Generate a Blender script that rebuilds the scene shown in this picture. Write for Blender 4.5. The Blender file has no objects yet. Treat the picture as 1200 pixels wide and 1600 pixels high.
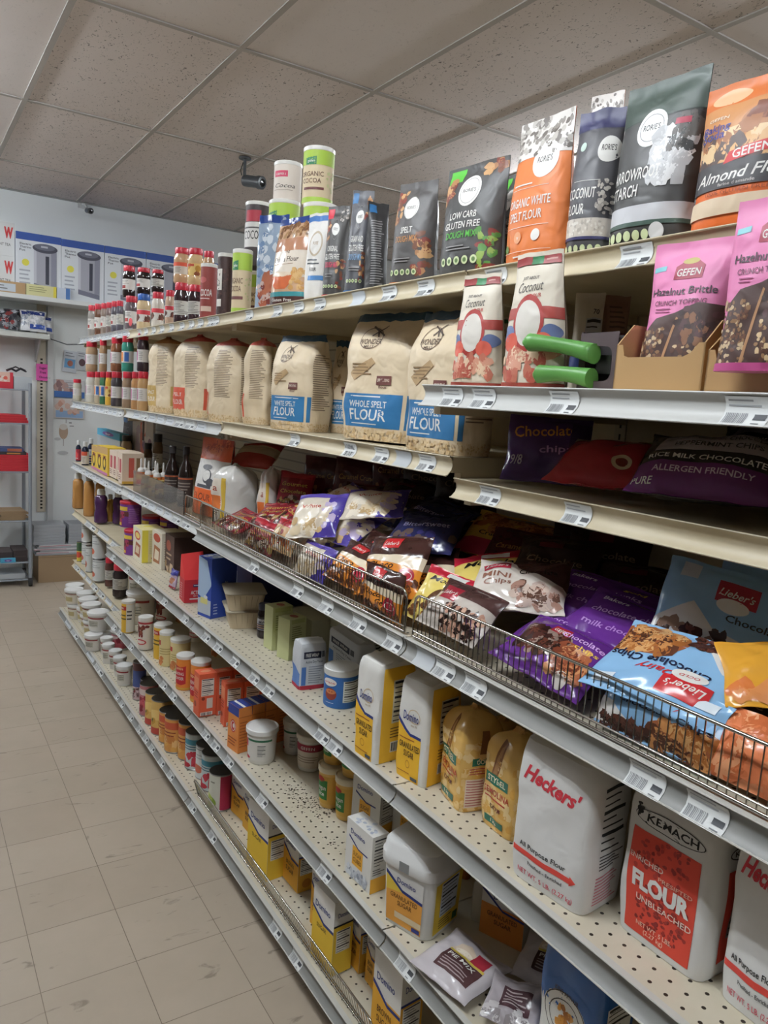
import bpy, math, random
import numpy as np
from mathutils import Matrix, Vector, Euler, geometry

S = bpy.context.scene
COL = S.collection
# ---------------------------------------------------------------- camera
FPX, YAW, PIT, ROL, EYE = 1187.06, .574124, .141712, .0655177, 1.47003
_cy, _sy, _cp, _sp, _cr, _sr = math.cos(YAW), math.sin(YAW), math.cos(PIT), math.sin(PIT), math.cos(ROL), math.sin(ROL)
FW = np.array([_sy * _cp, _cy * _cp, -_sp]); _rt = np.array([_cy, -_sy, 0.]); _up = np.cross(_rt, FW)
RT = _cr * _rt + _sr * _up; UP = -_sr * _rt + _cr * _up
O = np.array([0, 0, EYE])
cd = bpy.data.cameras.new('camera'); cam = bpy.data.objects.new('camera', cd); COL.objects.link(cam)
cd.lens = FPX / 1600 * 36; cd.sensor_width = 36; cd.sensor_fit = 'AUTO'; cd.clip_start = .02
cam.matrix_world = Matrix(((RT[0], UP[0], -FW[0], O[0]), (RT[1], UP[1], -FW[1], O[1]), (RT[2], UP[2], -FW[2], O[2]), (0, 0, 0, 1)))
S.camera = cam
# ---------------------------------------------------------------- world, lamps, exposure
W = bpy.data.worlds.new('world'); S.world = W; W.use_nodes = True
W.node_tree.nodes['Background'].inputs[0].default_value = (.8, .85, .9, 1)
W.node_tree.nodes['Background'].inputs[1].default_value = .25
S.view_settings.view_transform = 'Standard'; S.view_settings.look = 'None'
S.view_settings.exposure = 0.0; S.view_settings.gamma = 1; S.view_settings.use_curve_mapping = False
try:
    S.cycles.max_bounces = 10; S.cycles.diffuse_bounces = 5; S.cycles.use_denoising = True
    S.cycles.sample_clamp_indirect = 6
except Exception: pass
LAMP_COLOR = (.885, .945, 1, 1)
LAMPS = [(-.12, 1.15, 82, 0), (-.12, -1.2, 52, 0), (-.36, 3.75, 64, 0), (-.80, 5.35, 70, 0), (3.3, .6, 84, 0), (3.3, 3.05, 84, 0)]   # x, y, watts: ceiling fixtures with two bare tubes each; fourth added to brighten the back wall
CEIL = 2.7956; WALLY = 6.25

# ---------------------------------------------------------------- pixel helpers: where a sight line meets a real plane
def ray(px, py): return RT * (px - 600) / FPX - UP * (py - 800) / FPX + FW
def onZ(px, py, z): d = ray(px, py); return O + d * (z - EYE) / d[2]
def onX(px, py, x): d = ray(px, py); return O + d * x / d[0]
def onY(px, py, y): d = ray(px, py); return O + d * y / d[1]
def colx(px, X, z):
    k = (px - 600) / FPX; a = RT - k * FW
    return np.array([X, -(a[0] * X + a[2] * (z - EYE)) / a[1], z])
def pt(p, z): return colx(p[0], p[1], z) if p[1] < 10 else onZ(p[0], p[1], z)
def hgt(p, py):
    d = np.array(p) - O; k = (py - 800) / FPX; a = k * FW + UP
    return -(a @ d) / a[2]

# ---------------------------------------------------------------- materials
def lin(c):
    r = []
    for s in (16, 8, 0):
        v = ((c >> s) & 255) / 255
        r.append(v / 12.92 if v <= .04045 else ((v + .055) / 1.055) ** 2.4)
    y = .2126 * r[0] + .7152 * r[1] + .0722 * r[2]
    return (*[.97 * (v * .95 + y * .05) for v in r], 1)
_M = {}
KIND = dict(film=(.2, 0, .016, 17), matte=(.48, 0, .012, 22), paper=(.75, 0, .004, 26), card=(.6, 0, 0, 0), plastic=(.35, 0, 0, 0), gloss=(.12, 0, 0, 0),
            metal=(.32, 1, 0, 0), chrome=(.18, 1, 0, 0), paint=(.42, 0, 0, 0), dull=(.9, 0, 0, 0))
def M(c, k='card'):
    if (c, k) in _M: return _M[c, k]
    m = bpy.data.materials.new('%s_%06x' % (k, c)); m.use_nodes = True; nt = m.node_tree; b = nt.nodes['Principled BSDF']
    ro, me, bu, sc = KIND[k]
    b.inputs['Base Color'].default_value = lin(c); b.inputs['Roughness'].default_value = ro; b.inputs['Metallic'].default_value = me
    if bu:
        tc = nt.nodes.new('ShaderNodeTexCoord'); n = nt.nodes.new('ShaderNodeTexNoise'); n.inputs['Scale'].default_value = sc; n.inputs['Detail'].default_value = 1.2; n.inputs['Distortion'].default_value = 1.0
        bp = nt.nodes.new('ShaderNodeBump'); bp.inputs['Distance'].default_value = bu; bp.inputs['Strength'].default_value = .35
        nt.links.new(tc.outputs['Object'], n.inputs['Vector']); nt.links.new(n.outputs[0], bp.inputs['Height']); nt.links.new(bp.outputs[0], b.inputs['Normal'])
    _M[c, k] = m; return m

# ---------------------------------------------------------------- text outlines
ITALIC = {"Heckers'", 'Coconut', 'Cocoa', 'Almond Flour', 'Mocola', "Lieber's", 'Choco', 'Gel', 'Dairy'}
_T = {}
def text(s, bold=.0):
    if (s, bold) in _T: return _T[s, bold]
    c = bpy.data.curves.new('t', 'FONT'); c.body = s; c.resolution_u = 2; c.offset = bold; c.align_x = 'CENTER'; c.shear = .32 if s in ITALIC else 0
    o = bpy.data.objects.new('t', c); COL.objects.link(o); dg = bpy.context.evaluated_depsgraph_get()
    me = o.evaluated_get(dg).to_mesh()
    V = np.array([v.co[:2] for v in me.vertices]).reshape(-1, 2); F = [tuple(p.vertices) for p in me.polygons]
    o.evaluated_get(dg).to_mesh_clear(); bpy.data.objects.remove(o); bpy.data.curves.remove(c)
    if len(V):
        V[:, 0] -= (V[:, 0].max() + V[:, 0].min()) / 2
        V = V / .7
    _T[s, bold] = (V, F); return V, F

def refine(V, F, sx, sy, lim):
    """split triangles until no edge is longer than lim (in metres: x times sx, y times sy)"""
    V = [tuple(p) for p in V]; out = []; st = []
    for f in F:
        for k in range(1, len(f) - 1): st.append((f[0], f[k], f[k + 1], 0))
    mid = {}
    def m(a, b):
        k = (a, b) if a < b else (b, a)
        if k not in mid: mid[k] = len(V); V.append(((V[a][0] + V[b][0]) / 2, (V[a][1] + V[b][1]) / 2))
        return mid[k]
    while st:
        a, b, c, d = st.pop(); L = [math.hypot((V[p][0] - V[q][0]) * sx, (V[p][1] - V[q][1]) * sy) for p, q in ((a, b), (b, c), (c, a))]
        k = L.index(max(L))
        if L[k] <= lim or d > 9: out.append((a, b, c)); continue
        if k == 0: e = m(a, b); st += [(a, e, c, d + 1), (e, b, c, d + 1)]
        elif k == 1: e = m(b, c); st += [(a, b, e, d + 1), (a, e, c, d + 1)]
        else: e = m(c, a); st += [(a, b, e, d + 1), (e, b, c, d + 1)]
    return V, out
# ---------------------------------------------------------------- geometry accumulator
class G:
    def __init__(s, k='card'): s.v = []; s.f = []; s.m = []; s.mats = []; s.k = k; s.n = 0
    def mi(s, c, k=None):
        m = c if not isinstance(c, int) else M(c, k or s.k)
        if m not in s.mats: s.mats.append(m)
        return s.mats.index(m)
    def add(s, V, F, c, k=None):
        i = s.mi(c, k); b = s.n; V = np.asarray(V, float).reshape(-1, 3); s.v.append(V); s.n += len(V)
        for f in F: s.f.append(tuple(b + a for a in f)); s.m.append(i)
        return s
    def grid(s, A, c, k=None, flip=False):
        nv, nu = A.shape[:2]; F = []
        for j in range(nv - 1):
            for i in range(nu - 1):
                a = j * nu + i; q = (a, a + 1, a + nu + 1, a + nu); F.append(q[::-1] if flip else q)
        return s.add(A.reshape(-1, 3), F, c, k)
    def box(s, x0, x1, y0, y1, z0, z1, c, k=None):
        V = [(x, y, z) for z in (z0, z1) for y in (y0, y1) for x in (x0, x1)]
        return s.add(V, [(0, 2, 3, 1), (4, 5, 7, 6), (0, 1, 5, 4), (2, 6, 7, 3), (0, 4, 6, 2), (1, 3, 7, 5)], c, k)
    def lathe(s, prof, c, k=None, n=28, cx=0, cy=0, cap=True):
        V = []; F = []
        for r, z in prof: V += [(cx + r * math.cos(2 * math.pi * i / n), cy + r * math.sin(2 * math.pi * i / n), z) for i in range(n)]
        for j in range(len(prof) - 1):
            for i in range(n): F.append((j * n + i, j * n + (i + 1) % n, (j + 1) * n + (i + 1) % n, (j + 1) * n + i))
        if cap: F.append(tuple(range(n))[::-1]); F.append(tuple((len(prof) - 1) * n + i for i in range(n)))
        return s.add(V, F, c, k)
    def tube(s, pts, r, c, k=None, n=6):
        P = [np.array(p, float) for p in pts]; V = []; F = []
        for i, p in enumerate(P):
            d = P[min(i + 1, len(P) - 1)] - P[max(i - 1, 0)]; d /= np.linalg.norm(d) + 1e-12
            a = np.cross(d, (0, 0, 1) if abs(d[2]) < .9 else (1, 0, 0)); a /= np.linalg.norm(a); b = np.cross(d, a)
            V += [p + r * (a * math.cos(2 * math.pi * q / n) + b * math.sin(2 * math.pi * q / n)) for q in range(n)]
        for i in range(len(P) - 1):
            for q in range(n): F.append((i * n + q, i * n + (q + 1) % n, (i + 1) * n + (q + 1) % n, (i + 1) * n + q))
        F.append(tuple(range(n))[::-1]); F.append(tuple((len(P) - 1) * n + q for q in range(n)))
        return s.add(V, F, c, k)
    # printing on a surface grid A (rows bottom to top, columns viewer-left to right); x in -1..1, y in 0..1
    def prt(s, A, items, k=None, seed=0, off=.0005):
        nv, nu = A.shape[:2]
        N = np.zeros_like(A); dx = np.gradient(A, axis=1); dy = np.gradient(A, axis=0); N = np.cross(dx, dy); N /= np.linalg.norm(N, axis=2, keepdims=True) + 1e-12
        Wd = np.linalg.norm(np.diff(A[nv // 2], axis=0), axis=1).sum(); Hd = np.linalg.norm(np.diff(A[:, nu // 2], axis=0), axis=1).sum()
        R = random.Random(seed); LIM = max(.008, min(Wd / (nu - 1), Hd / (nv - 1)) * 1.1)
        def ev(xy, lay):
            xy = np.asarray(xy, float).reshape(-1, 2); u = np.clip((xy[:, 0] + 1) / 2, 0, 1) * (nu - 1); v = np.clip(xy[:, 1], 0, 1) * (nv - 1)
            i = np.minimum(u.astype(int), nu - 2); j = np.minimum(v.astype(int), nv - 2); a = (u - i)[:, None]; b = (v - j)[:, None]
            f = lambda Q: Q[j, i] * (1 - a) * (1 - b) + Q[j, i + 1] * a * (1 - b) + Q[j + 1, i] * (1 - a) * b + Q[j + 1, i + 1] * a * b
            return f(A) + f(N) * (off + .0001 * lay)
        def rect(x0, y0, x1, y1, c, L):
            xs = sorted({x0, x1, *[t for t in np.linspace(-1, 1, nu) if x0 < t < x1]}); ys = sorted({y0, y1, *[t for t in np.linspace(0, 1, nv) if y0 < t < y1]})
            X, Y = np.meshgrid(xs, ys); B = ev(np.stack([X.ravel(), Y.ravel()], 1), L).reshape(len(ys), len(xs), 3); s.grid(B, c, k)
        def ell(cx, cy, rx, ry, c, L, n=26, inner=0, wob=0):
            V = []; F = []; nr = max(2, min(9, int(max(rx * Wd / 2, ry * Hd) / max(.007, LIM)) + 1)); rad = list(np.linspace(inner or .02, 1, nr + 1))
            w = [1 + wob * R.uniform(-1, 1) for _ in range(n)]
            for q in rad: V += [(cx + rx * q * w[i] * math.cos(2 * math.pi * i / n), cy + ry * q * w[i] * math.sin(2 * math.pi * i / n)) for i in range(n)]
            for j in range(nr):
                for i in range(n): F.append((j * n + i, j * n + n + i, j * n + n + (i + 1) % n, j * n + (i + 1) % n)[::1])
            if not inner: F.append(tuple(range(n)))
            s.add(ev(V, L), F, c, k)
        for L, it in enumerate(items):
            t = it[0]; a = it[1:]
            if t == 'r': rect(*a[:4], a[4], L)
            elif t == 'e': ell(a[0], a[1], a[2], a[3], a[4], L)
            elif t == 'o': ell(a[0], a[1], a[2], a[3], a[4], L, inner=a[5] if len(a) > 5 else .85)
            elif t == 'c': ry = a[2] * Wd / 2 / Hd; ell(a[0], a[1], a[2], ry, a[3], L)
            elif t == 't':
                st, cx, cy, h, c = a[:5]; w = a[5] if len(a) > 5 else 0; rot = a[6] if len(a) > 6 else 0; bold = a[7] if len(a) > 7 else .012
                V, F = text(st, bold)
                if not len(V): continue
                Q = V * (h * Hd); tw = Q[:, 0].max() - Q[:, 0].min()
                if w: Q[:, 0] *= w * Wd / 2 / tw
                co, si = math.cos(rot), math.sin(rot); Q = np.stack([Q[:, 0] * co - Q[:, 1] * si, Q[:, 0] * si + Q[:, 1] * co], 1)
                Q = np.stack([cx + Q[:, 0] / (Wd / 2), cy + Q[:, 1] / Hd], 1)
                if nu > 7 and h * Hd > .006: Q, F = refine(Q, F, Wd / 2, Hd, LIM)
                s.add(ev(Q, L), F, c, k)
            elif t == 'b':   # lines of small print
                x0, y0, x1, y1, n, c = a[:6]; p = (y1 - y0) / n
                for i in range(n):
                    e = x0 + (x1 - x0) * R.uniform(.6, 1); rect(x0, y1 - (i + .62) * p, e, y1 - (i + .25) * p, c, L)
            elif t == 'n':   # a facts panel: white ground, rules and small print
                x0, y0, x1, y1 = a[:4]; rect(x0, y0, x1, y1, a[4] if len(a) > 4 else 0xE4E2DA, L); n = 9; p = (y1 - y0) / n; m = (x1 - x0) * .06
                for i in range(n):
                    b = .5 if i in (0, 3, 6) else .22
                    e = x1 - m if i in (0, 3, 6) else x0 + (x1 - x0) * R.uniform(.55, .94)
                    rect(x0 + m, y1 - (i + .5 + b / 2) * p, e, y1 - (i + .5 - b / 2) * p, 0x2A2A2C, L + 1)
            elif t == '|':   # barcode
                x0, y0, x1, y1, c = a[:5]; n = 13; q = (x1 - x0) / n
                for i in range(n): rect(x0 + i * q, y0, x0 + i * q + q * R.uniform(.25, .75), y1, c, L)
            elif t == 's':   # scattered pieces (nuts, chips, crumbs)
                x0, y0, x1, y1, n, r, *cs = a
                for i in range(n): ell(R.uniform(x0, x1), R.uniform(y0, y1), r * R.uniform(.6, 1.2), r * R.uniform(.6, 1.2) * Wd / 2 / Hd, cs[i % len(cs)], L + .02 * i, n=8, wob=.25)
            elif t == 'p':
                pts = a[0]; tri = geometry.tessellate_polygon([[Vector((x, y, 0)) for x, y in pts]])
                ar = sum(pts[i][0] * pts[(i + 1) % len(pts)][1] - pts[(i + 1) % len(pts)][0] * pts[i][1] for i in range(len(pts)))
                F = []
                for q in tri:
                    (x0, y0), (x1, y1), (x2, y2) = pts[q[0]], pts[q[1]], pts[q[2]]
                    F.append(tuple(q) if (x1 - x0) * (y2 - y0) - (x2 - x0) * (y1 - y0) > 0 else tuple(q)[::-1])
                V, F = refine(pts, F, Wd / 2, Hd, LIM); s.add(ev(V, L), F, a[1], k)
        return s
    def mesh(s, name, smooth=35):
        me = bpy.data.meshes.new(name); V = np.concatenate(s.v) if s.v else np.zeros((0, 3))
        me.from_pydata(V.tolist(), [], s.f); me.materials.clear()
        for m in s.mats: me.materials.append(m)
        me.polygons.foreach_set('material_index', s.m)
        if smooth:
            me.polygons.foreach_set('use_smooth', [True] * len(s.f)); me.set_sharp_from_angle(angle=math.radians(smooth))
        me.update(); return me

# ---------------------------------------------------------------- objects
def link(name, me, parent=None, label=None):
    o = bpy.data.objects.new(name, me); COL.objects.link(o); o.parent = parent
    if label: o['label'] = label
    return o
def tag(o, label, cat, group=None, kind=None):
    if label: o['label'] = label
    if cat: o['category'] = cat
    if group: o['group'] = group
    if kind: o['kind'] = kind
    return o
def struct(name, g, smooth=0):
    o = link(name, g.mesh(name, smooth)); o['kind'] = 'structure'; return o
def put(name, parts, loc, yaw, label, cat, group=None, tilt=None, roll=0):
    """one thing; parts = [(part name, mesh)] or [(part name, mesh, [sub-parts])]; a single part is the thing itself"""
    if len(parts) == 1: r = link(name, parts[0][1])
    else:
        r = bpy.data.objects.new(name, None); COL.objects.link(r); r.empty_display_size = .03
        for p in parts:
            c = link(p[0], p[1], r)
            for q in (p[2] if len(p) > 2 else ()): link(q[0], q[1], c)
    mt = Matrix.Rotation(yaw, 4, 'Z')
    if tilt: mt = mt @ Matrix.Rotation(-tilt, 4, 'X')
    if roll: mt = mt @ Matrix.Rotation(roll, 4, 'Y')
    r.matrix_world = Matrix.Translation(Vector([float(v) for v in loc])) @ mt
    return tag(r, label, cat, group)
_C = {}
def memo(f):
    def g(*a):
        k = (f.__name__,) + tuple(tuple(x) if isinstance(x, list) else x for x in a)
        if k not in _C: _C[k] = f(*a)
        return _C[k]
    return g
def spot(z, L, R, d):
    """base of a thing whose front lower corners are seen at L and R on the plane z: (centre, width, yaw)"""
    a, b = pt(L, z), pt(R, z); e = b - a; w = float(np.hypot(e[0], e[1])); y = math.atan2(e[1], e[0])
    c = (a + b) / 2 + np.array([-math.sin(y), math.cos(y), 0]) * d / 2; c[2] = z
    return c, w, y
# ================================================================ shapes of packages (local: front faces -Y, base at z 0)
def _nz(U, V, seed, n=7, lo=.4, hi=2.4):
    R = random.Random(seed); Z = np.zeros_like(U)
    for _ in range(n):
        a, b, p = R.uniform(-hi, hi), R.uniform(-hi, hi), R.uniform(0, 6.3); Z += np.sin(3.14 * (a * U + b * V * 1.6) + p) / n
    for _ in range(3):
        a, b, p = R.uniform(-hi, hi), R.uniform(-hi, hi), R.uniform(0, 6.3); Z += (.55 - np.abs(np.sin(1.9 * (a * U + b * V * 1.5) + p))) / 4
    return Z
def _crease(U, V, seed, n=7):
    R = random.Random(seed * 3 + 1); Z = np.zeros_like(U)
    for _ in range(n):
        an, f, p = R.uniform(0, 3.14), R.uniform(2., 4.6), R.uniform(0, 6.3)
        t = np.sin(f * (math.cos(an) * U + math.sin(an) * V * 1.7) + p + .7 * np.sin(2.2 * V * 2 + p * 3 + U)); Z += (1 - np.abs(t)) ** 2.2 * R.choice((-1, 1, 1))
    return Z / 2.2
def pouch(w, h, d, seed=1, pillow=False, cr=.004, nu=18, nv=24, crease=0., taper=1.):
    """front and back grids of a flat-sealed bag"""
    U, V = np.meshgrid(np.linspace(-1, 1, nu), np.linspace(0, 1, nv))
    if pillow: pr = np.sin(np.pi * np.clip((V - .05) / .9, 0, 1)) ** .55
    else: pr = np.clip(1 - (V / .93) ** 2.4, 0, 1) ** .75 * (1 - .22 * np.exp(-V / .06))
    sd = np.clip(1 - np.abs(U) ** 2.8, 0, 1) ** .6
    t = d / 2 * pr * sd + .0012
    X = w / 2 * U * (1 - .05 * pr - .02 * np.sin(V * 9 + seed))
    nf, nb = _nz(U, V, seed), _nz(U, V, seed + 50)
    mk = (1 - np.abs(U) ** 6)
    wav = _nz(U * .8, V * .5, seed + 9, 4, .2, 1.2) * cr * 1.5
    rs = random.Random(seed); X = X * (1 - (1 - taper) * V); X = X + w * rs.uniform(-.05, .05) * V ** 1.6; cv = 0 if pillow else h * rs.uniform(-.03, .05) * V ** 2
    F = np.stack([X, cv - t + cr * nf * mk * (.35 + .65 * pr) + wav * V, h * V + .003 * nf * V], 2)
    B = np.stack([X, cv + t + cr * nb * mk * (.35 + .65 * pr) + wav * V, h * V + .003 * nf * V], 2)
    if crease: F[:, :, 1] += crease * _crease(U, V, seed) * (1 - np.abs(U) ** 8); B[:, :, 1] += crease * _crease(U, V, seed + 7) * (1 - np.abs(U) ** 8)
    B[:, 0] = F[:, 0] * [1, 1, 1] + [0, .0012, 0]; B[:, -1] = F[:, -1] + [0, .0012, 0]; B[-1] = F[-1] + [0, .0012, 0]
    if pillow: B[0] = F[0] + [0, .0012, 0]
    return F, B
def bag(g, F, B, c, k=None, cb=None):
    g.grid(F, c, k); g.grid(B, cb or c, k, flip=True)
    n = F.shape[1]; bot = np.stack([F[0], B[0]]); g.grid(bot, cb or c, k, flip=True)
    return g
def sack(w, d, h, seed=1, top='fold', cr=.003, bulge=.05, n=7, sq=8, nv=20, crease=0.):
    """paper or foil block bag: wrap grid plus closing top; returns dict of surface grids"""
    nf, ns = 12, 9
    q = [(-1 + 2 * i / nf, -1) for i in range(nf)] + [(1, -1 + 2 * i / ns) for i in range(ns)] + [(1 - 2 * i / nf, 1) for i in range(nf)] + [(-1, 1 - 2 * i / ns) for i in range(ns)] + [(-1, -1)]
    q = np.array(q, float); sc = (np.abs(q[:, 0]) ** sq + np.abs(q[:, 1]) ** sq) ** (-1 / sq); q = q * sc[:, None]
    V = np.linspace(0, 1, nv); A = np.zeros((nv, len(q), 3)); th = np.linspace(0, 6.283, len(q))
    for j, v in enumerate(V):
        b = 1 + bulge * math.sin(math.pi * min(1, v * 1.05)) ** .8 - .02 * math.exp(-v / .05); dx = b; dy = b * 1.0
        if top == 'ridge':
            e = max(0, (v - .7) / .3); dy *= max(0., 1 - e) ** .8 * .97 + .03; dx *= 1 + .04 * e
        elif top == 'fold' and v > .9:
            e = (v - .9) / .1; dx *= 1 - .05 * e * e; dy *= 1 - .12 * e * e
        elif top == 'gather':
            e = max(0, (v - .74) / .26); k = math.sqrt(max(0, 1 - e * e)) * .8 + .2; dx *= k; dy *= k
        A[j, :, 0] = q[:, 0] * w / 2 * dx; A[j, :, 1] = q[:, 1] * d / 2 * dy; A[j, :, 2] = h * v
    TH, VV = np.meshgrid(th, V); Z = _nz(np.sin(TH) * 1.3, VV, seed) + .6 * _nz(np.cos(TH) * 1.6, VV, seed + 4)
    rad = A[:, :, :2] / (np.linalg.norm(A[:, :, :2], axis=2, keepdims=True) + 1e-9)
    if crease: Z = Z + crease / cr * (_crease(np.sin(TH) * 1.2, VV, seed) + _crease(np.cos(TH) * 1.2, VV, seed + 5))
    A[:, :, :2] += rad * (Z * cr * np.clip(VV * 6, 0, 1))[:, :, None]
    if top == 'ridge':
        A[-4:, :, 2] += (_nz(q[:, 0] * 2, q[:, 0] * 0, seed + 3) * .006)[None]
    A[:, -1] = A[:, 0]
    S_ = dict(wrap=A, front=A[:, :nf + 1], right=A[:, nf:nf + ns + 1], back=A[:, nf + ns:2 * nf + ns + 1], left=A[:, 2 * nf + ns:])
    fr, bk = A[-1, :nf + 1], A[-1, nf + ns:2 * nf + ns + 1][::-1]
    T = np.stack([fr * (1 - e) + bk * e for e in np.linspace(0, 1, 8)])
    if top in ('fold', 'gather'):
        hump = np.sin(np.linspace(0, np.pi, 8))[:, None] * .05 * d; T[:, :, 2] += hump; T[3, :, 2] += .004; T[4, :, 2] -= .003
    S_['top'] = T
    return S_
def sackmesh(g, S_, c, k=None, ct=None):
    g.grid(S_['wrap'], c, k); g.grid(S_['top'], ct or c, k)
    for e in (1, -1):
        side = S_['right'][-1] if e > 0 else S_['left'][-1]
        T = S_['top'][:, -1 if e > 0 else 0]; m = min(len(side), 9)
        idx = np.linspace(0, len(side) - 1, len(T)).round().astype(int); sd = side[idx] if e > 0 else side[idx][::-1]
        g.grid(np.stack([sd, T]), ct or c, k, flip=e < 0)
    b = S_['wrap'][0, :-1]; g.add(b, [tuple(range(len(b)))[::-1]], c, k)
    return g
def carton(w, d, h, n=5):
    def gr(f, a=n, b=n): return np.array([[f(-1 + 2 * i / (a - 1), j / (b - 1)) for i in range(a)] for j in range(b)], float)
    x, y = w / 2, d / 2
    return dict(front=gr(lambda u, v: (u * x, -y, v * h)), right=gr(lambda u, v: (x, u * y, v * h)), back=gr(lambda u, v: (-u * x, y, v * h)), left=gr(lambda u, v: (-x, -u * y, v * h)),
                top=gr(lambda u, v: (u * x, -y + 2 * y * v, h)), bottom=gr(lambda u, v: (-u * x, -y + 2 * y * v, 0)))
def cartonmesh(g, S_, c, k=None, **kw):
    for n in S_: g.grid(S_[n], kw.get(n, c), k)
    return g
def cyl(r, z0, z1, half=1.9, n=25, r1=None):
    """label surface wrapped on a round pack, centred on the front"""
    r1 = r1 or r
    return np.array([[((r + (r1 - r) * v) * math.sin(half * u), -(r + (r1 - r) * v) * math.cos(half * u), z0 + (z1 - z0) * v) for u in np.linspace(-1, 1, n)] for v in np.linspace(0, 1, 7)])
def rrect(w, d, h, r, z0=0, n=6, taper=1.0):
    """rings of a rounded box, bottom to top"""
    P = []
    for cx, cy, a0 in ((1, -1, -90), (1, 1, 0), (-1, 1, 90), (-1, -1, 180)):
        for i in range(n + 1):
            a = math.radians(a0 + 90 * i / n); P.append((cx * (w / 2 - r) + r * math.cos(a), cy * (d / 2 - r) + r * math.sin(a)))
    return np.array(P)
def ringmesh(g, rings, c, k=None):
    n = len(rings[0]); V = np.concatenate(rings); F = []
    for j in range(len(rings) - 1):
        for i in range(n): F.append((j * n + i, j * n + (i + 1) % n, (j + 1) * n + (i + 1) % n, (j + 1) * n + i))
    F.append(tuple(range(n))[::-1]); F.append(tuple((len(rings) - 1) * n + i for i in range(n)))
    return g.add(V, F, c, k)
def z3(P, z, s=1): return np.column_stack([P * s, np.full(len(P), z)])
# ================================================================ room
def nodemat(name, rough=.6):
    m = bpy.data.materials.new(name); m.use_nodes = True; nt = m.node_tree; b = nt.nodes['Principled BSDF']; b.inputs['Roughness'].default_value = rough
    return m, nt, b, nt.nodes.new, nt.links.new
def ramp(nt, stops):
    r = nt.nodes.new('ShaderNodeValToRGB'); e = r.color_ramp.elements
    while len(e) < len(stops): e.new(.5)
    for q, (p, c) in zip(e, stops): q.position = p; q.color = lin(c) if isinstance(c, int) else (c, c, c, 1)
    return r
def mixc(nt, fac, a, b, mode='MIX'):
    n = nt.nodes.new('ShaderNodeMix'); n.data_type = 'RGBA'; n.blend_type = mode
    for sk, v in ((n.inputs[0], fac), (n.inputs[6], a), (n.inputs[7], b)):
        if hasattr(v, 'links') or hasattr(v, 'is_output'): nt.links.new(v, sk)
        else: sk.default_value = v
    return n.outputs[2]
# floor of nine inch vinyl tiles
TS, FOX, FOY = .2286, .264224, 1.572354
m_floor, nt, b, N, Lk = nodemat('vinyl_tile', .42)
tc = N('ShaderNodeTexCoord'); mp = N('ShaderNodeMapping'); mp.inputs['Location'].default_value = (-FOX, -FOY, 0); Lk(tc.outputs['Object'], mp.inputs[0])
br = N('ShaderNodeTexBrick'); br.offset = 0; br.inputs['Scale'].default_value = 1; br.inputs['Brick Width'].default_value = TS; br.inputs['Row Height'].default_value = TS
br.inputs['Mortar Size'].default_value = .0011; br.inputs['Mortar Smooth'].default_value = .3; br.inputs['Bias'].default_value = 0
br.inputs['Color1'].default_value = lin(0xB9AB98); br.inputs['Color2'].default_value = lin(0xB1A28F); br.inputs['Mortar'].default_value = lin(0x6E6250); Lk(mp.outputs[0], br.inputs['Vector'])
n1 = N('ShaderNodeTexNoise'); n1.inputs['Scale'].default_value = 3.2; n1.inputs['Detail'].default_value = 8; n1.inputs['Roughness'].default_value = .65; Lk(tc.outputs['Object'], n1.inputs['Vector'])
c1 = mixc(nt, ramp(nt, [(.35, .0), (.75, .45)]).outputs[0], br.outputs[0], lin(0x9C8F7D)); Lk(n1.outputs[0], nt.nodes['Color Ramp'].inputs[0])
mp2 = N('ShaderNodeMapping'); mp2.inputs['Scale'].default_value = (5, 16, 1); mp2.inputs['Rotation'].default_value = (0, 0, .7); Lk(tc.outputs['Object'], mp2.inputs[0])
n2 = N('ShaderNodeTexNoise'); n2.inputs['Scale'].default_value = 1.6; n2.inputs['Detail'].default_value = 5; n2.inputs['Distortion'].default_value = 1.2; Lk(mp2.outputs[0], n2.inputs['Vector'])
r2 = ramp(nt, [(.66, 0.), (.72, .5)]); Lk(n2.outputs[0], r2.inputs[0]); c2 = mixc(nt, r2.outputs[0], c1, lin(0x5E5444)); Lk(c2, b.inputs['Base Color'])
X0, X1, Y0 = -1.45, 4.7, -2.7
g = G(); g.add([(X0, Y0, 0), (X1, Y0, 0), (X1, WALLY, 0), (X0, WALLY, 0)], [(0, 1, 2, 3)], m_floor); struct('floor', g)
# walls
def wallmat(name, c):
    m, nt, b, N, Lk = nodemat(name, .7); t = N('ShaderNodeTexCoord'); n = N('ShaderNodeTexNoise'); n.inputs['Scale'].default_value = 1.7; n.inputs['Detail'].default_value = 6; Lk(t.outputs['Object'], n.inputs['Vector'])
    r = ramp(nt, [(.3, c), (.8, c - 0x0C0C0C)]); Lk(n.outputs[0], r.inputs[0]); Lk(r.outputs[0], b.inputs['Base Color']); return m
mw = wallmat('white_wall_paint', 0xE6EAEA)
def wallbox(n, *a): g = G(); g.box(*a, mw); struct(n, g)
wallbox('wall_back', X0, X1, WALLY, WALLY + .1, 0, CEIL + .02)
mw = wallmat('far_aisle_wall', 0x544E47); wallbox('wall_left', X0 - .1, X0, Y0, WALLY, 0, CEIL + .02); wallbox('wall_right', X1, X1 + .1, Y0, WALLY, 0, CEIL + .02); wallbox('wall_front', X0, X1, Y0 - .1, Y0, 0, CEIL + .02)
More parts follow.
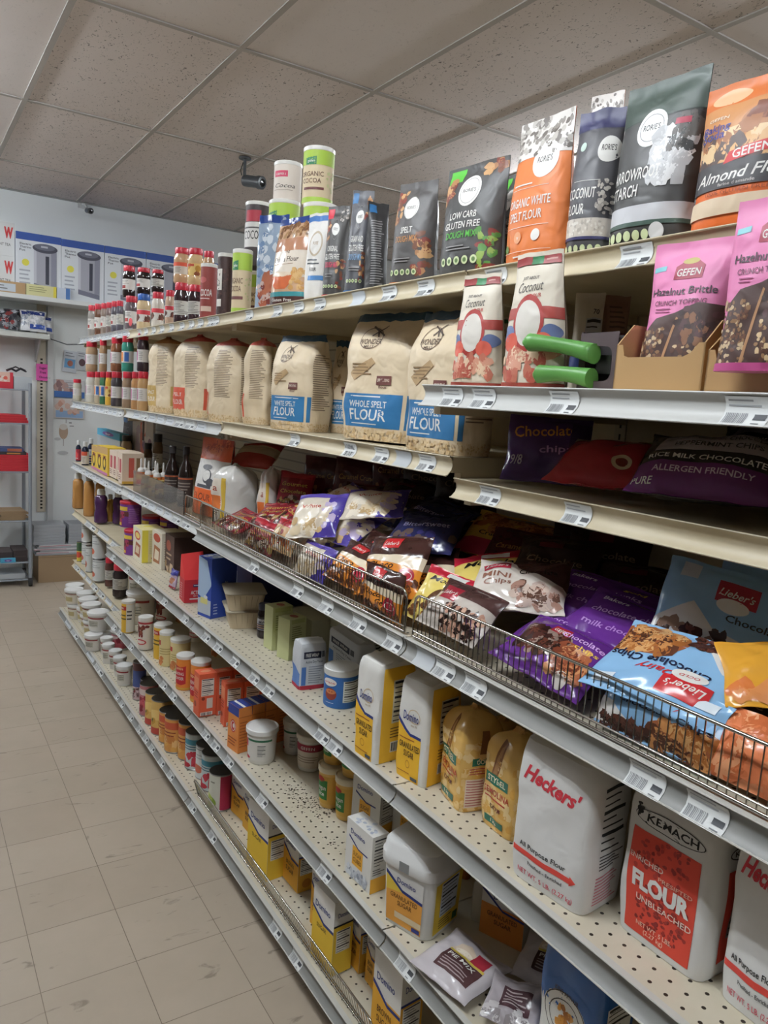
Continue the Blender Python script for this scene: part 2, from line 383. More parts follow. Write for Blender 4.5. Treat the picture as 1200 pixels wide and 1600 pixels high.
# dropped ceiling: two by four foot panels in T bars
GX, GY, GOX, GOY = .6096, 1.2192, .550346, 3.032787
def tilemat(name, c, fiss):
    m, nt, b, N, Lk = nodemat(name, .9); t = N('ShaderNodeTexCoord'); mp = N('ShaderNodeMapping'); mp.inputs['Scale'].default_value = (55, 30, 1); Lk(t.outputs['Object'], mp.inputs[0])
    n = N('ShaderNodeTexNoise'); n.inputs['Scale'].default_value = 1.35; n.inputs['Detail'].default_value = 2.5; n.inputs['Distortion'].default_value = 1.6; Lk(mp.outputs[0], n.inputs['Vector'])
    r = ramp(nt, [(.33, .75 if fiss else .12), (.37, 0.)]); Lk(n.outputs[0], r.inputs[0])
    n3 = N('ShaderNodeTexNoise'); n3.inputs['Scale'].default_value = 1.3; n3.inputs['Detail'].default_value = 4; Lk(t.outputs['Object'], n3.inputs['Vector'])
    r3 = ramp(nt, [(.3, c), (.75, c - 0x0D0E10)]); Lk(n3.outputs[0], r3.inputs[0])
    cc = mixc(nt, r.outputs[0], r3.outputs[0], lin(0x4A443E)); Lk(cc, b.inputs['Base Color'])
    bp = N('ShaderNodeBump'); bp.inputs['Distance'].default_value = .002; bp.inputs['Strength'].default_value = .4; bp.invert = True; Lk(r.outputs[0], bp.inputs['Height']); Lk(bp.outputs[0], b.inputs['Normal'])
    return m
mt_f = tilemat('fissured_ceiling_panel', 0xE8DEDA, 1); mt_s = tilemat('smooth_ceiling_panel', 0xEBE3E0, 0); mt_b = M(0xB4AEA8, 'dull')
g = G(); bars = []
for i in range(-5, 8):
    for j in range(-6, 4):
        xa, xb, ya, yb = max(X0, GOX + i * GX), min(X1, GOX + i * GX + GX), max(Y0, GOY + j * GY), min(WALLY, GOY + j * GY + GY)
        if xb <= xa or yb <= ya: continue
        sm = (i, j) in ((1, -1), (0, -1), (-1, 0), (-1, 1), (3, -2), (0, -2), (1, -2))
        g.add([(xa, ya, CEIL + .006), (xa, yb, CEIL + .006), (xb, yb, CEIL + .006), (xb, ya, CEIL + .006)], [(0, 1, 2, 3)], mt_s if sm else mt_f)
struct('ceiling', g)
g = G()
for i in range(-3, 8):
    x = GOX + i * GX
    if X0 < x < X1: g.box(x - .012, x + .012, Y0, WALLY, CEIL, CEIL + .005, mt_b)
for j in range(-5, 4):
    y = GOY + j * GY
    if Y0 < y < WALLY: g.box(X0, X1, y - .012, y + .012, CEIL - .0006, CEIL + .005, mt_b)
g.box(X0, X1, WALLY - .02, WALLY, CEIL - .004, CEIL + .005, M(0x8E8C88, 'paint'))
struct('trim_1', g)

m_tube = bpy.data.materials.new('lit_tube'); m_tube.use_nodes = True; _b = m_tube.node_tree.nodes['Principled BSDF']; _b.inputs['Emission Color'].default_value = LAMP_COLOR; _b.inputs['Base Color'].default_value = (.9, .9, .9, 1)
for k, (x, y, e, _) in enumerate(LAMPS):
    r = bpy.data.objects.new('ceiling_lamp', None); COL.objects.link(r); r.location = (x, y, CEIL); tag(r, 'white ceiling lamp with two bare lit tubes, ' + ('over the aisle by the goods', 'over the aisle behind the camera', 'over the aisle before the wheeled cart', 'added near the cart to brighten the wall', 'over the next aisle near its middle', 'over the next aisle by the back wall')[k], 'lamp', 'ceiling lamps')
    g = G('paint'); g.box(-.11, .11, -.61, .61, -.05, -.001, 0xE4E4E2); link('housing', g.mesh('housing', 0), r)
    mm = m_tube
    if e != LAMPS[0][2]: mm = m_tube.copy()
    mm.node_tree.nodes['Principled BSDF'].inputs['Emission Strength'].default_value = e / (math.pi * 2 * 2 * math.pi * .016 * 1.16)
    for sx in (-.06, .06): g = G(); g.tube([(sx, -.58, -.078), (sx, .58, -.078)], .016, mm, n=12); link('tube', g.mesh('tube', 60), r)
# ================================================================ gondola
XB = 1.34
YB = [-.085, 1.14, 2.355, 3.57, 4.78]
def deckmat(name, c, holes):
    m, nt, b, N, Lk = nodemat(name, .45); t = N('ShaderNodeTexCoord')
    n = N('ShaderNodeTexNoise'); n.inputs['Scale'].default_value = 9; n.inputs['Detail'].default_value = 7; Lk(t.outputs['Object'], n.inputs['Vector'])
    r = ramp(nt, [(.3, c), (.72, c - 0x0E1014)]); Lk(n.outputs[0], r.inputs[0]); out = r.outputs[0]
    if holes:
        sx = N('ShaderNodeSeparateXYZ'); Lk(t.outputs['Object'], sx.inputs[0])
        def mth(op, a, bb=None):
            q = N('ShaderNodeMath'); q.operation = op
            for s_, v in zip(q.inputs, (a, bb)):
                if v is None: continue
                if isinstance(v, (int, float)): s_.default_value = v
                else: Lk(v, s_)
            return q.outputs[0]
        P = .0254
        row = mth('FLOOR', mth('DIVIDE', sx.outputs[0], P)); off = mth('MULTIPLY', mth('MODULO', row, 2.), P / 2)
        fx = mth('SUBTRACT', mth('MODULO', sx.outputs[0], P), P / 2); fy = mth('SUBTRACT', mth('MODULO', mth('ADD', mth('ADD', sx.outputs[1], 10), off), P), P / 2)
        d = mth('SQRT', mth('ADD', mth('MULTIPLY', fx, fx), mth('MULTIPLY', fy, fy))); h = mth('MULTIPLY', mth('LESS_THAN', d, .0030), mth('LESS_THAN', sx.outputs[0], .915))
        out = mixc(nt, h, out, lin(0x2A2118))
    Lk(out, b.inputs['Base Color']); return m
CREAM = 0xD0C8B4
mdeck = deckmat('perforated_cream_deck', CREAM, True); mcream = deckmat('cream_enamel', 0xCCC0A4, False); msilver = M(0x83837F, 'paint'); mgrey = M(0xC2C2BE, 'paint')
ends = ['bay beside the almond flour', 'bay with the basket of purple bags', 'bay with the kraft flour bags', 'bay by the back wall']
levels = {5: 'topmost', 5.5: 'second highest', 4: 'second highest', 4.5: 'third highest', 3: 'basket level', 2: 'open sugar level', 1: 'lower middle', 0: 'bottom'}
def chan(X, z, c):   # concave price channel profile, top to bottom
    return [(X, z + .001), (X + .003, z - .003), (X + .0075, z - .010), (X + .0085, z - .017), (X + .006, z - .025), (X - .001, z - .032), (X - .006, z - .0355)]
SH = {}
def tagmesh(kind, w, X, z, yc):
    pr = chan(X, z, 0); pr = pr[1:] if kind != 'strip' else pr[1:-1]
    A = np.array([[(x - .0016, yc + w / 2 - w * u, zz) for u in (0, .5, 1)] for x, zz in pr[::-1]])
    g = G('card'); g.grid(A, {'clear': 0xC3C8CC, 'strip': 0xC9CDD1, 'dim': 0xB4B8BB}.get(kind, 0xDCDEDC)); B = A.copy(); B[:, :, 0] += .0008; g.grid(B, 0xD0D0CC, flip=True)
    s = int(yc * 1e4) & 1023
    if kind == 'tag': g.prt(A, [('b', -.85, .62, .8, .95, 2, 0xA0A2A4), ('|', -.9, .12, .1, .48, 0x8A8C8E), ('r', .36, .28, .9, .46, 0x3A3C40), ('b', .4, .04, .9, .2, 1, 0x77797C)], seed=s, off=.0004)
    elif kind == 'strip': g.prt(A, [('r', -1, 0, -.93, 1, 0x33383C), ('b', -.7, .15, .8, .9, 2, 0x9AA0A4)], seed=s, off=.0004)
    elif kind == 'note': g.prt(A, [('t', 'WONDER MILLS', -.1, .58, .3, 0x77787A, 1.6), ('t', 'DELICATELY', .1, .15, .3, 0x44464A, 1.4)], seed=s, off=.0004)
    return g.mesh('price_tag')
def shelf(level, bay, X, z, lip, deck, tags=()):
    y0, y1 = YB[bay] + .002, YB[bay + 1] - .002
    n = 'gondola_shelf'; r = bpy.data.objects.new(n, None); COL.objects.link(r); r.location = (0, 0, 0)
    tag(r, '%s %s shelf of the %s' % (levels[level], 'silver edged' if lip is msilver else 'pale edged', ends[bay]), 'shelf', 'gondola shelves')
    g = G(); g.box(X + .009, XB - .004, y0, y1, z - .030, z, deck)
    if level: g.box(X + .03, XB - .01, y0, y0 + .02, z - .05, z - .030, mcream); g.box(X + .03, XB - .01, y1 - .02, y1, z - .05, z - .030, mcream)
    link('deck', g.mesh('deck', 0), r)
    p = chan(X, z, 0); g = G()
    A = np.array([[(x, y, zz) for y in (y1, y0)] for x, zz in p[::-1]]); g.grid(A, lip)
    B = np.array([[(x + .002 if i else x + .004, y, zz) for y in (y1, y0)] for i, (x, zz) in enumerate(p[::-1])]); g.grid(B, lip, flip=True)
    rimc = M(0xC2C0B8, 'paint') if lip is msilver else lip; g.grid(np.array([[(X, y1, z + .001), (X, y0, z + .001)], [(X + .012, y1, z + .0005), (X + .012, y0, z + .0005)]]), rimc); g.tube([(X - .0055, y1, z - .0355), (X - .0055, y0, z - .0355)], .0016, rimc); g.tube([(X + .001, y1, z + .0003), (X + .001, y0, z + .0003)], .0016, rimc)
    for e, y in ((0, y1), (1, y0)): g.grid(np.stack([A[:, e], B[:, e]], 1), lip, flip=not e)
    link('price_channel', g.mesh('price_channel', 50), r)
    for k in tags:
        if len(k) == 2: kind, px = k; w = .056 if kind != 'strip' else .085; yc = colx(px, X, z - .016)[1]
        else: kind, yc, w = k
        if y0 + w / 2 < yc < y1 - w / 2: link('price_tag', tagmesh(kind, w, X, z, yc), r)
    SH[level, bay] = (X, z); return r
T = lambda *p: [('tag', q) for q in p]
def strips(y0, y1, st, sk=0):
    R = random.Random(int(y0 * 100 + y1)); o = []; y = y0
    while y < y1:
        if R.random() > sk: o.append((R.choice(('strip', 'strip', 'tag')), y, st * .8))
        y += st
    return o
# level, bay, front X, top Z, lip, deck, tags
shelf(5, 0, .882, 1.718, mcream, mcream, T(990, 771) + [('clear', 712)])
shelf(5, 1, .880, 1.718, mcream, mcream, T(662, 605, 497, 464, 431, 387) + [('clear', 557)])
shelf(5, 2, .882, 1.718, mcream, mcream, T(335, 327, 311, 297, 282, 266, 251, 238, 226, 216))
shelf(5, 3, .900, 1.730, mgrey, mcream, strips(3.64, 4.74, .09))
shelf(5.5, 0, .800, 1.507, mgrey, mcream, T(703, 752, 877, 1164) + [('clear', 672)])
shelf(4, 1, .878, 1.378, mcream, mcream, T(458, 593, 664) + [('note', 544, ), ('dim', 627)])
shelf(4, 2, .872, 1.370, mgrey, mcream, strips(2.42, 3.5, .12, .15))
shelf(4, 3, .862, 1.366, mgrey, mcream, strips(3.64, 4.74, .09))
shelf(4.5, 0, .888, 1.338, mcream, mcream, T(762, 899))
shelf(3, 0, .800, 1.034, msilver, mdeck, T(692, 739, 1007, 1101) + [('dim', 661)])
shelf(3, 1, .800, 1.034, msilver, mdeck, T(395, 463, 508, 558, 612))
shelf(3, 2, .862, 1.018, mgrey, mcream, strips(2.42, 3.5, .11, .1))
shelf(3, 3, .866, 1.010, mgrey, mcream, strips(3.64, 4.74, .09))
shelf(2, 0, .800, .735, msilver, mdeck)
shelf(2, 1, .800, .735, msilver, mdeck, T(321, 340, 366, 396, 419, 502, 522))
shelf(2, 2, .800, .735, msilver, mdeck, T(198, 236, 288, 176, 216, 256))
shelf(2, 3, .876, .728, mcream, mcream, strips(3.7, 4.6, .3))
shelf(1, 0, .800, .425, msilver, mdeck, T(632))
shelf(1, 1, .800, .425, msilver, mdeck, T(321, 336, 357, 409, 506))
shelf(1, 2, .800, .425, msilver, mdeck, T(204, 222, 239, 255, 270, 296, 186, 178))
shelf(1, 3, .876, .415, mcream, mcream, strips(3.7, 4.7, .16))
shelf(0, 0, .800, .125, msilver, mdeck, T(497, 540))
shelf(0, 1, .800, .125, msilver, mdeck, T(300, 331, 430, 462))
shelf(0, 2, .800, .125, msilver, mdeck, T(182, 190, 204, 217, 227, 237, 252, 266))
shelf(0, 3, .800, .125, msilver, mdeck, strips(3.7, 4.7, .2, .2))
mline, nt, b, N, Lk = nodemat('grooved_cream_panel', .5)
t_ = N('ShaderNodeTexCoord'); wv = N('ShaderNodeTexWave'); wv.bands_direction = 'Z'; wv.inputs['Scale'].default_value = 8; Lk(t_.outputs['Object'], wv.inputs['Vector'])
rr = ramp(nt, [(.0, 0x8E8674), (.12, 0xC4BBA4)]); Lk(wv.outputs[0], rr.inputs[0]); Lk(rr.outputs[0], b.inputs['Base Color'])
for bay in range(4):
    y0, y1 = YB[bay], YB[bay + 1]
    r = bpy.data.objects.new('gondola_bay', None); COL.objects.link(r)
    tag(r, 'cream panel, post and plinth of the ' + ends[bay], 'shelf back', 'gondola backs')
    g = G(); g.box(XB, XB + .02, y0 + .0125, y1 - .0185, .02, 1.73, mline if bay >= 2 else mcream); link('panel', g.mesh('panel', 0), r)
    g = G(); g.box(XB - .003, XB + .03, y1 - .018, y1 + .012, 0, 1.76, M(0xB9B09A, 'paint'))
    for k in range(60): g.box(XB - .0034, XB - .003, y1 - .006, y1 - .001, .15 + k * .026, .163 + k * .026, 0x201A14)
    link('upright', g.mesh('upright', 0), r)
    g = G(); g.box(.90, .915, y0 + .001, y1 - .001, 0, .088, M(0x4A443C, 'paint')); link('plinth', g.mesh('plinth', 0), r)  # plinth set back and coloured dark to deepen the shade under the lip
# wire fences along the basket shelf and the bottom shelf
def fence(X, ya, yb, z, h, label, lean=0., st=.0125):
    r = bpy.data.objects.new('wire_shelf_fence', None); COL.objects.link(r); tag(r, label, 'wire fence', 'wire fences')
    m = M(0xB8B4AC, 'chrome'); g = G(); q = .018; L = lambda zz: X - lean * (zz - z)
    pts = [(L(z), ya, z + .004), (L(z + h - q), ya, z + h - q)] + [(L(z + h), ya + q * (1 - math.cos(a)), z + h - q + q * math.sin(a)) for a in (.5, 1.05, 1.57)]
    pts += [(L(z + h), yb - q * (1 - math.cos(a)), z + h - q + q * math.sin(a)) for a in (1.57, 1.05, .5)] + [(L(z + h - q), yb, z + h - q), (L(z), yb, z + .004), (L(z), ya, z + .004)]
    g.tube(pts, .0026, m, n=8); g.tube([(L(z), ya, z + .014), (L(z), yb, z + .014)], .0018, m); link('rail', g.mesh('rail', 60), r)
    g = G(); n = int((yb - ya) / st)
    for i in range(1, n): y = ya + (yb - ya) * i / n; g.tube([(L(z) + .002, y, z + .003), (L(z + h) + .002, y, z + h)], .00115, m, n=5)
    w = link('wires', g.mesh('wires', 60), r)
fence(.812, 1.155, 2.33, 1.036, .085, 'long silver wire fence holding in the maroon and purple candy bags')
fence(.812, -.06, 1.128, 1.036, .085, 'silver wire fence holding in the light blue bags')
fence(.868, 2.37, 2.66, 1.02, .08, 'short silver wire fence below the orange flour bag')
fence(.824, 1.16, 2.30, .127, .07, 'silver wire fence on the bottom shelf before the yellow sugar cartons', .25)
fence(.824, -.06, 1.125, .127, .07, 'silver wire fence on the bottom shelf below the brown sugar carton', .25)
g = G('gloss'); g.box(.868, .872, 2.68, 3.38, 1.0185, 1.11, M(0xD0C8C2, 'gloss')); mac = M(0xD0C8C2, 'gloss')
mac.node_tree.nodes['Principled BSDF'].inputs['Transmission Weight'].default_value = .95; mac.node_tree.nodes['Principled BSDF'].inputs['IOR'].default_value = 1.2; mac.node_tree.nodes['Principled BSDF'].inputs['Roughness'].default_value = .08
tag(link('shelf_divider', g.mesh('shelf_divider', 0)), 'smoky clear plastic shelf divider before the dark syrup bottles', 'shelf divider')
# ================================================================ printed fronts (x -1..1, y 0..1)
WH, NAVY, RED, PINK, GOLD, BLK, KRAFT, GREEN = 0xE4E2DC, 0x27357C, 0xC4272C, 0xE87FB4, 0xF2B41E, 0x1E1C1C, 0xD8C2A0, 0x2F7F46
def rori(top, lines, acc, foot=None, extra=()):
    o = [*extra, ('c', .02, .74, .36, WH), ('o', .02, .74, .30, .115, 0x8A8784, .96), ('t', "RORIE'S", .02, .728, .03, 0x4A4644, .42)]
    y = .50
    for s_, c in lines: o.append(('t', s_, -.02, y, .058, c, min(1.2, .115 * len(s_)))); y -= .085
    for i in range(5): o += [('c', -.55 + .26 * i, .135, .095, 0xCBD6A6), ('c', -.55 + .26 * i, .135, .05, 0x5C7A44)]
    o.append(('b', -.45, .22, .4, .27, 2, 0x8F8C8A))
    if foot: o.append(('r', -1, 0, 1, .05, foot))
    return o
def food(x0, y0, x1, y1, seed=0, n=16, r=.12): return ('s', x0, y0, x1, y1, n, r, 0xA9764A, 0x6E3F28, 0xC79A68, 0x7C2F22)
STY = {
 'red': (0x454342, rori(0, [('ORIGINAL', WH), ('GLUTEN FREE', WH), ('DOUGH MIX', 0xD23A5C)], RED, 0xD8333A, [('r', -.95, .86, -.4, .97, 0xD23A4A), food(-.9, .62, -.5, .82), food(.45, .12, .85, .42), ('s', .3, .84, .9, .98, 14, .1, 0xB8B0A8, 0x6E6862)])),
 'blue': (0x4E4E53, rori(0, [('GRAIN AND', WH), ('GLUTEN FREE', WH), ('DOUGH MIX', 0x7FA6CC)], 0, 0x2F6FA8, [('r', -.9, .87, -.4, .97, 0x2C6EA4), food(.4, .14, .85, .4), food(.4, .72, .9, .95)])),
 'spelt': (0x4C4948, rori(0, [('SPELT', WH), ('DOUGH MIX', 0xC08348)], 0, 0xC77B40, [food(-.9, .6, -.45, .9, 0, 22), food(.35, .12, .9, .55, 0, 26)])),
 'green': (0x3E3D3C, rori(0, [('LOW CARB', WH), ('GLUTEN FREE', WH), ('DOUGH MIX', 0x53B23C)], 0, None, [('r', -.85, .85, -.35, .97, 0x4FB52E), food(.35, .88, .95, .98, 0, 12), food(-.98, .66, -.6, .86), ('s', .55, .05, .95, .4, 22, .09, 0x4E8A3A, 0x7E2B22, 0x89A848)])),
 'backside': (0x2C2B2B, [('b', -.8, .1, .4, .8, 26, 0x8A8888), ('r', -.9, .88, -.2, .97, 0x2C6EA4)]),
 'orange': (0xE07A34, [('r', -1, .72, 1, 1, 0xD9D4CE), ('s', -.98, .73, .98, .99, 90, .09, 0x6A625C, 0x8E8780, 0xB8B2AA), ('c', .35, .69, .42, WH), ('t', "RORIE'S", .35, .67, .04, 0x3A3634, .5), ('r', -.7, .51, .6, .513, WH), ('b', -.6, .525, .5, .55, 1, WH), ('t', 'ORGANIC WHITE', 0, .385, .06, WH, 1.35), ('t', 'SPELT FLOUR', -.05, .295, .06, WH, 1.1),
   ('r', -.75, .25, .7, .253, WH), ('c', -.2, .185, .13, 0xE8A070), ('t', 'v', -.2, .17, .03, WH), ('c', .4, .185, .13, WH), ('r', -.8, .09, .8, .093, WH), ('b', -.35, .045, .35, .07, 1, WH), ('c', -.62, .12, .09, 0x6E8A4A)]),
 'coco': (0x47464A, [('r', -1, .86, 1, 1, 0x2E2F55), ('c', .62, .71, .40, WH), ('t', "RORIE'S", .62, .70, .04, 0x3A3634, .5), ('c', -.45, .74, .14, 0xB8CCC0), ('r', -.6, .5, .5, .503, WH), ('t', 'COCONUT', -.2, .385, .07, WH, 1.2), ('t', 'FLOUR', -.4, .28, .07, WH, .8), ('r', -1, .13, 1, .25, 0xCFC6BA), ('s', -1, .14, 1, .24, 60, .05, 0xB8AFA4, 0xE0DAD0), ('r', -1, .11, 1, .13, 0x34345E), ('s', .45, .28, .95, .5, 40, .06, 0xC9C2B8, 0xA8A098)] + [('c', -.75 + .28 * i, .055, .1, 0xCBD6A6) for i in range(6)]),
 'arrow': (0x3B3A39, [('r', -1, .76, 1, 1, 0x39473F), ('r', -1, .755, 1, .762, 0x22302A), ('c', -.05, .70, .36, 0xE9E9E6), ('o', -.05, .70, .29, .085, 0x77777A, .95), ('t', "RORIE'S", -.05, .685, .035, 0x333333, .42), ('s', .1, .38, .8, .66, 60, .16, 0xC9C9CA, 0xE2E2E2, 0xB4B4B6), ('s', .5, .5, .95, .72, 30, .1, 0x2A2A2A, 0x55504C), ('r', .5, .68, .8, .715, 0xA83048), ('t', 'ARROWROOT', -.25, .40, .07, WH, 1.25), ('t', 'STARCH', -.48, .30, .07, WH, .75), ('r', -1, .15, 1, .245, 0xC6C6CA), ('r', -1, .125, 1, .15, 0x3C5248), ('c', .45, .085, .16, 0xCFCFCF)] + [('c', -.9 + .22 * i, .075, .09, 0xCBD6A6) for i in range(6)]),
 'almond': (0xE06A20, [('r', -1, .38, 1, 1, 0xC98A50), ('r', -1, .84, 1, 1, 0xCF6C26), ('e', -.45, .90, .4, .055, 0xE0B58A), ('e', .55, .70, .6, .1, 0xA86A38), ('e', .55, .73, .5, .06, 0x6A3A24), ('s', .1, .7, .95, .77, 24, .11, 0x8A4F30, 0x6E3820), ('s', -.95, .42, .9, .66, 40, .17, 0xE0C090, 0x9C6236, 0x4A3630, 0xD8A870), ('t', 'GEFEN', -.55, .745, .022, 0xF2E4D0, .45), ('t', 'Baking', -.55, .67, .05, 0x3A3F8C, .62), ('t', 'Soda', -.58, .615, .055, 0x3A3F8C, .52), ('r', -1, .27, 1, .44, 0x3C3A3C), ('p', [(-.22, .425), (.72, .475), (.80, .55), (-.14, .50)], RED), ('t', 'GEFEN', .29, .458, .058, WH, .68, .06), ('t', 'Almond Flour', .15, .32, .072, WH, 1.9, .02), ('t', 'farine d amande', .1, .285, .02, 0xC9C4C0, .7), ('t', '100% GLUTEN FREE', .1, .235, .022, 0x8A3A10, 1.2), ('r', -1, .105, 1, .215, 0xDCC6A8), ('b', -.75, .02, .7, .045, 1, 0x8A3A10)]),
 'brittle': (0xE685B6, [('r', -.9, .80, -.55, .835, 0x7FC4CE), ('p', [(-.28, .73), (.42, .73), (.42, .82), (.2, .865), (-.05, .865), (-.28, .82)], 0x9C2440), ('e', .05, .855, .2, .022, 0xB9A858), ('t', 'GEFEN', .07, .752, .05, WH, .58), ('t', 'Hazelnut Brittle', .02, .625, .05, 0x352330, 1.65), ('t', 'CRUNCH TOPPING', .0, .555, .033, 0x6A2448, 1.35), ('b', -.6, .50, -.1, .54, 2, 0xA04878), ('p', [(-.98, .0), (.98, 0), (.98, .55), (.5, .56), (.0, .5), (-.5, .47), (-.75, .40), (-.9, .2)], 0x4A3430), ('s', -.92, .02, -.2, .4, 120, .05, 0xC8AE88, 0x8E6A48, 0x6A4634), ('s', .1, .04, .95, .28, 60, .06, 0xD8BC90, 0x9A7650, 0x5A3A2C), ('p', [(-.3, .02), (-.22, .02), (.1, .46), (.05, .47)], 0xB98A60), ('s', .1, .3, .95, .52, 30, .1, 0x3A2826, 0x54383A, 0x8A6044), ('r', -1, 0, 1, .045, 0xC24E8C)]),
 'whitecoco': (0xDDD3C0, [('t', 'JUST ABOUT', -.1, .79, .022, 0x4A4440, .7), ('t', 'Coconut', -.05, .70, .075, 0x3A3634, 1.0, .04, -.004), ('t', 'FLOUR', .2, .655, .028, 0xB84038, .4), ('r', -1, .50, 1, .585, 0xA23A30), ('e', 0, .47, .56, .21, 0xA8342E), ('e', 0, .47, .46, .17, 0xDCD6CC), ('e', -.72, .40, .24, .06, 0x6E7EA8), ('e', .74, .40, .24, .06, 0x5E6E98), ('e', -.55, .33, .26, .07, 0xD8604C), ('e', .55, .33, .26, .07, 0xD8604C), ('s', -.8, .08, .8, .26, 26, .18, 0xD89A80, 0xC0705A, 0xE8C8A8, 0xB85848), ('r', -1, 0, 1, .035, 0x9C3A2E), ('r', -.95, .90, .95, .965, 0x8E2A2A), ('r', -.2, .90, .3, .965, 0x2E7A4A), ('b', .4, .915, .85, .95, 1, 0xD8A8A0)]),
 'quinoa': (0xCDA684, [('r', -1, .93, 1, 1, 0x27407E), ('s', -.9, .78, .9, .92, 60, .1, 0x8A6240, 0xB08A60, 0x6E4A30), ('r', -1, .60, 1, .76, 0xB88466), ('r', -1, .33, 1, .62, 0xE4D8C8), ('t', 'pereg', 0, .60, .03, 0x6A4A38, .4), ('t', 'Quinoa Flour', -.02, .50, .055, 0x3A2A22, 1.45), ('b', -.7, .465, .7, .48, 1, 0x9A7A60), ('p', [(-.7, .36), (.55, .36), (.42, .25), (.2, .2), (-.35, .2), (-.58, .26)], 0xCC6A40), ('e', -.08, .36, .62, .028, 0xE6D2B8), ('s', .45, .2, .9, .42, 26, .1, 0xD8B078, 0xC89858), ('r', -1, .12, 1, .17, 0x3E8C92), ('r', -1, 0, 1, .12, 0x4E3430), ('t', 'Gluten Free', 0, .07, .03, WH, 1.1)]),
 'bluetop': (0xE2DED8, [('r', -1, .91, 1, .97, 0x3E72B4), ('e', .1, .66, .6, .14, 0xB8A890), ('e', .1, .66, .5, .115, 0xE2DED8), ('t', 'RORIE', .1, .65, .035, 0x8A6A40, .5), ('b', -.5, .42, .8, .5, 2, 0x55585C), ('t', 'FLOUR', .1, .36, .04, 0x3A3A3C, .7), ('r', -.3, .26, 1, .31, 0x4E86C0)]),
 'foilblue': (0x8FA0B4, [('r', -1, .92, 1, 1, 0x27407E), ('e', .1, .3, .6, .16, 0xB06A50), ('s', -.8, .05, .8, .3, 24, .2, 0xA86048, 0x7A3A34, 0xC8B0A8), ('r', -1, 0, 1, .04, 0x2A2A34), ('s', -.9, .4, .9, .9, 22, .24, 0xC8D0D8, 0x6E86A6)]),
 'tan': (0x8A6A58, [('r', -1, .5, 1, .62, 0x7A2E2A), ('b', -.6, .65, .6, .9, 5, 0x5A4438)]),
 'nutri': (0xD5CDBE, [('r', -1, .36, -.1, .50, 0xA03A34), ('r', -1, .25, -.1, .36, 0x2C3E78), ('t', '70', .55, .78, .05, BLK, .4), ('n', -.05, .2, .95, .74, 0xB9BCC4)]),
 # lying candy bags
 'chips_blue': (0x8CBCE4, [('e', .55, .25, .62, .22, 0x9C5A34), ('s', .1, .08, .95, .42, 46, .14, 0xC98A4E, 0xA8662E, 0x5A3424, 0xD8A468), ('p', [(-1, .05), (-.2, .03), (-.35, .22), (-.7, .42), (-1, .45)], 0xE4E0DA), ('s', -.95, .03, .0, .22, 40, .08, 0x4A2A22, 0x5E3428, 0x3A201A), ('t', 'Dairy', .1, .60, .075, RED, .62, .05), ('t', 'Chocolate Chips', .15, .49, .085, 0x1E2440, 1.55, .0, .02), ('r', -.75, .65, -.05, .85, RED), ('t', "Lieber's", -.4, .70, .075, WH, .58), ('e', -.38, .60, .26, .075, WH), ('t', 'OCLD', -.38, .585, .04, RED, .3), ('r', .55, .8, .85, .93, 0xDCE6EE)]),
 'chips_blue_b': (0x8CBCE4, [('p', [(-1, .05), (.9, .03), (.6, .28), (.0, .34), (-.4, .55), (-1, .3)], 0xD8D6D4), ('s', -.9, .03, .9, .3, 80, .09, 0x4A2A22, 0x6A4034, 0x3A201A, 0x8A6A58), ('r', -.1, .62, .55, .85, 0xA8283A), ('t', "Lieber's", .22, .69, .08, WH, .56), ('e', .2, .60, .26, .075, WH), ('r', -.75, .78, -.45, .95, 0xC8D4E0), ('t', 'Chocolate', .6, .45, .07, BLK, .9)]),
 'purple': (0x5E2A80, [('r', -.8, .30, .1, .75, 0x3A1E1C), ('s', -.8, .3, .15, .74, 46, .11, 0x4A2822, 0x2A1614, 0x8E7A70, 0x5E3428), ('r', -.35, .7, .05, .84, 0x9C2430), ('t', 'GEFEN', -.15, .735, .06, WH, .3), ('s', .2, .2, .85, .6, 40, .13, 0xA8603C, 0x6E3420, 0xC88A5A, 0x8E4A30), ('c', .55, .14, .14, 0xD8D0C8), ('t', 'Chocolate', .35, .72, .08, 0xD8A8E8, .9), ('t', 'chips', .55, .62, .06, 0xE8C04A, .5)]),
 'purple_b': (0x622C86, [('t', 'chocolate chunks', 0, .6, .09, 0xC9A0DE, 1.5, .08), ('t', 'milk chocolate', 0, .35, .08, 0xB888D2, 1.3, .05), ('t', 'gold', .5, .8, .06, 0xE8C04A, .4), ('t', 'Bakers', -.5, .8, .07, 0xE2D4EA, .5)]),
 'maroon': (0x8E1C2C, [('t', 'Gourmet', 0, .60, .1, 0xD8B050, 1.5), ('t', 'Chocolate', 0, .42, .09, 0xD8B050, 1.5), ('s', -.9, .05, .9, .32, 40, .12, 0x5A2A20, 0xA88A4A, 0x3E1A18, 0xD0C0B0), ('r', -.9, .82, .9, .96, 0xB82838)]),
 'cream_purple': (0xD8CCBA, [('p', [(.1, 0), (1, 0), (1, 1), (.3, 1), (.55, .5)], 0x4E3F98), ('r', -1, .88, 1, 1, 0x5A4AA2), ('e', -.3, .5, .5, .2, 0xEADFCC), ('s', -.8, .1, .5, .4, 24, .16, 0xE4D0AC, 0xC8A878, 0xF0E4D0), ('t', 'White', -.2, .6, .09, 0xB84A40, .8), ('s', .3, .2, .9, .7, 10, .16, 0xD8C8B0, 0xC0B0D0)]),
 'cream_red': (0xD2A878, [('r', -1, .75, 1, 1, 0xA8202C), ('s', -.9, .1, .9, .6, 50, .14, 0xE4C898, 0xC07038, 0x8A2A2A, 0xE8E0D8)]),
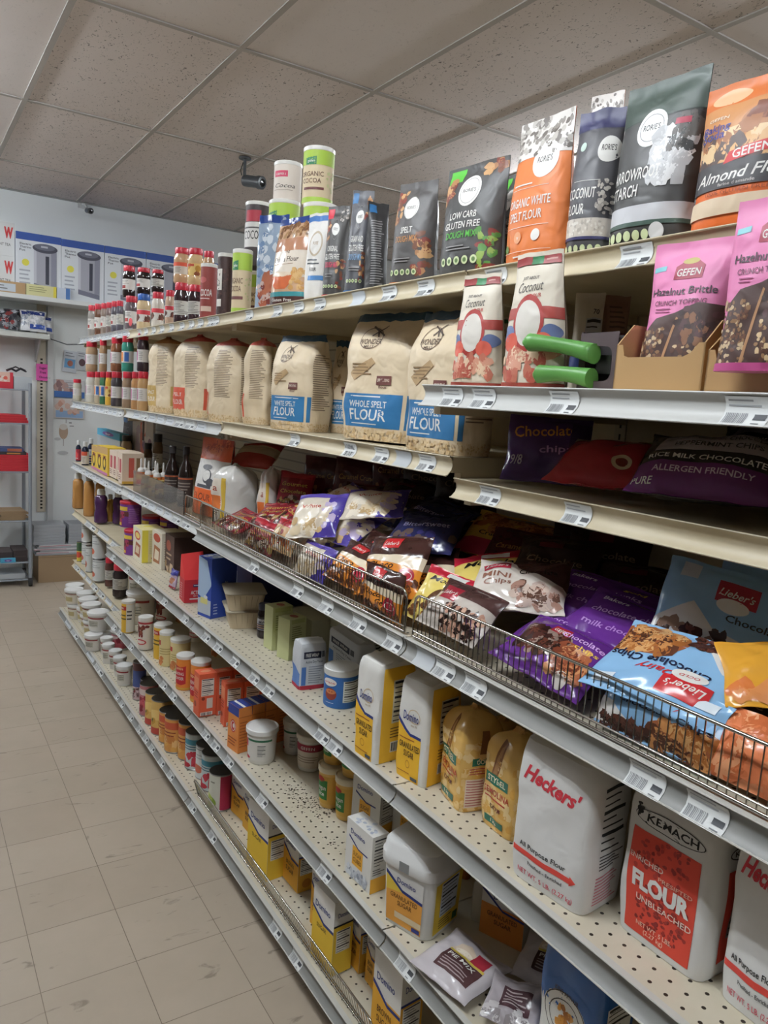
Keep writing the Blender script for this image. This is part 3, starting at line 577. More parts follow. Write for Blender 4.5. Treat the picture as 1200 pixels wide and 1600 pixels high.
 'orange_choc': (0xE08A24, [('r', -1, .62, 1, 1, 0x3E2420), ('p', [(-1, .56), (1, .42), (1, .62), (-1, .62)], 0xE8D8BC), ('t', 'Choco', -.3, .40, .1, 0x2A1614, .9), ('t', 'Gel', .2, .27, .1, 0x2A1614, .5), ('s', -.9, .02, .9, .22, 40, .12, 0x4A2A1E, 0x5E3620, 0x8A4A1E), ('c', .6, .3, .26, 0xA8283A), ('o', .6, .3, .2, .075, WH, .9), ('r', -.5, .74, .1, .94, RED), ('t', "Lieber's", -.2, .79, .07, WH, .5)]),
 'yellow_choc': (0xE8D068, [('r', -1, .84, 1, 1, 0xB81E34), ('t', 'Mocola', .0, .72, .1, BLK, 1.4), ('e', .1, .38, .4, .24, 0x5A3A24), ('s', -.8, .05, .9, .25, 26, .13, 0x6A4428, 0x8A5A30), ('r', -.2, .86, .6, .97, WH)]),
 'yellow_cookie': (0xD9A83A, [('r', -1, .0, 1, .3, 0xB8284A), ('t', 'Crunchy Cookies', .1, .38, .08, BLK, 1.5), ('s', -.9, .5, .9, .92, 50, .16, 0xB8702E, 0x8A4A1E, 0xC98A48)]),
 'white_choc': (0xD9CFC4, [('p', [(-.1, .75), (1, .4), (1, 1), (-.3, 1)], 0x4A2C28), ('p', [(-.9, .82), (-.3, .92), (-.25, .72), (-.8, .64)], 0xA8283C), ('t', "Lieber's", -.57, .75, .075, WH, .5, .1), ('t', 'MINI', -.5, .5, .1, 0x8A5A48, .6), ('t', 'Chips', -.45, .38, .09, 0x8A5A48, .6), ('t', 'Chocolate', .35, .62, .1, 0x2A1A18, .8), ('s', -.1, .1, .9, .42, 36, .13, 0xA88070, 0xD8C0B0, 0x5E4034, 0xC8B0A4)]),
 'white_choc_b': (0xC4BAB0, [('r', -1, .66, 1, 1, 0x4A3230), ('r', -.75, .52, -.15, .82, 0x9C2838), ('t', "Lieber's", -.45, .62, .1, WH, .5), ('s', -.2, .04, .9, .5, 90, .075, 0x3A2420, 0xD0A890, 0x2E1C1A, 0xB88A74), ('b', -.8, .2, -.3, .4, 3, 0x8A7A70)]),
 'gold': (0xE0A026, [('e', .5, .55, .4, .25, 0xC8341E), ('e', .5, .55, .33, .2, WH), ('s', -.8, .1, .5, .35, 12, .25, 0xD87838, 0xE09050), ('r', .2, .85, .9, .93, BLK)]),
 'apricot': (0xD88A5C, [('s', -.95, .05, .95, .95, 44, .3, 0xE08050, 0xC86A3A, 0xE8A070, 0xD87848), ('r', .2, .8, .9, .97, 0x3A2A24)]),
 'dark_red': (0x4E1820, [('t', 'Caramel Crunch', 0, .55, .1, 0xA87A40, 1.5), ('s', -.9, .05, .9, .4, 26, .14, 0x3A1416, 0x6A2A26, 0x8A5A3A)]),
 'dark_brown': (0x33221E, [('t', 'Chocolate', 0, .5, .1, 0x77624E, 1.4), ('s', -.9, .05, .9, .4, 20, .16, 0x4A3028, 0x241816, 0x5A3E30), ('r', -.5, .75, .1, .9, 0x5E1E28)]),
 'dark_navy': (0x23264E, [('t', 'Bittersweet', 0, .5, .1, 0x8E8AA8, 1.4), ('s', -.9, .1, .9, .35, 18, .16, 0x33306A, 0x5A4A44)]),
 'chocpurple': (0x4A2A6A, [('t', 'Chocolate', -.05, .66, .17, 0xC8843A, 1.5, .12), ('t', 'chips', .25, .42, .10, 0xB88AC8, .8, .1), ('t', '9/8', -.7, .22, .14, 0xB0A8B8, .3), ('r', .55, 0, 1, .9, 0x3A2452)]),
 'redchoc': (0xA8202E, [('c', .42, .3, .2, 0xD8C0A0), ('c', .42, .3, .12, 0x7A2A20), ('r', -1, .9, 1, 1, 0x8A8478), ('p', [(.4, .8), (.95, .72), (.95, .78), (.45, .88)], 0xA89A50)]),
 'blackchoc': (0x242022, [('r', -.75, .46, .95, .80, 0xA49CA4), ('t', 'DAIRY-FREE MILK CHOCOLATE', .1, .67, .08, 0x2A2426, 1.5), ('t', 'PEPPERMINT CHIPS', .1, .53, .08, 0x2A2426, 1.2), ('r', -1, 0, 1, .30, 0x6A2A6E), ('t', 'RICE MILK CHOCOLATE', 0, .34, .06, WH, 1.6), ('t', 'ALLERGEN FRIENDLY', 0, .19, .06, 0xD8C0D8, 1.4), ('t', 'PURE', -.8, .08, .06, WH, .3)]),
 'brownsugar': (0xC4BDC0, [('r', -.45, .18, .75, .52, 0x4E3436), ('p', [(-.5, .55), (.3, .55), (.2, .72), (-.1, .8), (-.4, .74)], 0xD8C4AC), ('e', -.1, .62, .3, .05, 0xE8DCC8), ('r', .2, .56, .7, .78, 0x9A2838), ('t', 'PIE MIX', .1, .42, .07, WH, .9), ('b', -.35, .2, .65, .38, 4, 0xA8989A), ('r', -.45, .52, .75, .56, 0xC8B048)]),
 'clearbag': (0xA79FA2, [('r', -.5, .25, .6, .7, 0x4A3338), ('b', -.4, .3, .5, .66, 5, 0xB0A4A4), ('s', -.9, .0, .9, .25, 20, .2, 0xC6C0C0, 0x8C8486, 0xDAD6D4)]),
 'whitefoil': (0xD2D2D4, [('s', -.9, .05, .9, .95, 24, .28, 0xB8BCC4, 0xE8E8EC, 0x8E94A0), ('r', -.9, .75, .9, .95, 0x2E3E7E), ('r', -.3, .1, .9, .3, 0x3A56A8)]),
 'darkfoil': (0x4A4A50, [('s', -.9, .05, .9, .95, 30, .26, 0x8E9298, 0x2E2E36, 0xB8BCC4, 0x8A3A3A)]),
 'packet': (0xC8B4C8, [('r', -1, .7, 1, 1, 0x4A4A98), ('e', 0, .4, .6, .2, 0xC88A6A), ('r', -1, 0, 1, .12, 0xA82838)]),
 'orangeflour': (0xE2DFDA, [('r', -1, .72, 1, 1, 0xD85A24), ('s', -.6, .8, .95, .98, 20, .16, 0xB83E18, 0xE87A40), ('r', -1, 0, 1, .34, 0xE86418), ('t', 'FLOUR', -.05, .19, .09, 0x5A2210, 1.1), ('r', -.5, .35, .4, .39, 0x4A4A50), ('e', .05, .5, .26, .09, 0x4A4A4E), ('e', .02, .51, .22, .07, WH), ('e', .3, .43, .22, .05, 0x44444A), ('e', -.05, .62, .3, .035, 0x77777A)]),
 'whitebag': (0xD9D4CA, [('r', -.75, .10, .2, .78, 0xE8DCCC), ('r', -.7, .25, .1, .48, 0xE07A3A), ('t', 'a', -.3, .56, .11, 0x9C3A20, .3), ('r', .2, .05, .55, .80, 0xD8B440), ('b', -.65, .12, .1, .24, 3, 0x8A6A50)]),
 'redpack': (0xC84A40, [('r', -1, .4, 1, .75, 0xD8C4A8), ('r', -1, .8, 1, 1, 0xB83A34)]),
}
TAPER = {'whitecoco': .70, 'orange': .84, 'red': .86, 'blue': .80, 'spelt': .86, 'green': .98, 'almond': 1., 'arrow': 1.}
@memo
def stand(w, h, d, sty, seed, cr):
    c, it = STY[sty]; g = G('matte'); F, B = pouch(w, h, d, seed, False, cr, 20, 28, .0012, TAPER.get(sty, .94)); bag(g, F, B, c); g.prt(F, it, seed=seed)
    return [('pouch', g.mesh('pouch', 60))]
@memo
def pillow(w, h, d, sty, seed, cr, k='film'):
    c, it = STY[sty]; g = G(k); F, B = pouch(w, h, d, seed, True, cr, 30, 30, .0032); bag(g, F, B, c); g.prt(F, it, seed=seed)
    return [('bag', g.mesh('bag', 70))]
def wonder(lab, name1, full=True):
    it = [('r', -.85, .10, .86, .36, lab), ('b', -.6, .325, .6, .35, 1, WH), ('t', name1, -.1, .255, .05, WH, 1.05), ('t', 'FLOUR', -.1, .155, .085, WH, 1.05), ('b', -.6, .115, .4, .135, 1, WH)] if lab else []
    if full: it += [('o', -.25, .79, .3, .085, 0x6E5440, .93), ('t', 'WONDER', -.25, .745, .042, 0x5A4434, .62), ('t', 'MILLS', -.25, .715, .02, 0x5A4434, .26), ('p', [(-.1, .80), (-.06, .80), (-.1, .85), (-.16, .85)], 0x4A382C), ('p', [(-.3, .88), (-.28, .89), (.08, .815), (.06, .805)], 0x4A382C), ('p', [(.08, .89), (.06, .895), (-.26, .815), (-.24, .805)], 0x4A382C),
                    ('p', [(-.75, .52), (-.1, .64), (.02, .60), (-.55, .46)], 0xB89A70), ('b', -.65, .5, -.05, .6, 4, 0x8E7250), ('r', .08, .43, .5, .50, 0x6A3A34), ('t', 'SPROUTING', .28, .455, .024, 0xE0D4C0, .34), ('t', 'flour', .28, .405, .022, 0x6A3A34, .25)]
    return it
WON = {'wblue': (0x2F74A8, 'WHOLE SPELT', 0x27506F), 'wwhite': (0x2F78AC, 'WHITE SPELT', 0x27506F), 'wred': (0xD8583C, 'SPROUTED', 0xD05048), 'wtan': (0xC8A45A, 'RYE', 0xB07840), 'wredback': (0, '', 0xCC5A50)}
@memo
def kraft(w, d, h, sty, seed):
    lab, nm, top = WON[sty]; g = G('matte'); S_ = sack(w, d, h, seed, 'ridge' if sty in ('wblue', 'wwhite') else 'gather', .006, .05, sq=5, nv=30, crease=.0032); c = 0xDFCBAA
    A = S_['wrap']; nt = 2
    g.grid(A[:-nt], c); g.grid(A[-nt - 1:], top); g.grid(S_['top'], top); b = A[0, :-1]; g.add(b, [tuple(range(len(b)))[::-1]], c)
    it = wonder(lab, nm); wheat = [('s', -.97, .01, .97, .085, 150, .045, 0xD6BC90, 0xE0C8A0, 0xC8A878)]
    if sty in ('wredback', 'wred', 'wtan'): it = [('b', -.1, .36, .75, .86, 24, 0x8A7460), ('r', -.98, .08, -.12, .36, lab or 0xD8583C), ('t', 'SPELT', -.58, .25, .045, WH, .6), ('t', 'FLOUR', -.58, .15, .06, WH, .66)] if sty != 'wredback' else [('b', -.4, .3, .7, .88, 28, 0x8A7460), ('r', -1, .08, -.80, .36, 0xD8583C)]
    g.prt(S_['front'], it + wheat, seed=seed)
    g.prt(S_['right'], [('b', -.7, .22, .6, .8, 26, 0x7A6450), ('r', -1, .10, -.75, .36, lab or c)] + wheat, seed=seed + 1)
    return [('bag', g.mesh('bag', 60))]
@memo
def sugarbag(w, d, h, seed):
    g = G('paper'); S_ = sack(w, d, h, seed, 'fold', .0022, .025, sq=14, nv=26, crease=.0007); sackmesh(g, S_, WH)
    g.prt(S_['front'], [('r', -1, 0, .62, .45, 0xF4BC0E), ('p', [(-1, .60), (-.1, .475), (.62, .475), (.62, .445), (-1, .445)], WH), ('p', [(-1, .615), (-.1, .475), (.62, .475), (.62, .445), (-.12, .445), (-1, .565)], NAVY), ('p', [(-1, .565), (-.12, .445), (-1, .44)], 0xF4BC0E), ('o', .1, .655, .40, .07, 0xC8A050, .93), ('t', 'Domino', -.12, .60, .085, NAVY, 1.0), ('t', 'since 1901', .1, .55, .022, 0xA08A60, .4), ('b', -.8, .395, .4, .425, 1, 0xB0641C), ('t', 'GRANULATED', -.08, .315, .06, 0x3A2A18, 1.35), ('t', 'SUGAR', -.1, .235, .06, 0x3A2A18, .7), ('o', -.15, .16, .16, .04, 0xC07A1C, .85), ('b', -.8, .06, .3, .08, 1, 0xB0641C), ('r', .1, .02, .55, .055, 0x55585C)], seed=seed)
    g.prt(S_['right'], [('r', -.82, 0, 1, .97, 0xF4BC0E), ('n', -.25, .40, .85, .84, 0xDAD2B4), ('b', -.3, .24, .8, .36, 4, 0x7A5A18), ('r', -.25, .10, .7, .21, WH), ('|', -.2, .11, .65, .2, BLK)], seed=seed)
    return [('bag', g.mesh('bag', 60))]
@memo
def flourbag(w, d, h, sty, seed):
    g = G('paper'); S_ = sack(w, d, h, seed, 'fold', .004, .05, sq=7, nv=26, crease=.0012); sackmesh(g, S_, 0xE0DFDC)
    if sty == 'hk':
        it = [('t', "Heckers'", -.05, .72, .105, 0xCF2F3E, 1.5, -.10, .035), ('t', 'All Purpose Flour', -.1, .255, .035, BLK, 1.2), ('p', [(-.96, .19), (.62, .19), (.62, .175), (.78, .21), (.62, .245), (.62, .23), (-.96, .23)], 0xE0463A), ('t', 'Presifted - Enriched', .0, .14, .025, 0x3A3436, .9), ('t', 'NET WT. 5 LB. (2.27 kg)', .0, .055, .035, 0xD85A6A, 1.5)]
        g.prt(S_['right'], [('n', -.55, .42, .6, .88, 0xDCDBD8), ('b', -.5, .3, .6, .41, 5, 0x3A3636), ('b', -.6, .05, .6, .27, 9, 0xC86A7A)], seed=seed)
    else:
        it = [('r', -.78, .05, .74, .76, 0xDE4630), ('s', -.6, .5, .5, .75, 50, .05, 0x9C2A24, 0xB83228), ('s', -.5, .12, .6, .42, 110, .045, 0x8E2620, 0xA82C22), ('e', 0, .855, .8, .058, 0x1E1C1C), ('e', 0, .855, .78, .052, 0xE0DFDC), ('t', 'KEMACH', .08, .832, .05, BLK, 1.15, 0, .022), ('r', -.74, .83, -.7, .92, BLK), ('s', -.78, .85, -.64, .93, 12, .04, BLK), ('t', 'ENRICHED', -.35, .555, .034, 0xF0D8C8, .75), ('t', 'PRESIFTED', .3, .50, .026, 0xF0B8A0, .7), ('t', 'FLOUR', .0, .375, .11, WH, 1.25, 0, .05), ('t', 'UNBLEACHED', .1, .29, .042, 0xF4DCCC, 1.2), ('t', 'NET WT. 5 LBS.', -.05, .12, .03, 0xF0C0A8, .8), ('t', '(2.27 kg)', -.05, .08, .03, 0xF0C0A8, .45)]
        g.prt(S_['right'], [('r', -.4, .1, .8, .72, 0xDE4630), ('n', -.1, .25, .7, .66, 0x8A7A74), ('e', .1, .82, .5, .04, BLK), ('e', .1, .82, .46, .033, 0xE0DFDC), ('t', 'KEM', .1, .806, .034, BLK, .6)], seed=seed)
    g.prt(S_['front'], it, seed=seed)
    return [('bag', g.mesh('bag', 60))]
@memo
def semolina(w, d, h, seed):
    g = G('film'); S_ = sack(w, d, h, seed, 'gather', .004, .05, sq=6, nv=26, crease=.002); sackmesh(g, S_, 0xE2B45E, ct=0xD8A050)
    ears = [('s', -.95, .0, .95, .75, 46, .22, 0xECC67E, 0xDCA648, 0xF0D294)]
    g.prt(S_['front'], ears + [('p', [(-.4, .55), (.0, .58), (.25, .92), (-.1, .95)], 0x8A5A34), ('p', [(-.3, .58), (-.1, .58), (.12, .88), (-.02, .9)], 0xB08050), ('r', -.72, .47, .62, .575, 0x1F6B56), ('t', 'STYBEL', -.05, .495, .058, 0xEADFC0, 1.05), ('t', 'SEMOLINA', .0, .36, .065, 0xB8382E, 1.5), ('b', -.7, .30, .6, .34, 1, 0xB8382E), ('t', 'סולת', .0, .22, .05, 0x6A2A20, .7), ('r', -.6, .06, .5, .13, 0x1F6B56), ('t', '1 kg', -.05, .08, .035, 0xEADFC0, .35)], seed=seed)
    g.prt(S_['right'], ears + [('r', -.5, .50, .6, .58, 0x1F6B56), ('t', 'סטיבל', .05, .515, .05, 0xEADFC0, .7), ('b', -.6, .40, .6, .48, 3, 0xB8484A), ('r', -.75, .05, .5, .36, 0xE8D4C0), ('b', -.7, .06, .45, .35, 10, 0xB86A6A), ('p', [(-.2, .62), (.3, .62), (.25, .85), (-.1, .85)], 0x8A5A34)], seed=seed)
    return [('bag', g.mesh('bag', 60))]
BOX = {
 'sugar': (WH, dict(front=[('r', -1, 0, 1, .52, 0xF0B024), ('p', [(-1, .66), (.1, .50), (1, .50), (1, .46), (.08, .46), (-1, .61)], NAVY), ('p', [(-1, .61), (.08, .46), (-1, .45)], 0xF0B024), ('t', 'Domino', -.1, .68, .085, NAVY, 1.3), ('t', 'BROWN', -.1, .33, .075, 0x5A3416, 1.0), ('t', 'SUGAR', -.1, .22, .075, 0x5A3416, 1.0)],
   right=[('r', -1, 0, 1, .62, 0xE6A824), ('r', -1, .60, 1, .63, NAVY), ('t', 'Domino', 0, .75, .07, NAVY, 1.3), ('n', -.8, .3, .8, .58), ('e', 0, .14, .5, .08, 0xC07A1C)], top=[('t', 'Domino', 0, .4, .3, 0x55534E, .9)])),
 'sugar_light': (WH, dict(front=[('r', -1, 0, 1, .60, 0xEBC21E), ('p', [(-1, .74), (.1, .60), (1, .60), (1, .56), (.08, .56), (-1, .70)], NAVY), ('p', [(-1, .70), (.08, .56), (-1, .55)], 0xEBC21E), ('t', 'Domino', -.05, .74, .085, NAVY, 1.4), ('t', 'SUGAR', -.1, .48, .055, 0x5A4416, .9)],
   right=[('r', -1, 0, 1, .66, 0xEBC21E), ('r', -1, .655, 1, .68, BLK), ('t', 'Domino', 0, .78, .06, NAVY, 1.2), ('n', -.7, .3, .75, .6, 0xE8E4DA)], top=[('t', 'D', 0, .45, .3, 0x55534E, .4)])),
 'cubes': (WH, dict(front=[('r', -.45, .26, .35, .60, 0xF0B024), ('p', [(-.75, .74), (.0, .60), (.7, .60), (.7, .575), (.0, .575), (-.75, .70)], NAVY), ('t', 'Domino', -.1, .78, .085, NAVY, 1.1), ('t', 'SUGAR', -.05, .44, .075, 0x7A4A10, .62), ('t', 'CUBES', -.05, .33, .075, 0x7A4A10, .62), ('s', -.9, .02, .8, .2, 40, .13, 0xC8CDD6, 0xB2B8C4, 0xDCE0E6, 0x8E95A4)],
   right=[('r', -1, 0, 1, .26, 0xF0B024), ('n', -.8, .45, .8, .95), ('b', -.8, .3, .8, .42, 3, 0x55534E)], top=[('s', -.9, .1, .9, .9, 16, .1, 0xC8CDD6, 0xB2B8C4)])),
 'granorange': (WH, dict(front=[('r', -1, .0, 1, .58, 0xE08A30), ('p', [(-1, .86), (.0, .56), (1, .52), (1, .48), (.0, .52), (-1, .80)], NAVY), ('t', 'Domino', .1, .70, .1, NAVY, 1.1), ('t', 'GRANULATED', .0, .38, .08, 0x5A3010, 1.4), ('t', 'SUGAR', .05, .26, .08, 0x5A3010, .8)])),
 'soda': (0xE08838, dict(front=[('r', -1, .8, 1, 1, 0x2A3C8A), ('c', .0, .55, .55, WH), ('o', 0, .55, .5, .14, RED, .8), ('e', 0, .55, .3, .1, RED), ('e', .1, .56, .16, .05, WH), ('b', -.8, .1, .8, .3, 3, 0x9A4A1C)], right=[('b', -.8, .1, .8, .7, 9, 0xB8642A), ('r', -1, .78, 1, .8, 0xC06A28)], top=[('r', -1, .0, 1, .35, 0x2A3C8A), ('r', -1, .35, 1, .55, WH), ('r', -1, .55, 1, 1, 0x2A3C8A)])),
 'orangered': (0xE0603A, dict(front=[('r', -.8, .62, .8, .9, 0xE88A60), ('c', -.3, .25, .4, 0x9A3A22), ('b', -.7, .4, .7, .58, 3, 0x9A2A1A)], right=[('n', -.75, .48, .7, .88), ('r', -.1, .18, .6, .42, 0xDAD6CC), ('c', -.5, .42, .2, 0x8A3420), ('r', -.8, .02, .6, .1, 0xE4E2DC), ('|', -.7, .02, .5, .09, BLK)], top=[('e', 0, .5, .4, .3, 0xE0906A)])),
 'yellowwhite': (0xE6DA9A, dict(front=[('r', -.9, .0, .9, 1, 0xE8E4CE), ('e', 0, .76, .6, .14, 0xC83A2A), ('e', 0, .76, .45, .09, 0xF0D870), ('p', [(-.6, .12), (.5, .1), (.7, .5), (-.3, .55)], 0xA85A34), ('p', [(-.4, .2), (.35, .2), (.45, .42), (-.2, .45)], 0xE0CFB0)], right=[('r', -1, 0, -.5, 1, 0xE8D83A), ('b', -.4, .25, .9, .9, 12, 0xC8BC9A), ('t', '9', -.1, .06, .1, RED, .3)], top=[('e', -.3, .5, .2, .2, 0xE8D83A)])),
 'brownwhite': (0xE0D8C4, dict(front=[('e', 0, .82, .7, .12, 0xB84A34), ('p', [(-.7, .1), (.6, .12), (.7, .56), (-.5, .6)], 0xA86A40), ('p', [(-.5, .2), (.4, .2), (.5, .46), (-.3, .5)], 0xE6D8C0)], right=[('b', -.8, .2, .8, .8, 9, 0xB8A890)])),
 'brown': (0x4A3028, dict(front=[('e', -.2, .72, .5, .14, 0x9A4A34), ('b', -.7, .3, .5, .55, 2, 0xB8A084), ('s', -.8, .02, .8, .22, 16, .2, 0xC8B090, 0xA88A64)], right=[('r', -1, .0, 1, 1, 0x3E2822)])),
 'yelbox': (0xE6C22E, dict(front=[('r', -1, .75, 1, 1, 0xC8A064), ('c', -.1, .42, .6, 0x3A2A20), ('c', -.1, .42, .35, 0xE6C22E), ('b', -.7, .55, .6, .7, 2, 0xA83A2A), ('r', -1, 0, 1, .1, 0xC87AA8)], right=[('c', 0, .3, .6, 0x3A2A20), ('c', 0, .3, .35, 0xE6C22E), ('b', -.8, .5, .8, .9, 5, 0xA8862A)])),
 'pinkbox': (0xE0CDB8, dict(front=[('r', -.5, .35, .5, .8, 0xB84A50), ('b', -.8, .1, .8, .3, 3, 0x8A5A54)], right=[('r', -.4, .2, .1, .85, 0xC85A4A), ('r', .3, .2, .7, .85, 0x8A6A44), ('r', -1, 0, 1, .08, 0xD8B03A)])),
 'yeastgreen': (0xC6CA92, dict(front=[('r', -.8, .88, .8, .98, 0xB4BA78), ('b', -.7, .45, .7, .82, 7, 0x7E8452), ('r', -.45, .05, .6, .27, 0xE0E0D0), ('|', -.4, .06, .55, .26, BLK)], right=[('b', -.7, .3, .7, .9, 10, 0x8A9060)], top=[('e', .1, .45, .35, .3, 0xA85A50)])),
 'palebox': (0xB9B69C, dict(front=[('b', -.7, .3, .7, .8, 6, 0x8A886E)])),
 'thermo': (0xDDE2E8, dict(front=[('r', -1, .88, 1, 1, 0x3557A6), ('t', 'Electric', -.58, .80, .035, 0x4A4E58, .5), ('t', 'Thermo', -.58, .75, .035, 0x4A4E58, .5), ('t', 'Pot', -.72, .70, .035, 0x4A4E58, .25), ('c', -.58, .52, .16, 0xE6DE4A), ('b', -.85, .15, -.35, .42, 4, 0xA8AEBA), ('r', -.22, .12, .80, .76, 0xA9AAB6), ('p', [(-.22, .12), (.80, .06), (.80, .14), (-.22, .2)], 0x77788A), ('r', -.22, .2, -.1, .76, 0xC6C8D2), ('r', .55, .15, .8, .74, 0x8E90A0), ('r', .3, .2, .46, .66, 0x3A3C4A), ('e', .28, .78, .56, .075, 0x4A4C5A), ('e', .26, .80, .46, .05, 0x6A6C7C), ('r', .1, .79, .4, .82, 0xB8BAC6)], right=[('r', -1, .88, 1, 1, 0x3557A6), ('b', -.8, .2, .8, .7, 8, 0xA8AEBA)], top=[('r', -1, 0, 1, 1, 0x3557A6)])),
 'wbox': (0xD8DADA, dict(front=[('t', 'W', .7, .55, .3, 0xCC3A3A, .45, 0, .06), ('t', 'INSTANT TEA', .3, .3, .08, 0x55585C, 1.0)], top=[])),
 'yellowcard': (0xD8D49A, dict(front=[('r', .8, 0, 1, 1, 0xE0D03A), ('b', -.8, .3, .6, .85, 3, 0x9A9868)])),
 'bluewhite': (0xC8D2E2, dict(front=[('r', .3, 0, .9, 1, 0x4A78B8)], right=[('r', -1, 0, -.2, 1, 0x4A78B8)])),
 'brownbox': (0x9A8060, dict(front=[('r', -1, .93, 1, .95, 0x7A6448)], top=[('r', -1, .48, 1, .52, 0x7A6448)])),
 'redbox': (0xC4273A, dict(front=[('b', -.9, .2, .3, .4, 1, 0xE4C4C4)])),
 'greybox': (0xB9BFC4, dict(front=[])),
 'bluebar': (0x46A8CC, dict(front=[('e', 0, .5, .5, .3, 0x7A4AA0), ('t', 'bar', 0, .35, .3, WH, .4)])),
 'redbook': (0xC8202E, dict(front=[('r', -1, .4, 1, .5, 0x8E1820)], right=[])),
 'bluebook': (0x3A4A78, dict(front=[('r', .1, .1, .9, .9, 0xA85A3A)], right=[])),
}
@memo
def box(w, d, h, sty):
    c, fs = BOX[sty]; g = G('card'); S_ = carton(w, d, h); cartonmesh(g, S_, c)
    for f, it in fs.items():
        if it: g.prt(S_[f], it, seed=3, off=.0005)
    return [('carton', g.mesh('carton', 30))]
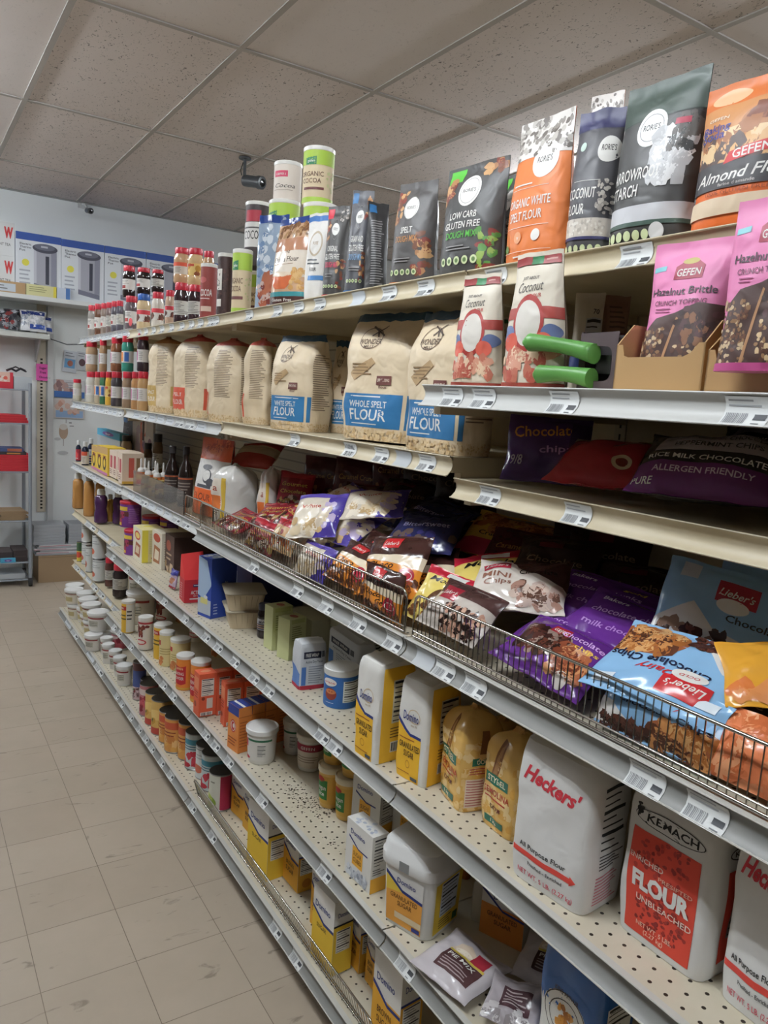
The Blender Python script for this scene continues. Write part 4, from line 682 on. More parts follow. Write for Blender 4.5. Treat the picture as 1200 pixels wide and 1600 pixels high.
# round packs: label dictionaries (ground, items)
LAB = {
 'cocoa_red': (0x8E3A34, [('t', 'COCOA', .1, .44, .13, WH, .75), ('b', -.3, .36, .45, .41, 1, 0xE0C8C0), ('r', -.2, .14, .45, .24, 0xD8BCA8), ('e', -.1, .75, .25, .06, 0xB85A58)]),
 'cocoa_dark': (0x3E2826, [('s', -1, 0, 1, 1, 90, .06, 0x54342E, 0x2E1C1A), ('r', -.35, .45, .12, .80, 0xD8D4CC), ('t', 'CA', -.1, .52, .1, 0x3A2A26, .2), ('r', -.35, .18, .1, .3, 0xD8D4CC)]),
 'cocoa_green': (0xDDC9A4, [('r', -1, .72, 1, 1, 0xA8C83E), ('r', -1, 0, 1, .10, 0xA8C83E), ('p', [(-.3, .72), (.05, .72), (.05, .88), (-.3, .85)], 0x2E7A52), ('t', 'gefen', -.12, .77, .05, WH, .24), ('t', 'ORGANIC', -.1, .50, .09, 0x6A4A3A, .75), ('t', 'COCOA', -.1, .37, .09, 0x6A4A3A, .62), ('r', -.35, .24, .3, .29, 0x6A3A38), ('s', .4, .2, .7, .6, 10, .05, 0xB8BC80, 0xC8C890)]),
 'cocoa_white': (0xE2D6CA, [('r', -.3, .64, .2, .82, 0xD8486A), ('t', 'GEFEN', -.05, .69, .06, WH, .35), ('t', 'Cocoa', .1, .33, .12, 0x2A2422, .7, 0, 0), ('b', -.3, .24, .5, .28, 1, 0xA89888)]),
 'coc': (0x3A3030, [('r', -1, .36, 1, .74, 0xD4D0CC), ('r', -.2, .75, .4, .92, 0xA8283A), ('t', 'COCOA', .1, .48, .13, 0x2A2626, .75), ('b', -.4, .62, .6, .68, 1, 0x4A4646)]),
 'bp': (0xE8882A, [('r', -1, 0, 1, .06, 0xD8A83A), ('p', [(-.42, .2), (.1, .15), (.35, .2), (.35, .8), (.1, .75), (-.42, .8)], 0xC2242E), ('t', 'GEFEN', -.03, .66, .07, 0xF0D8A0, .45), ('t', 'BAKING', -.03, .48, .1, WH, .55), ('t', 'POWDER', -.03, .32, .1, WH, .55)]),
 'yel': (0xE8B82E, [('r', -.5, .78, .3, .92, 0xB8342A), ('t', 'GEFEN', -.1, .81, .07, WH, .4), ('b', -.5, .4, .4, .65, 2, 0x6A5A2A), ('r', .3, .0, 1, 1, 0xDAD4C4), ('b', .35, .4, .7, .8, 3, 0x3A3634)]),
 'redwhite': (0xDDD8CE, [('r', -1, .88, 1, .95, 0xA8343A), ('s', -.5, .45, .5, .82, 22, .13, 0x5A2A22, 0x8A4A34, 0x7A2A28), ('e', 0, .25, .4, .1, 0xC83A44), ('e', 0, .25, .32, .06, 0xE4D8D0)]),
 'cream': (0xE2D296, [('r', -.4, .68, .0, .84, 0xB83A34), ('b', -.1, .35, .8, .6, 3, 0xB8A468), ('s', -.6, .05, .1, .3, 8, .16, 0xD88A50, 0xC87A40)]),
 'crisco': (0x2A68B0, [('e', -.35, .80, .22, .13, WH), ('t', 'crisco', -.35, .76, .08, RED, .36), ('e', -.3, .42, .18, .2, 0x8A3424), ('e', -.3, .50, .16, .08, 0xC87A44), ('n', .05, .18, .6, .88, 0xD8DCD4), ('b', -.45, .1, -.05, .15, 1, 0xB8CCE4)]),
 'tubwhite': (0xDAD6CE, [('r', -.5, .86, .6, .97, 0x9A3A3A), ('n', -.15, .25, .35, .7, 0xC4C0B0)]),
 'honey': (0xD8D2C2, [('r', -.5, .9, .6, .98, 0x8A4438), ('r', -.2, .2, .3, .65, 0xB8A878)]),
 'can_white': (0xD3D6D4, [('r', -1, .93, 1, .95, 0x55585A), ('e', -.2, .3, .25, .14, 0xC86A50), ('b', -.3, .6, .4, .8, 2, 0xA8ACAC)]),
 'can_green': (0xD0C040, [('r', -1, .55, 1, 1, 0x3A5A3A), ('e', 0, .35, .5, .16, 0xC84A34)]),
 'can_orange': (0xD89A4A, [('r', -.5, .7, .5, .92, 0xC85A38), ('b', -.5, .45, .5, .65, 2, 0x8A3A20), ('s', -.6, .05, .6, .4, 14, .18, 0xE0A850, 0xC8803A, 0xE8C080)]),
 'can_yellow': (0xD8B060, [('r', -.4, .0, .4, .2, 0xB8483A), ('e', 0, .6, .4, .16, 0xE8C878), ('s', -.5, .2, .5, .45, 8, .12, 0x3A5A34, 0xC8983A)]),
 'can_red': (0xB8737A, [('r', -1, .7, 1, .9, 0xD8C8C4), ('s', -.6, .1, .6, .6, 12, .2, 0x8A2434, 0xC85A64)]),
 'can_blueish': (0xC2CCCC, [('r', -1, .72, 1, .88, 0x4A90A4), ('s', -.5, .05, .5, .45, 8, .2, 0xB82A3A, 0xC83A4A), ('b', -.4, .55, .4, .7, 2, 0x3A6A7A)]),
 'can_cherry': (0xD4D4C6, [('r', .18, 0, .62, 1, 0xA81E44), ('e', -.55, .75, .14, .14, 0xC83A54), ('e', -.35, .2, .4, .2, 0x8EA838), ('e', -.4, .3, .3, .14, 0xB8C860), ('b', -.2, .75, .1, .85, 1, 0x8A8A7A), ('n', .65, .2, 1, .9, 0xB8B4B0)]),
 'can_jam': (0x4A5A92, [('r', -1, .0, 1, .35, 0xC8B0B0), ('s', -.6, .02, .6, .3, 10, .2, 0x5A3A3A, 0x8A2A3A, 0x4A6A3A), ('r', -1, .8, 1, 1, 0x6A4A4A)]),
 'sanka': (0xA82838, [('e', -.2, .5, .5, .3, 0xD8484A), ('b', -.5, .1, .5, .25, 1, WH)]),
 'purp': (0x7A3C94, [('r', -.5, .72, .3, .9, 0xE0C03A), ('s', -.6, .15, .3, .6, 16, .16, 0x5A2A24, 0x8E4034, 0xA8385A), ('b', .35, .15, .9, .85, 8, 0xB888C8), ('r', -.5, .05, .0, .18, 0xD8B83A)]),
 'spice': (0xD8D4D0, [('r', -.45, .1, -.1, .9, 0xB86A94), ('b', 0, .15, .4, .85, 5, 0xA8A4A0)]),
 'spice_w': (0xDAD6D0, [('r', -.5, .1, .1, .4, 0x9A3A38), ('b', -.3, .5, .5, .9, 3, 0x8A8682)]),
 'spice_o': (0xD8D4D0, [('r', -.4, .1, .0, .9, 0xE08A4A), ('r', .1, .1, .4, .9, 0x3A68B0)]),
 'yellowlab': (0xE0C070, [('s', -.5, .1, .5, .9, 8, .16, 0x8A4A2A, 0xB8862A), ('r', -.5, .75, .2, .95, 0xB8402A)]),
 'redlab': (0xD8CCBE, [('r', -.6, .68, .6, 1, 0xD8583C), ('b', -.1, .1, .4, .6, 5, 0x8A8078)]),
 'nutlab': (0xCFCCC4, [('b', -.8, .05, .8, .95, 8, 0x6A6662)]),
 'dark_jar': (0xC8C8D2, [('r', -.8, .05, .8, .55, 0x3A3A5A), ('t', 'MALT', 0, .62, .22, 0x2A2A4A, .7), ('b', -.6, .1, .6, .5, 2, 0xD8B08A)]),
 'gfnut': (0xDAD6D0, [('r', -.8, .6, .8, .95, 0xC83A44), ('s', -.7, .02, .7, .35, 8, .24, 0x8A4A34, 0x5A3024)]),
 'bucketlab': (0xDDDAD4, [('r', -.34, .84, .5, .93, 0x2E6A4A), ('r', -.7, .55, -.35, .9, 0xC83A44), ('e', -.5, .1, .25, .08, 0xC83A4A), ('n', .02, .2, .3, .7, 0xD0CEC8)]),
 'greenlab': (0xDFAF48, [('r', -.42, .15, .12, .85, 0x3E8A44), ('e', -.2, .88, .2, .1, 0xB8342E), ('t', 'vegan', -.15, .5, .16, WH, .42), ('t', 'lite', -.15, .28, .16, WH, .3)]),
 'cream_lab': (0xD6CABA, [('r', -1, .68, 1, .98, 0x9A2A3E), ('t', 'GEFEN', -.1, .76, .12, WH, .5), ('b', -.5, .2, .5, .5, 3, 0x9A8A7A)]),
 'syr': (0x241A18, [('r', -.7, .1, .7, .9, 0x3A2A24), ('r', -.7, .9, .7, .96, 0xB85A2E), ('b', -.5, .2, .5, .8, 5, 0x8A8078)]),
 'dropper': (0xE07A30, [('r', -1, .0, 1, .3, 0xC8343A), ('e', 0, .6, .5, .2, 0xE8C060)]),
}
@memo
def canister(r, h, lab, lidc, lidh, yaw_half=2.2):
    gnd, it = LAB[lab]; g = G('card'); g.lathe([(r * .985, 0), (r, .002), (r, h - lidh)], gnd, cap=True); A = cyl(r, .003, h - lidh - .001, yaw_half); g.prt(A, it, seed=5)
    l = G('plastic'); l.lathe([(r * 1.02, h - lidh), (r * 1.035, h - lidh * .6), (r * 1.035, h - .002), (r * .98, h), (r * .93, h - .0015), (r * .5, h - .0015), (.002, h - .0012)], lidc, cap=True)
    return [('body', g.mesh('body')), ('lid', l.mesh('lid'))]
@memo
def can(r, h, lab):
    gnd, it = LAB[lab]; g = G('paper'); g.lathe([(r, .003), (r, h - .004)], gnd, cap=True); g.prt(cyl(r, .004, h - .005, 2.4), it, seed=7)
    rims = []
    for z in (0, h - .004): m = G('metal'); m.lathe([(r * 1.005, z), (r * 1.025, z + .001), (r * 1.025, z + .003), (r * 1.0, z + .004)], 0x9A9A9A, cap=False); rims.append(('rim', m.mesh('rim')))
    e = G('metal'); e.lathe([(r * 1.01, h), (r * .95, h - .003), (r * .88, h - .003), (r * .86, h - .0015), (r * .7, h - .0025), (r * .68, h - .0012), (r * .5, h - .0022), (.002, h - .0022)], 0x6E7072, cap=True)
    return [('body', g.mesh('body')), *rims, ('end', e.mesh('end'))]
@memo
def jar(r, h, body, lab, lidc, sq=0):
    gnd, it = LAB[lab]; g = G('gloss'); hb = h * .82
    g.lathe([(r * .9, 0), (r, .006), (r, hb * .27), (r * .97, hb * .30), (r * .97, hb * .70), (r, hb * .73), (r, hb * .88), (r * .80, hb), (r * .80, hb + .004)], body)
    lb = G('paper'); A = cyl(r * .985, hb * .30, hb * .70, 2.5); lb.grid(A, gnd); lb.prt(A, it, seed=4)
    l = G('plastic'); l.lathe([(r * .86, hb + .001), (r * .88, hb + .003), (r * .88, h - .003), (r * .84, h), (.002, h)], lidc)
    return [('body', g.mesh('body', 50)), ('label', lb.mesh('label')), ('lid', l.mesh('lid'))]
@memo
def tub(r, h, lab, lidc=0xE6E6E4, k=.86, c=0xDAD8D2):
    gnd, it = LAB[lab]; g = G('plastic'); hl = h - .012; g.lathe([(r * k * .96, 0), (r * k, .004), (r * .97, hl * .92), (r * 1.0, hl * .94), (r * 1.0, hl)], c)
    lb = G('paper'); A = cyl(r * (k + .02) + .0004, hl * .12, hl * .88, 2.2, r1=r * .965 + .0006); lb.grid(A, gnd); lb.prt(A, it, seed=9)
    l = G('plastic'); l.lathe([(r * 1.03, hl - .004), (r * 1.07, hl - .002), (r * 1.07, h - .002), (r * 1.02, h), (r * .95, h - .003), (.002, h - .003)], lidc)
    return [('body', g.mesh('body')), ('label', lb.mesh('label')), ('lid', l.mesh('lid'))]
@memo
def squeeze(r, h, body, capc, lab=None, waist=.82):
    g = G('gloss'); z = h * .84
    g.lathe([(r * .9, 0), (r, .006), (r, z * .3), (r * waist, z * .5), (r * .96, z * .72), (r * .9, z * .9), (r * .5, z)], body)
    c = G('plastic'); c.lathe([(r * .62, z - .002), (r * .62, h * .93), (r * .5, h - .002), (.002, h)], capc)
    P = [('body', g.mesh('body', 60)), ('cap', c.mesh('cap'))]
    if lab: gnd, it = LAB[lab]; lb = G('paper'); A = cyl(r * 1.005, .012, z * .3, 2.0); lb.grid(A, gnd); lb.prt(A, it); P.insert(1, ('label', lb.mesh('label')))
    return P
@memo
def bottle(r, h, body, capc, lab, capmat='plastic'):
    gnd, it = LAB[lab]; g = G('gloss'); g.lathe([(r * .92, 0), (r, .005), (r, h * .52), (r * .8, h * .64), (r * .42, h * .76), (r * .38, h * .90)], body)
    lb = G('paper'); A = cyl(r * 1.006, h * .08, h * .50, 2.4); lb.grid(A, gnd); lb.prt(A, it)
    c = G(capmat); c.lathe([(r * .46, h * .87), (r * .46, h - .002), (r * .4, h), (.001, h)], capc)
    return [('body', g.mesh('body', 60)), ('label', lb.mesh('label')), ('cap', c.mesh('cap'))]
@memo
def pricetub(w, d, h):   # tall square-round sugar bucket
    P = rrect(1, 1, 1, .22); hl = h - .030
    def rg(z, sw, sd): Q = P * [w * sw, d * sd]; return np.column_stack([Q, np.full(len(P), z)])
    b = G('plastic'); ringmesh(b, [rg(0, .86, .86), rg(.005, .88, .88), rg(hl * .9, .965, .965), rg(hl, .97, .97)], 0xDDDCD8)
    def face(ax):
        rows = []
        for t in np.linspace(.06, .80, 6):
            s_ = .88 + (.965 - .88) * t / .9; z = hl * t
            rows.append([(u * w * s_ * .36, -d * s_ / 2 - .0006, z) if ax == 0 else (w * s_ / 2 + .0006, u * d * s_ * .36, z) for u in np.linspace(-1, 1, 6)])
        return np.array(rows)
    lb = G('paper'); A = face(0)
    lb.grid(A, 0xDDDCD8); lb.prt(A, [('r', -1, 0, 1, .66, 0xE8A23A), ('p', [(-1, 1), (-.1, .72), (1, .66), (1, .60), (-.1, .66), (-1, .92)], NAVY), ('p', [(-1, .92), (-.1, .66), (-1, .6)], 0xE8C83A), ('t', 'Domino', .1, .82, .1, NAVY, 1.0, -.05), ('t', 'GRANULATED', .0, .50, .09, 0x6A4410, 1.5), ('t', 'SUGAR', .05, .38, .09, 0x6A4410, .8), ('r', -.5, .12, 1, .24, 0xE4D0A8), ('r', .5, .02, .95, .1, NAVY)])
    lr = G('paper'); B = face(1); lr.grid(B, 0xEBC52E); lr.prt(B, [('n', -.6, .30, .7, .97, 0xC8D0D8), ('b', -.6, .05, .5, .25, 4, 0x6A5A1A), ('r', .5, .04, .9, .2, 0x3A6A3A)])
    l = G('plastic'); ringmesh(l, [rg(hl - .020, 1.02, 1.02), rg(hl - .016, 1.045, 1.045), rg(hl + .004, 1.045, 1.045), rg(hl + .008, 1.0, 1.0), rg(h - .006, .97, .97), rg(h, .90, .90)], 0xE2E2E0)
    t = G('plastic'); t.box(-.012, .012, -d * .526, -d * .515, hl - .018, hl + .002, 0x8A8C8C)
    return [('body', b.mesh('body', 50)), ('label', lb.mesh('label')), ('facts_label', lr.mesh('facts_label')), ('lid', l.mesh('lid', 40), [('latch', t.mesh('latch'))])]
@memo
def pan(w, d, h):
    P = rrect(1, 1, 1, .12)
    def rg(z, s, e=0): Q = P * [w * s + e, d * s + e]; return np.column_stack([Q, np.full(len(P), z)])
    g = G('card'); ringmesh(g, [rg(0, .80), rg(h * .94, .98), rg(h, 1.0), rg(h, .96), rg(.006, .78)], 0xC9B799)
    for i in (-1, 1):
        for q in np.linspace(-.3, .3, 5): g.tube([(q * w * .8, i * d * .402, 0.004), (q * w, i * d * .492, h * .9)], .0008, 0xA8967A, n=4)
    f = G('plastic'); Q = rg(h, 1.06); f.add(Q, [tuple(range(len(Q)))], 0xA89C84); Q2 = rg(h + .0015, 1.06); f.add(Q2, [tuple(range(len(Q2)))], 0xB8AE98)
    return [('tray', g.mesh('tray')), ('lid', f.mesh('lid'))]
@memo
def pouchfilm(w, h, d, sty, seed):
    c, it = STY[sty]; g = G('film'); F, B = pouch(w, h, d, seed, False, .004, 26, 32, .003); bag(g, F, B, c); g.prt(F, it, seed=seed)
    return [('pouch', g.mesh('pouch', 60))]
BOX['cardpic'] = (0xC8C4CC, dict(front=[('r', -.2, .2, .3, .95, 0xD87A70), ('s', -.9, .3, .9, .95, 14, .2, 0xB8A8C0, 0xE0D8DC, 0x8A6A8A), ('r', .0, .6, .2, .98, 0x4A2A2A)]))
BOX['yeastblue'] = (0x2A48A4, dict(front=[('p', [(-1, .35), (-.1, .3), (1, .55), (1, .6), (.3, .95), (-1, 1)], 0xA8C0DC), ('r', -1, .05, 1, .3, 0xB8C0CC), ('r', -.6, .22, .5, .32, 0xD8D080), ('e', .2, .34, .3, .03, 0xDADCE0)], right=[('t', 'INSTANT', .3, .5, .05, WH, .8, 1.57), ('b', -.8, .05, -.4, .25, 4, 0xA8B4D8)], top=[('s', -.9, .1, .9, .9, 14, .3, 0xC8CCD0, 0x8E949C)]))
BOX['navybox'] = (0x1E2A6E, dict(front=[('r', .2, .3, .25, .8, 0x8A94B8)]))
@memo
def dropper(r, h):
    g = G('plastic'); g.lathe([(r * .95, 0), (r, .003), (r, h * .55)], 0xDCDAD6); lb = G('paper'); A = cyl(r * 1.01, h * .06, h * .5, 2.6); lb.grid(A, LAB['dropper'][0]); lb.prt(A, LAB['dropper'][1])
    c = G('plastic'); c.lathe([(r, h * .55), (r * .8, h * .62), (r * .3, h * .66), (r * .22, h * .97), (r * .1, h)], 0xE0DEDA)
    return [('body', g.mesh('body')), ('label', lb.mesh('label')), ('nozzle', c.mesh('nozzle'))]
BOX['traycard'] = (0xB8966A, dict(front=[('r', -.9, .1, .55, .8, 0xC8D0D8), ('b', -.8, .2, .4, .7, 2, 0x77797C)]))
BOX['redwhitebox'] = (0xC8283A, dict(front=[('r', -1, .4, .8, 1, 0xE0B8A8), ('s', -.9, .45, .7, .95, 12, .14, 0xD85A4A, 0xE8D8D0)]))
BOX['blackbook'] = (0x2A2628, dict(front=[('r', .0, .3, .7, .7, 0xC88A3A)]))
BOX['darkbox'] = (0x3A3030, dict(front=[('r', -.8, .4, .8, .5, 0x4E4440)]))
BOX['paperwhite'] = (0xD0D0D2, dict(front=[('r', -1, .2, .4, .6, 0xB87A88)]))
BOX['papergrey'] = (0xA9ADB2, dict(front=[('r', -1, .2, 1, .35, 0x8E9298), ('r', -1, .6, 1, .72, 0x8A8E96)], top=[('b', -.8, .1, .8, .9, 8, 0x8E9298)]))

@memo
def medicine(r, h, lab):
    gnd, it = LAB[lab]; g = G('gloss'); g.lathe([(r * .94, 0), (r, .004), (r, h * .62), (r * .9, h * .70), (r * .45, h * .78), (r * .45, h * .82)], 0x1E2438)
    lb = G('paper'); A = cyl(r * 1.006, h * .06, h * .58, 2.2); lb.grid(A, gnd); lb.prt(A, it)
    c = G('plastic'); c.lathe([(r * .56, h * .80), (r * .58, h * .81), (r * .58, h - .002), (r * .5, h), (.001, h)], 0xDCDCDC)
    return [('body', g.mesh('body', 60)), ('label', lb.mesh('label')), ('cap', c.mesh('cap'))]
# ================================================================ goods on the shelves
Z5, Z55, Z4, Z45, Z3, Z2, Z1, Z0 = 1.7195, 1.509, 1.379, 1.339, 1.035, .736, .426, .126
R3 = lambda v: round(float(v), 3)
RAD = math.radians
def face(z, L, Rr, yt, d, fn, name, label, cat, group=None, mk=None, hmax=None, tilt=None):
    """a flat fronted package between two front corners; yt is the height its top is seen at"""
    c, w, y = spot(z, L, Rr, d); f = (pt(L, z) + pt(Rr, z)) / 2; h = hgt(f, yt) - 0
    if hmax: h = min(h, hmax)
    return put(name, fn(R3(w), R3(h), R3(d)), c, y, label, cat, group, tilt)
def rnd(z, a, b, at, yt, fn, name, label, cat, group=None, yaw=-60, r=None, h=None):
    """a round pack seen between columns a and b; at < 10: X of its axis, else the row of its front foot"""
    m = (a + b) / 2
    if at < 10: c = colx(m, at, z); f = c
    else:
        f = onZ(m, at, z); dep = (f - O) @ FW; q = (b - a) / 2 / FPX * dep; u = np.array([f[0], f[1], 0]); c = f + u / np.linalg.norm(u) * (r or q)
    dep = (c - O) @ FW; r = r or (b - a) / 2 / FPX * dep; h = h or hgt(f, yt)
    put(name, fn(R3(r), R3(h)), (c[0], c[1], z), RAD(yaw), label, cat, group); return c, r, h
ST = lambda sty, seed, cr=.003: (lambda w, h, d: stand(w, h, d, sty, seed, cr))
SK = lambda f, *a: (lambda w, h, d: f(w, d, h, *a))
BX = lambda sty: (lambda w, h, d: box(w, d, h, sty))
# ---- topmost shelf
face(Z5, (1054, .905), (1222, .91), 103, .075, ST('almond', 11), 'flour_pouch', 'orange almond flour pouch with a dark title band on the topmost shelf', 'flour')
face(Z5, (930, .91), (1060, .925), 108, .075, ST('arrow', 12), 'flour_pouch', 'dark grey arrowroot pouch with a green top and white heap printed on it', 'flour')
face(Z5, (868, .90), (943, .925), 158, .07, ST('coco', 13), 'flour_pouch', 'dark coconut flour pouch with a navy top between arrowroot and orange pouches', 'flour')
face(Z5, (769, .905), (862, .905), 170, .07, ST('orange', 14), 'flour_pouch', 'orange white spelt flour pouch with a marbled white top', 'flour')
face(Z5, (885, 1.01), (942, 1.03), 140, .06, ST('orange', 15), 'flour_pouch', 'second orange spelt flour pouch, its tip peeking up behind the dark coconut pouch', 'flour')
face(Z5, (672, .90), (766, .925), 247, .075, ST('green', 16), 'baking_mix_pouch', 'dark low carb baking mix pouch with a green flag and green lettering', 'baking mix')
face(Z5, (745, .99), (795, .98), 264, .06, ST('green', 17), 'baking_mix_pouch', 'second dark green-flag mix pouch mostly hidden behind the first one', 'baking mix')
face(Z5, (594, .90), (662, .935), 276, .075, ST('spelt', 18), 'baking_mix_pouch', 'dark spelt baking mix pouch with an orange brown foot', 'baking mix')
face(Z5, (572, .925), (606, .98), 312, .06, ST('backside', 19), 'baking_mix_pouch', 'black back of a mix pouch wedged between the blue and the spelt pouch', 'baking mix')
face(Z5, (533, .90), (574, .945), 290, .07, ST('blue', 20), 'baking_mix_pouch', 'dark grey mix pouch with a blue foot', 'baking mix')
face(Z5, (495, .90), (533, .94), 315, .07, ST('red', 21), 'baking_mix_pouch', 'dark grey mix pouch with a red flag and a red foot', 'baking mix')
face(Z5, (466, .92), (500, .95), 330, .06, ST('bluetop', 22), 'flour_pouch', 'white flour pouch with a blue stripe along its top', 'flour')
face(Z5, (411, .90), (466, .945), 334, .07, lambda w, h, d: pouchfilm(w, h, d, 'quinoa', 23), 'flour_pouch', 'shiny tan quinoa flour pouch with a printed bowl', 'flour')
face(Z5, (393, .935), (440, 1.0), 333, .03, lambda w, h, d: pouchfilm(w, h, d, 'foilblue', 24), 'flour_pouch', 'crinkled clear and blue foil pouch beside the quinoa pouch', 'flour')
CAN = lambda lab, lc=0xE4E2DC, lh=.012: (lambda r, h: canister(r, h, lab, lc, lh))
rnd(Z5, 361, 391, .945, 391, CAN('cocoa_green'), 'cocoa_canister', 'green banded cocoa canister standing on the shelf beside the dark brown one', 'cocoa', yaw=-52)
rnd(Z5, 338, 363, .95, 397, CAN('cocoa_dark'), 'cocoa_canister', 'dark brown cocoa canister between the red one and the green one', 'cocoa', yaw=-62)
rnd(Z5, 312, 337, .93, 413, CAN('cocoa_red'), 'cocoa_canister', 'red brown cocoa canister at the shelf edge', 'cocoa', yaw=-55)
c, r, h = rnd(Z5, 386, 414, 1.03, 392, CAN('cocoa_green'), 'cocoa_canister', 'green banded cocoa canister under the dark and white canister', 'cocoa', r=.042, h=.155)
rnd(Z5 + h, 386, 414, 1.03, 318, CAN('coc'), 'cocoa_canister', 'dark and white cocoa canister on top of a green one, behind the foil pouch', 'cocoa', r=.042)
c, r, h = rnd(Z5, 418, 462, 1.06, 392, CAN('coc'), 'cocoa_canister', 'dark cocoa canister at the foot of the pile behind the quinoa pouch', 'cocoa', r=.049, h=.155)
c, r, h2 = rnd(Z5 + h, 417, 464, 1.06, 316, CAN('cocoa_green'), 'cocoa_canister', 'green banded cocoa canister peeking above the quinoa pouch', 'cocoa', r=.049)
rnd(Z5 + h + h2, 428, 468, 1.07, 256, CAN('cocoa_white'), 'cocoa_canister', 'white cocoa canister with a pink badge high on the pile', 'cocoa', r=.044, yaw=-50)
c, r, h = rnd(Z5, 470, 515, 1.06, 321, CAN('cocoa_green'), 'cocoa_canister', 'green lidded cocoa canister mostly hidden behind the blue striped flour pouch', 'cocoa', r=.049)
rnd(Z5 + h, 471, 519, 1.06, 234, CAN('cocoa_green'), 'cocoa_canister', 'tall green and cream cocoa canister, highest of the canister pile', 'cocoa', yaw=-42)
J = lambda body, lab, lid=0xC4263A: (lambda r, h: jar(r, h, body, lab, lid))
DK, AM, CL = 0x2A2020, 0xA8703A, 0xB8B2AC
def col_of(px, X, z0, items, w):
    z = z0
    for fn, yt, lab, h in items:
        c, r, hh = rnd(z, px - w / 2, px + w / 2, X, yt, fn, 'spice_jar', lab, 'spice jar', 'spice jars of the topmost shelf', h=h); z += hh + .001
Z5f = 1.732
for px, yt, col, lb, lt in ((143, 477, 0x9A948E, 'spice_w', 'clear salt'), (153, 475, 0x6A4A3A, 'spice_w', 'brown seed'), (163, 474, 0x8A7A70, 'spice_w', 'grey salt'), (171, 473, 0x7A6A66, 'nutlab', 'dull peppercorn'), (179, 471, 0x5E5A62, 'spice_w', 'slate coloured pepper'), (187, 470, 0x5A5660, 'nutlab', 'blackish pepper')):
    rnd(Z5f, px - 5.5, px + 5.5, .935, yt, J(col, lb), 'spice_jar', 'slim red-lidded %s jar at the far end of the topmost shelf' % lt, 'spice jar', 'slim spice jars')
col_of(203, .935, Z5, [(J(0x6A5E62, 'spice_w'), 465, 'wide red-lidded jar below the first dark pepper jar', None), (J(DK, 'spice_w'), 415, 'wide red-lidded dark pepper jar, first of the raised row', None)], 19)
col_of(224, .94, Z5, [(J(0xD0B890, 'gfnut', 0x2A5AA8), 460, 'blue-lidded sprinkle jar on the topmost shelf', None), (J(DK, 'spice_w'), 419, 'wide red-lidded dark pepper jar, middle of the raised row', None)], 21)
col_of(246, .95, Z5, [(J(0xD8D0C4, 'gfnut'), 457, 'white labelled sprinkle jar with a red lid', None), (J(DK, 'nutlab'), 422, 'wide red-lidded dark pepper jar, last of the raised row', None)], 19)
col_of(265, .93, Z5, [(J(0xC8A890, 'gfnut'), 454, 'pink printed crumb jar beside the dark facts jar', None)], 15)
col_of(283, .95, Z5, [(J(0x38282C, 'nutlab'), 443, 'square dark jar with a facts panel and a red lid', None), (J(0xC8A078, 'redlab'), 388, 'tall peach coloured crumb jar with a red lid', None)], 24)
col_of(305, .96, Z5, [(J(0x38282C, 'nutlab'), 446, 'second dark jar with a red lid behind the cocoa', None), (J(0xD0B080, 'yellowlab'), 389, 'tall yellow labelled jar with a red lid', None)], 24)
col_of(325, .98, Z5, [(J(0x8A6A4A, 'nutlab'), 450, 'amber jar hidden behind the red brown cocoa', None), (J(0xB89068, 'redlab'), 393, 'narrow red-lidded jar behind the red brown cocoa', None)], 17)
g = G('plastic'); g.lathe([(.018, 0), (.018, .0012)], 0xCC2A34); q = colx(204, .893, 1.735)
o = put('shelf_wobbler', [('d', g.mesh('wobbler'))], (q[0], q[1], 1.757), RAD(-80), 'round red tag standing up from the shelf edge below the spice jars', 'shelf tag', None, RAD(-90))
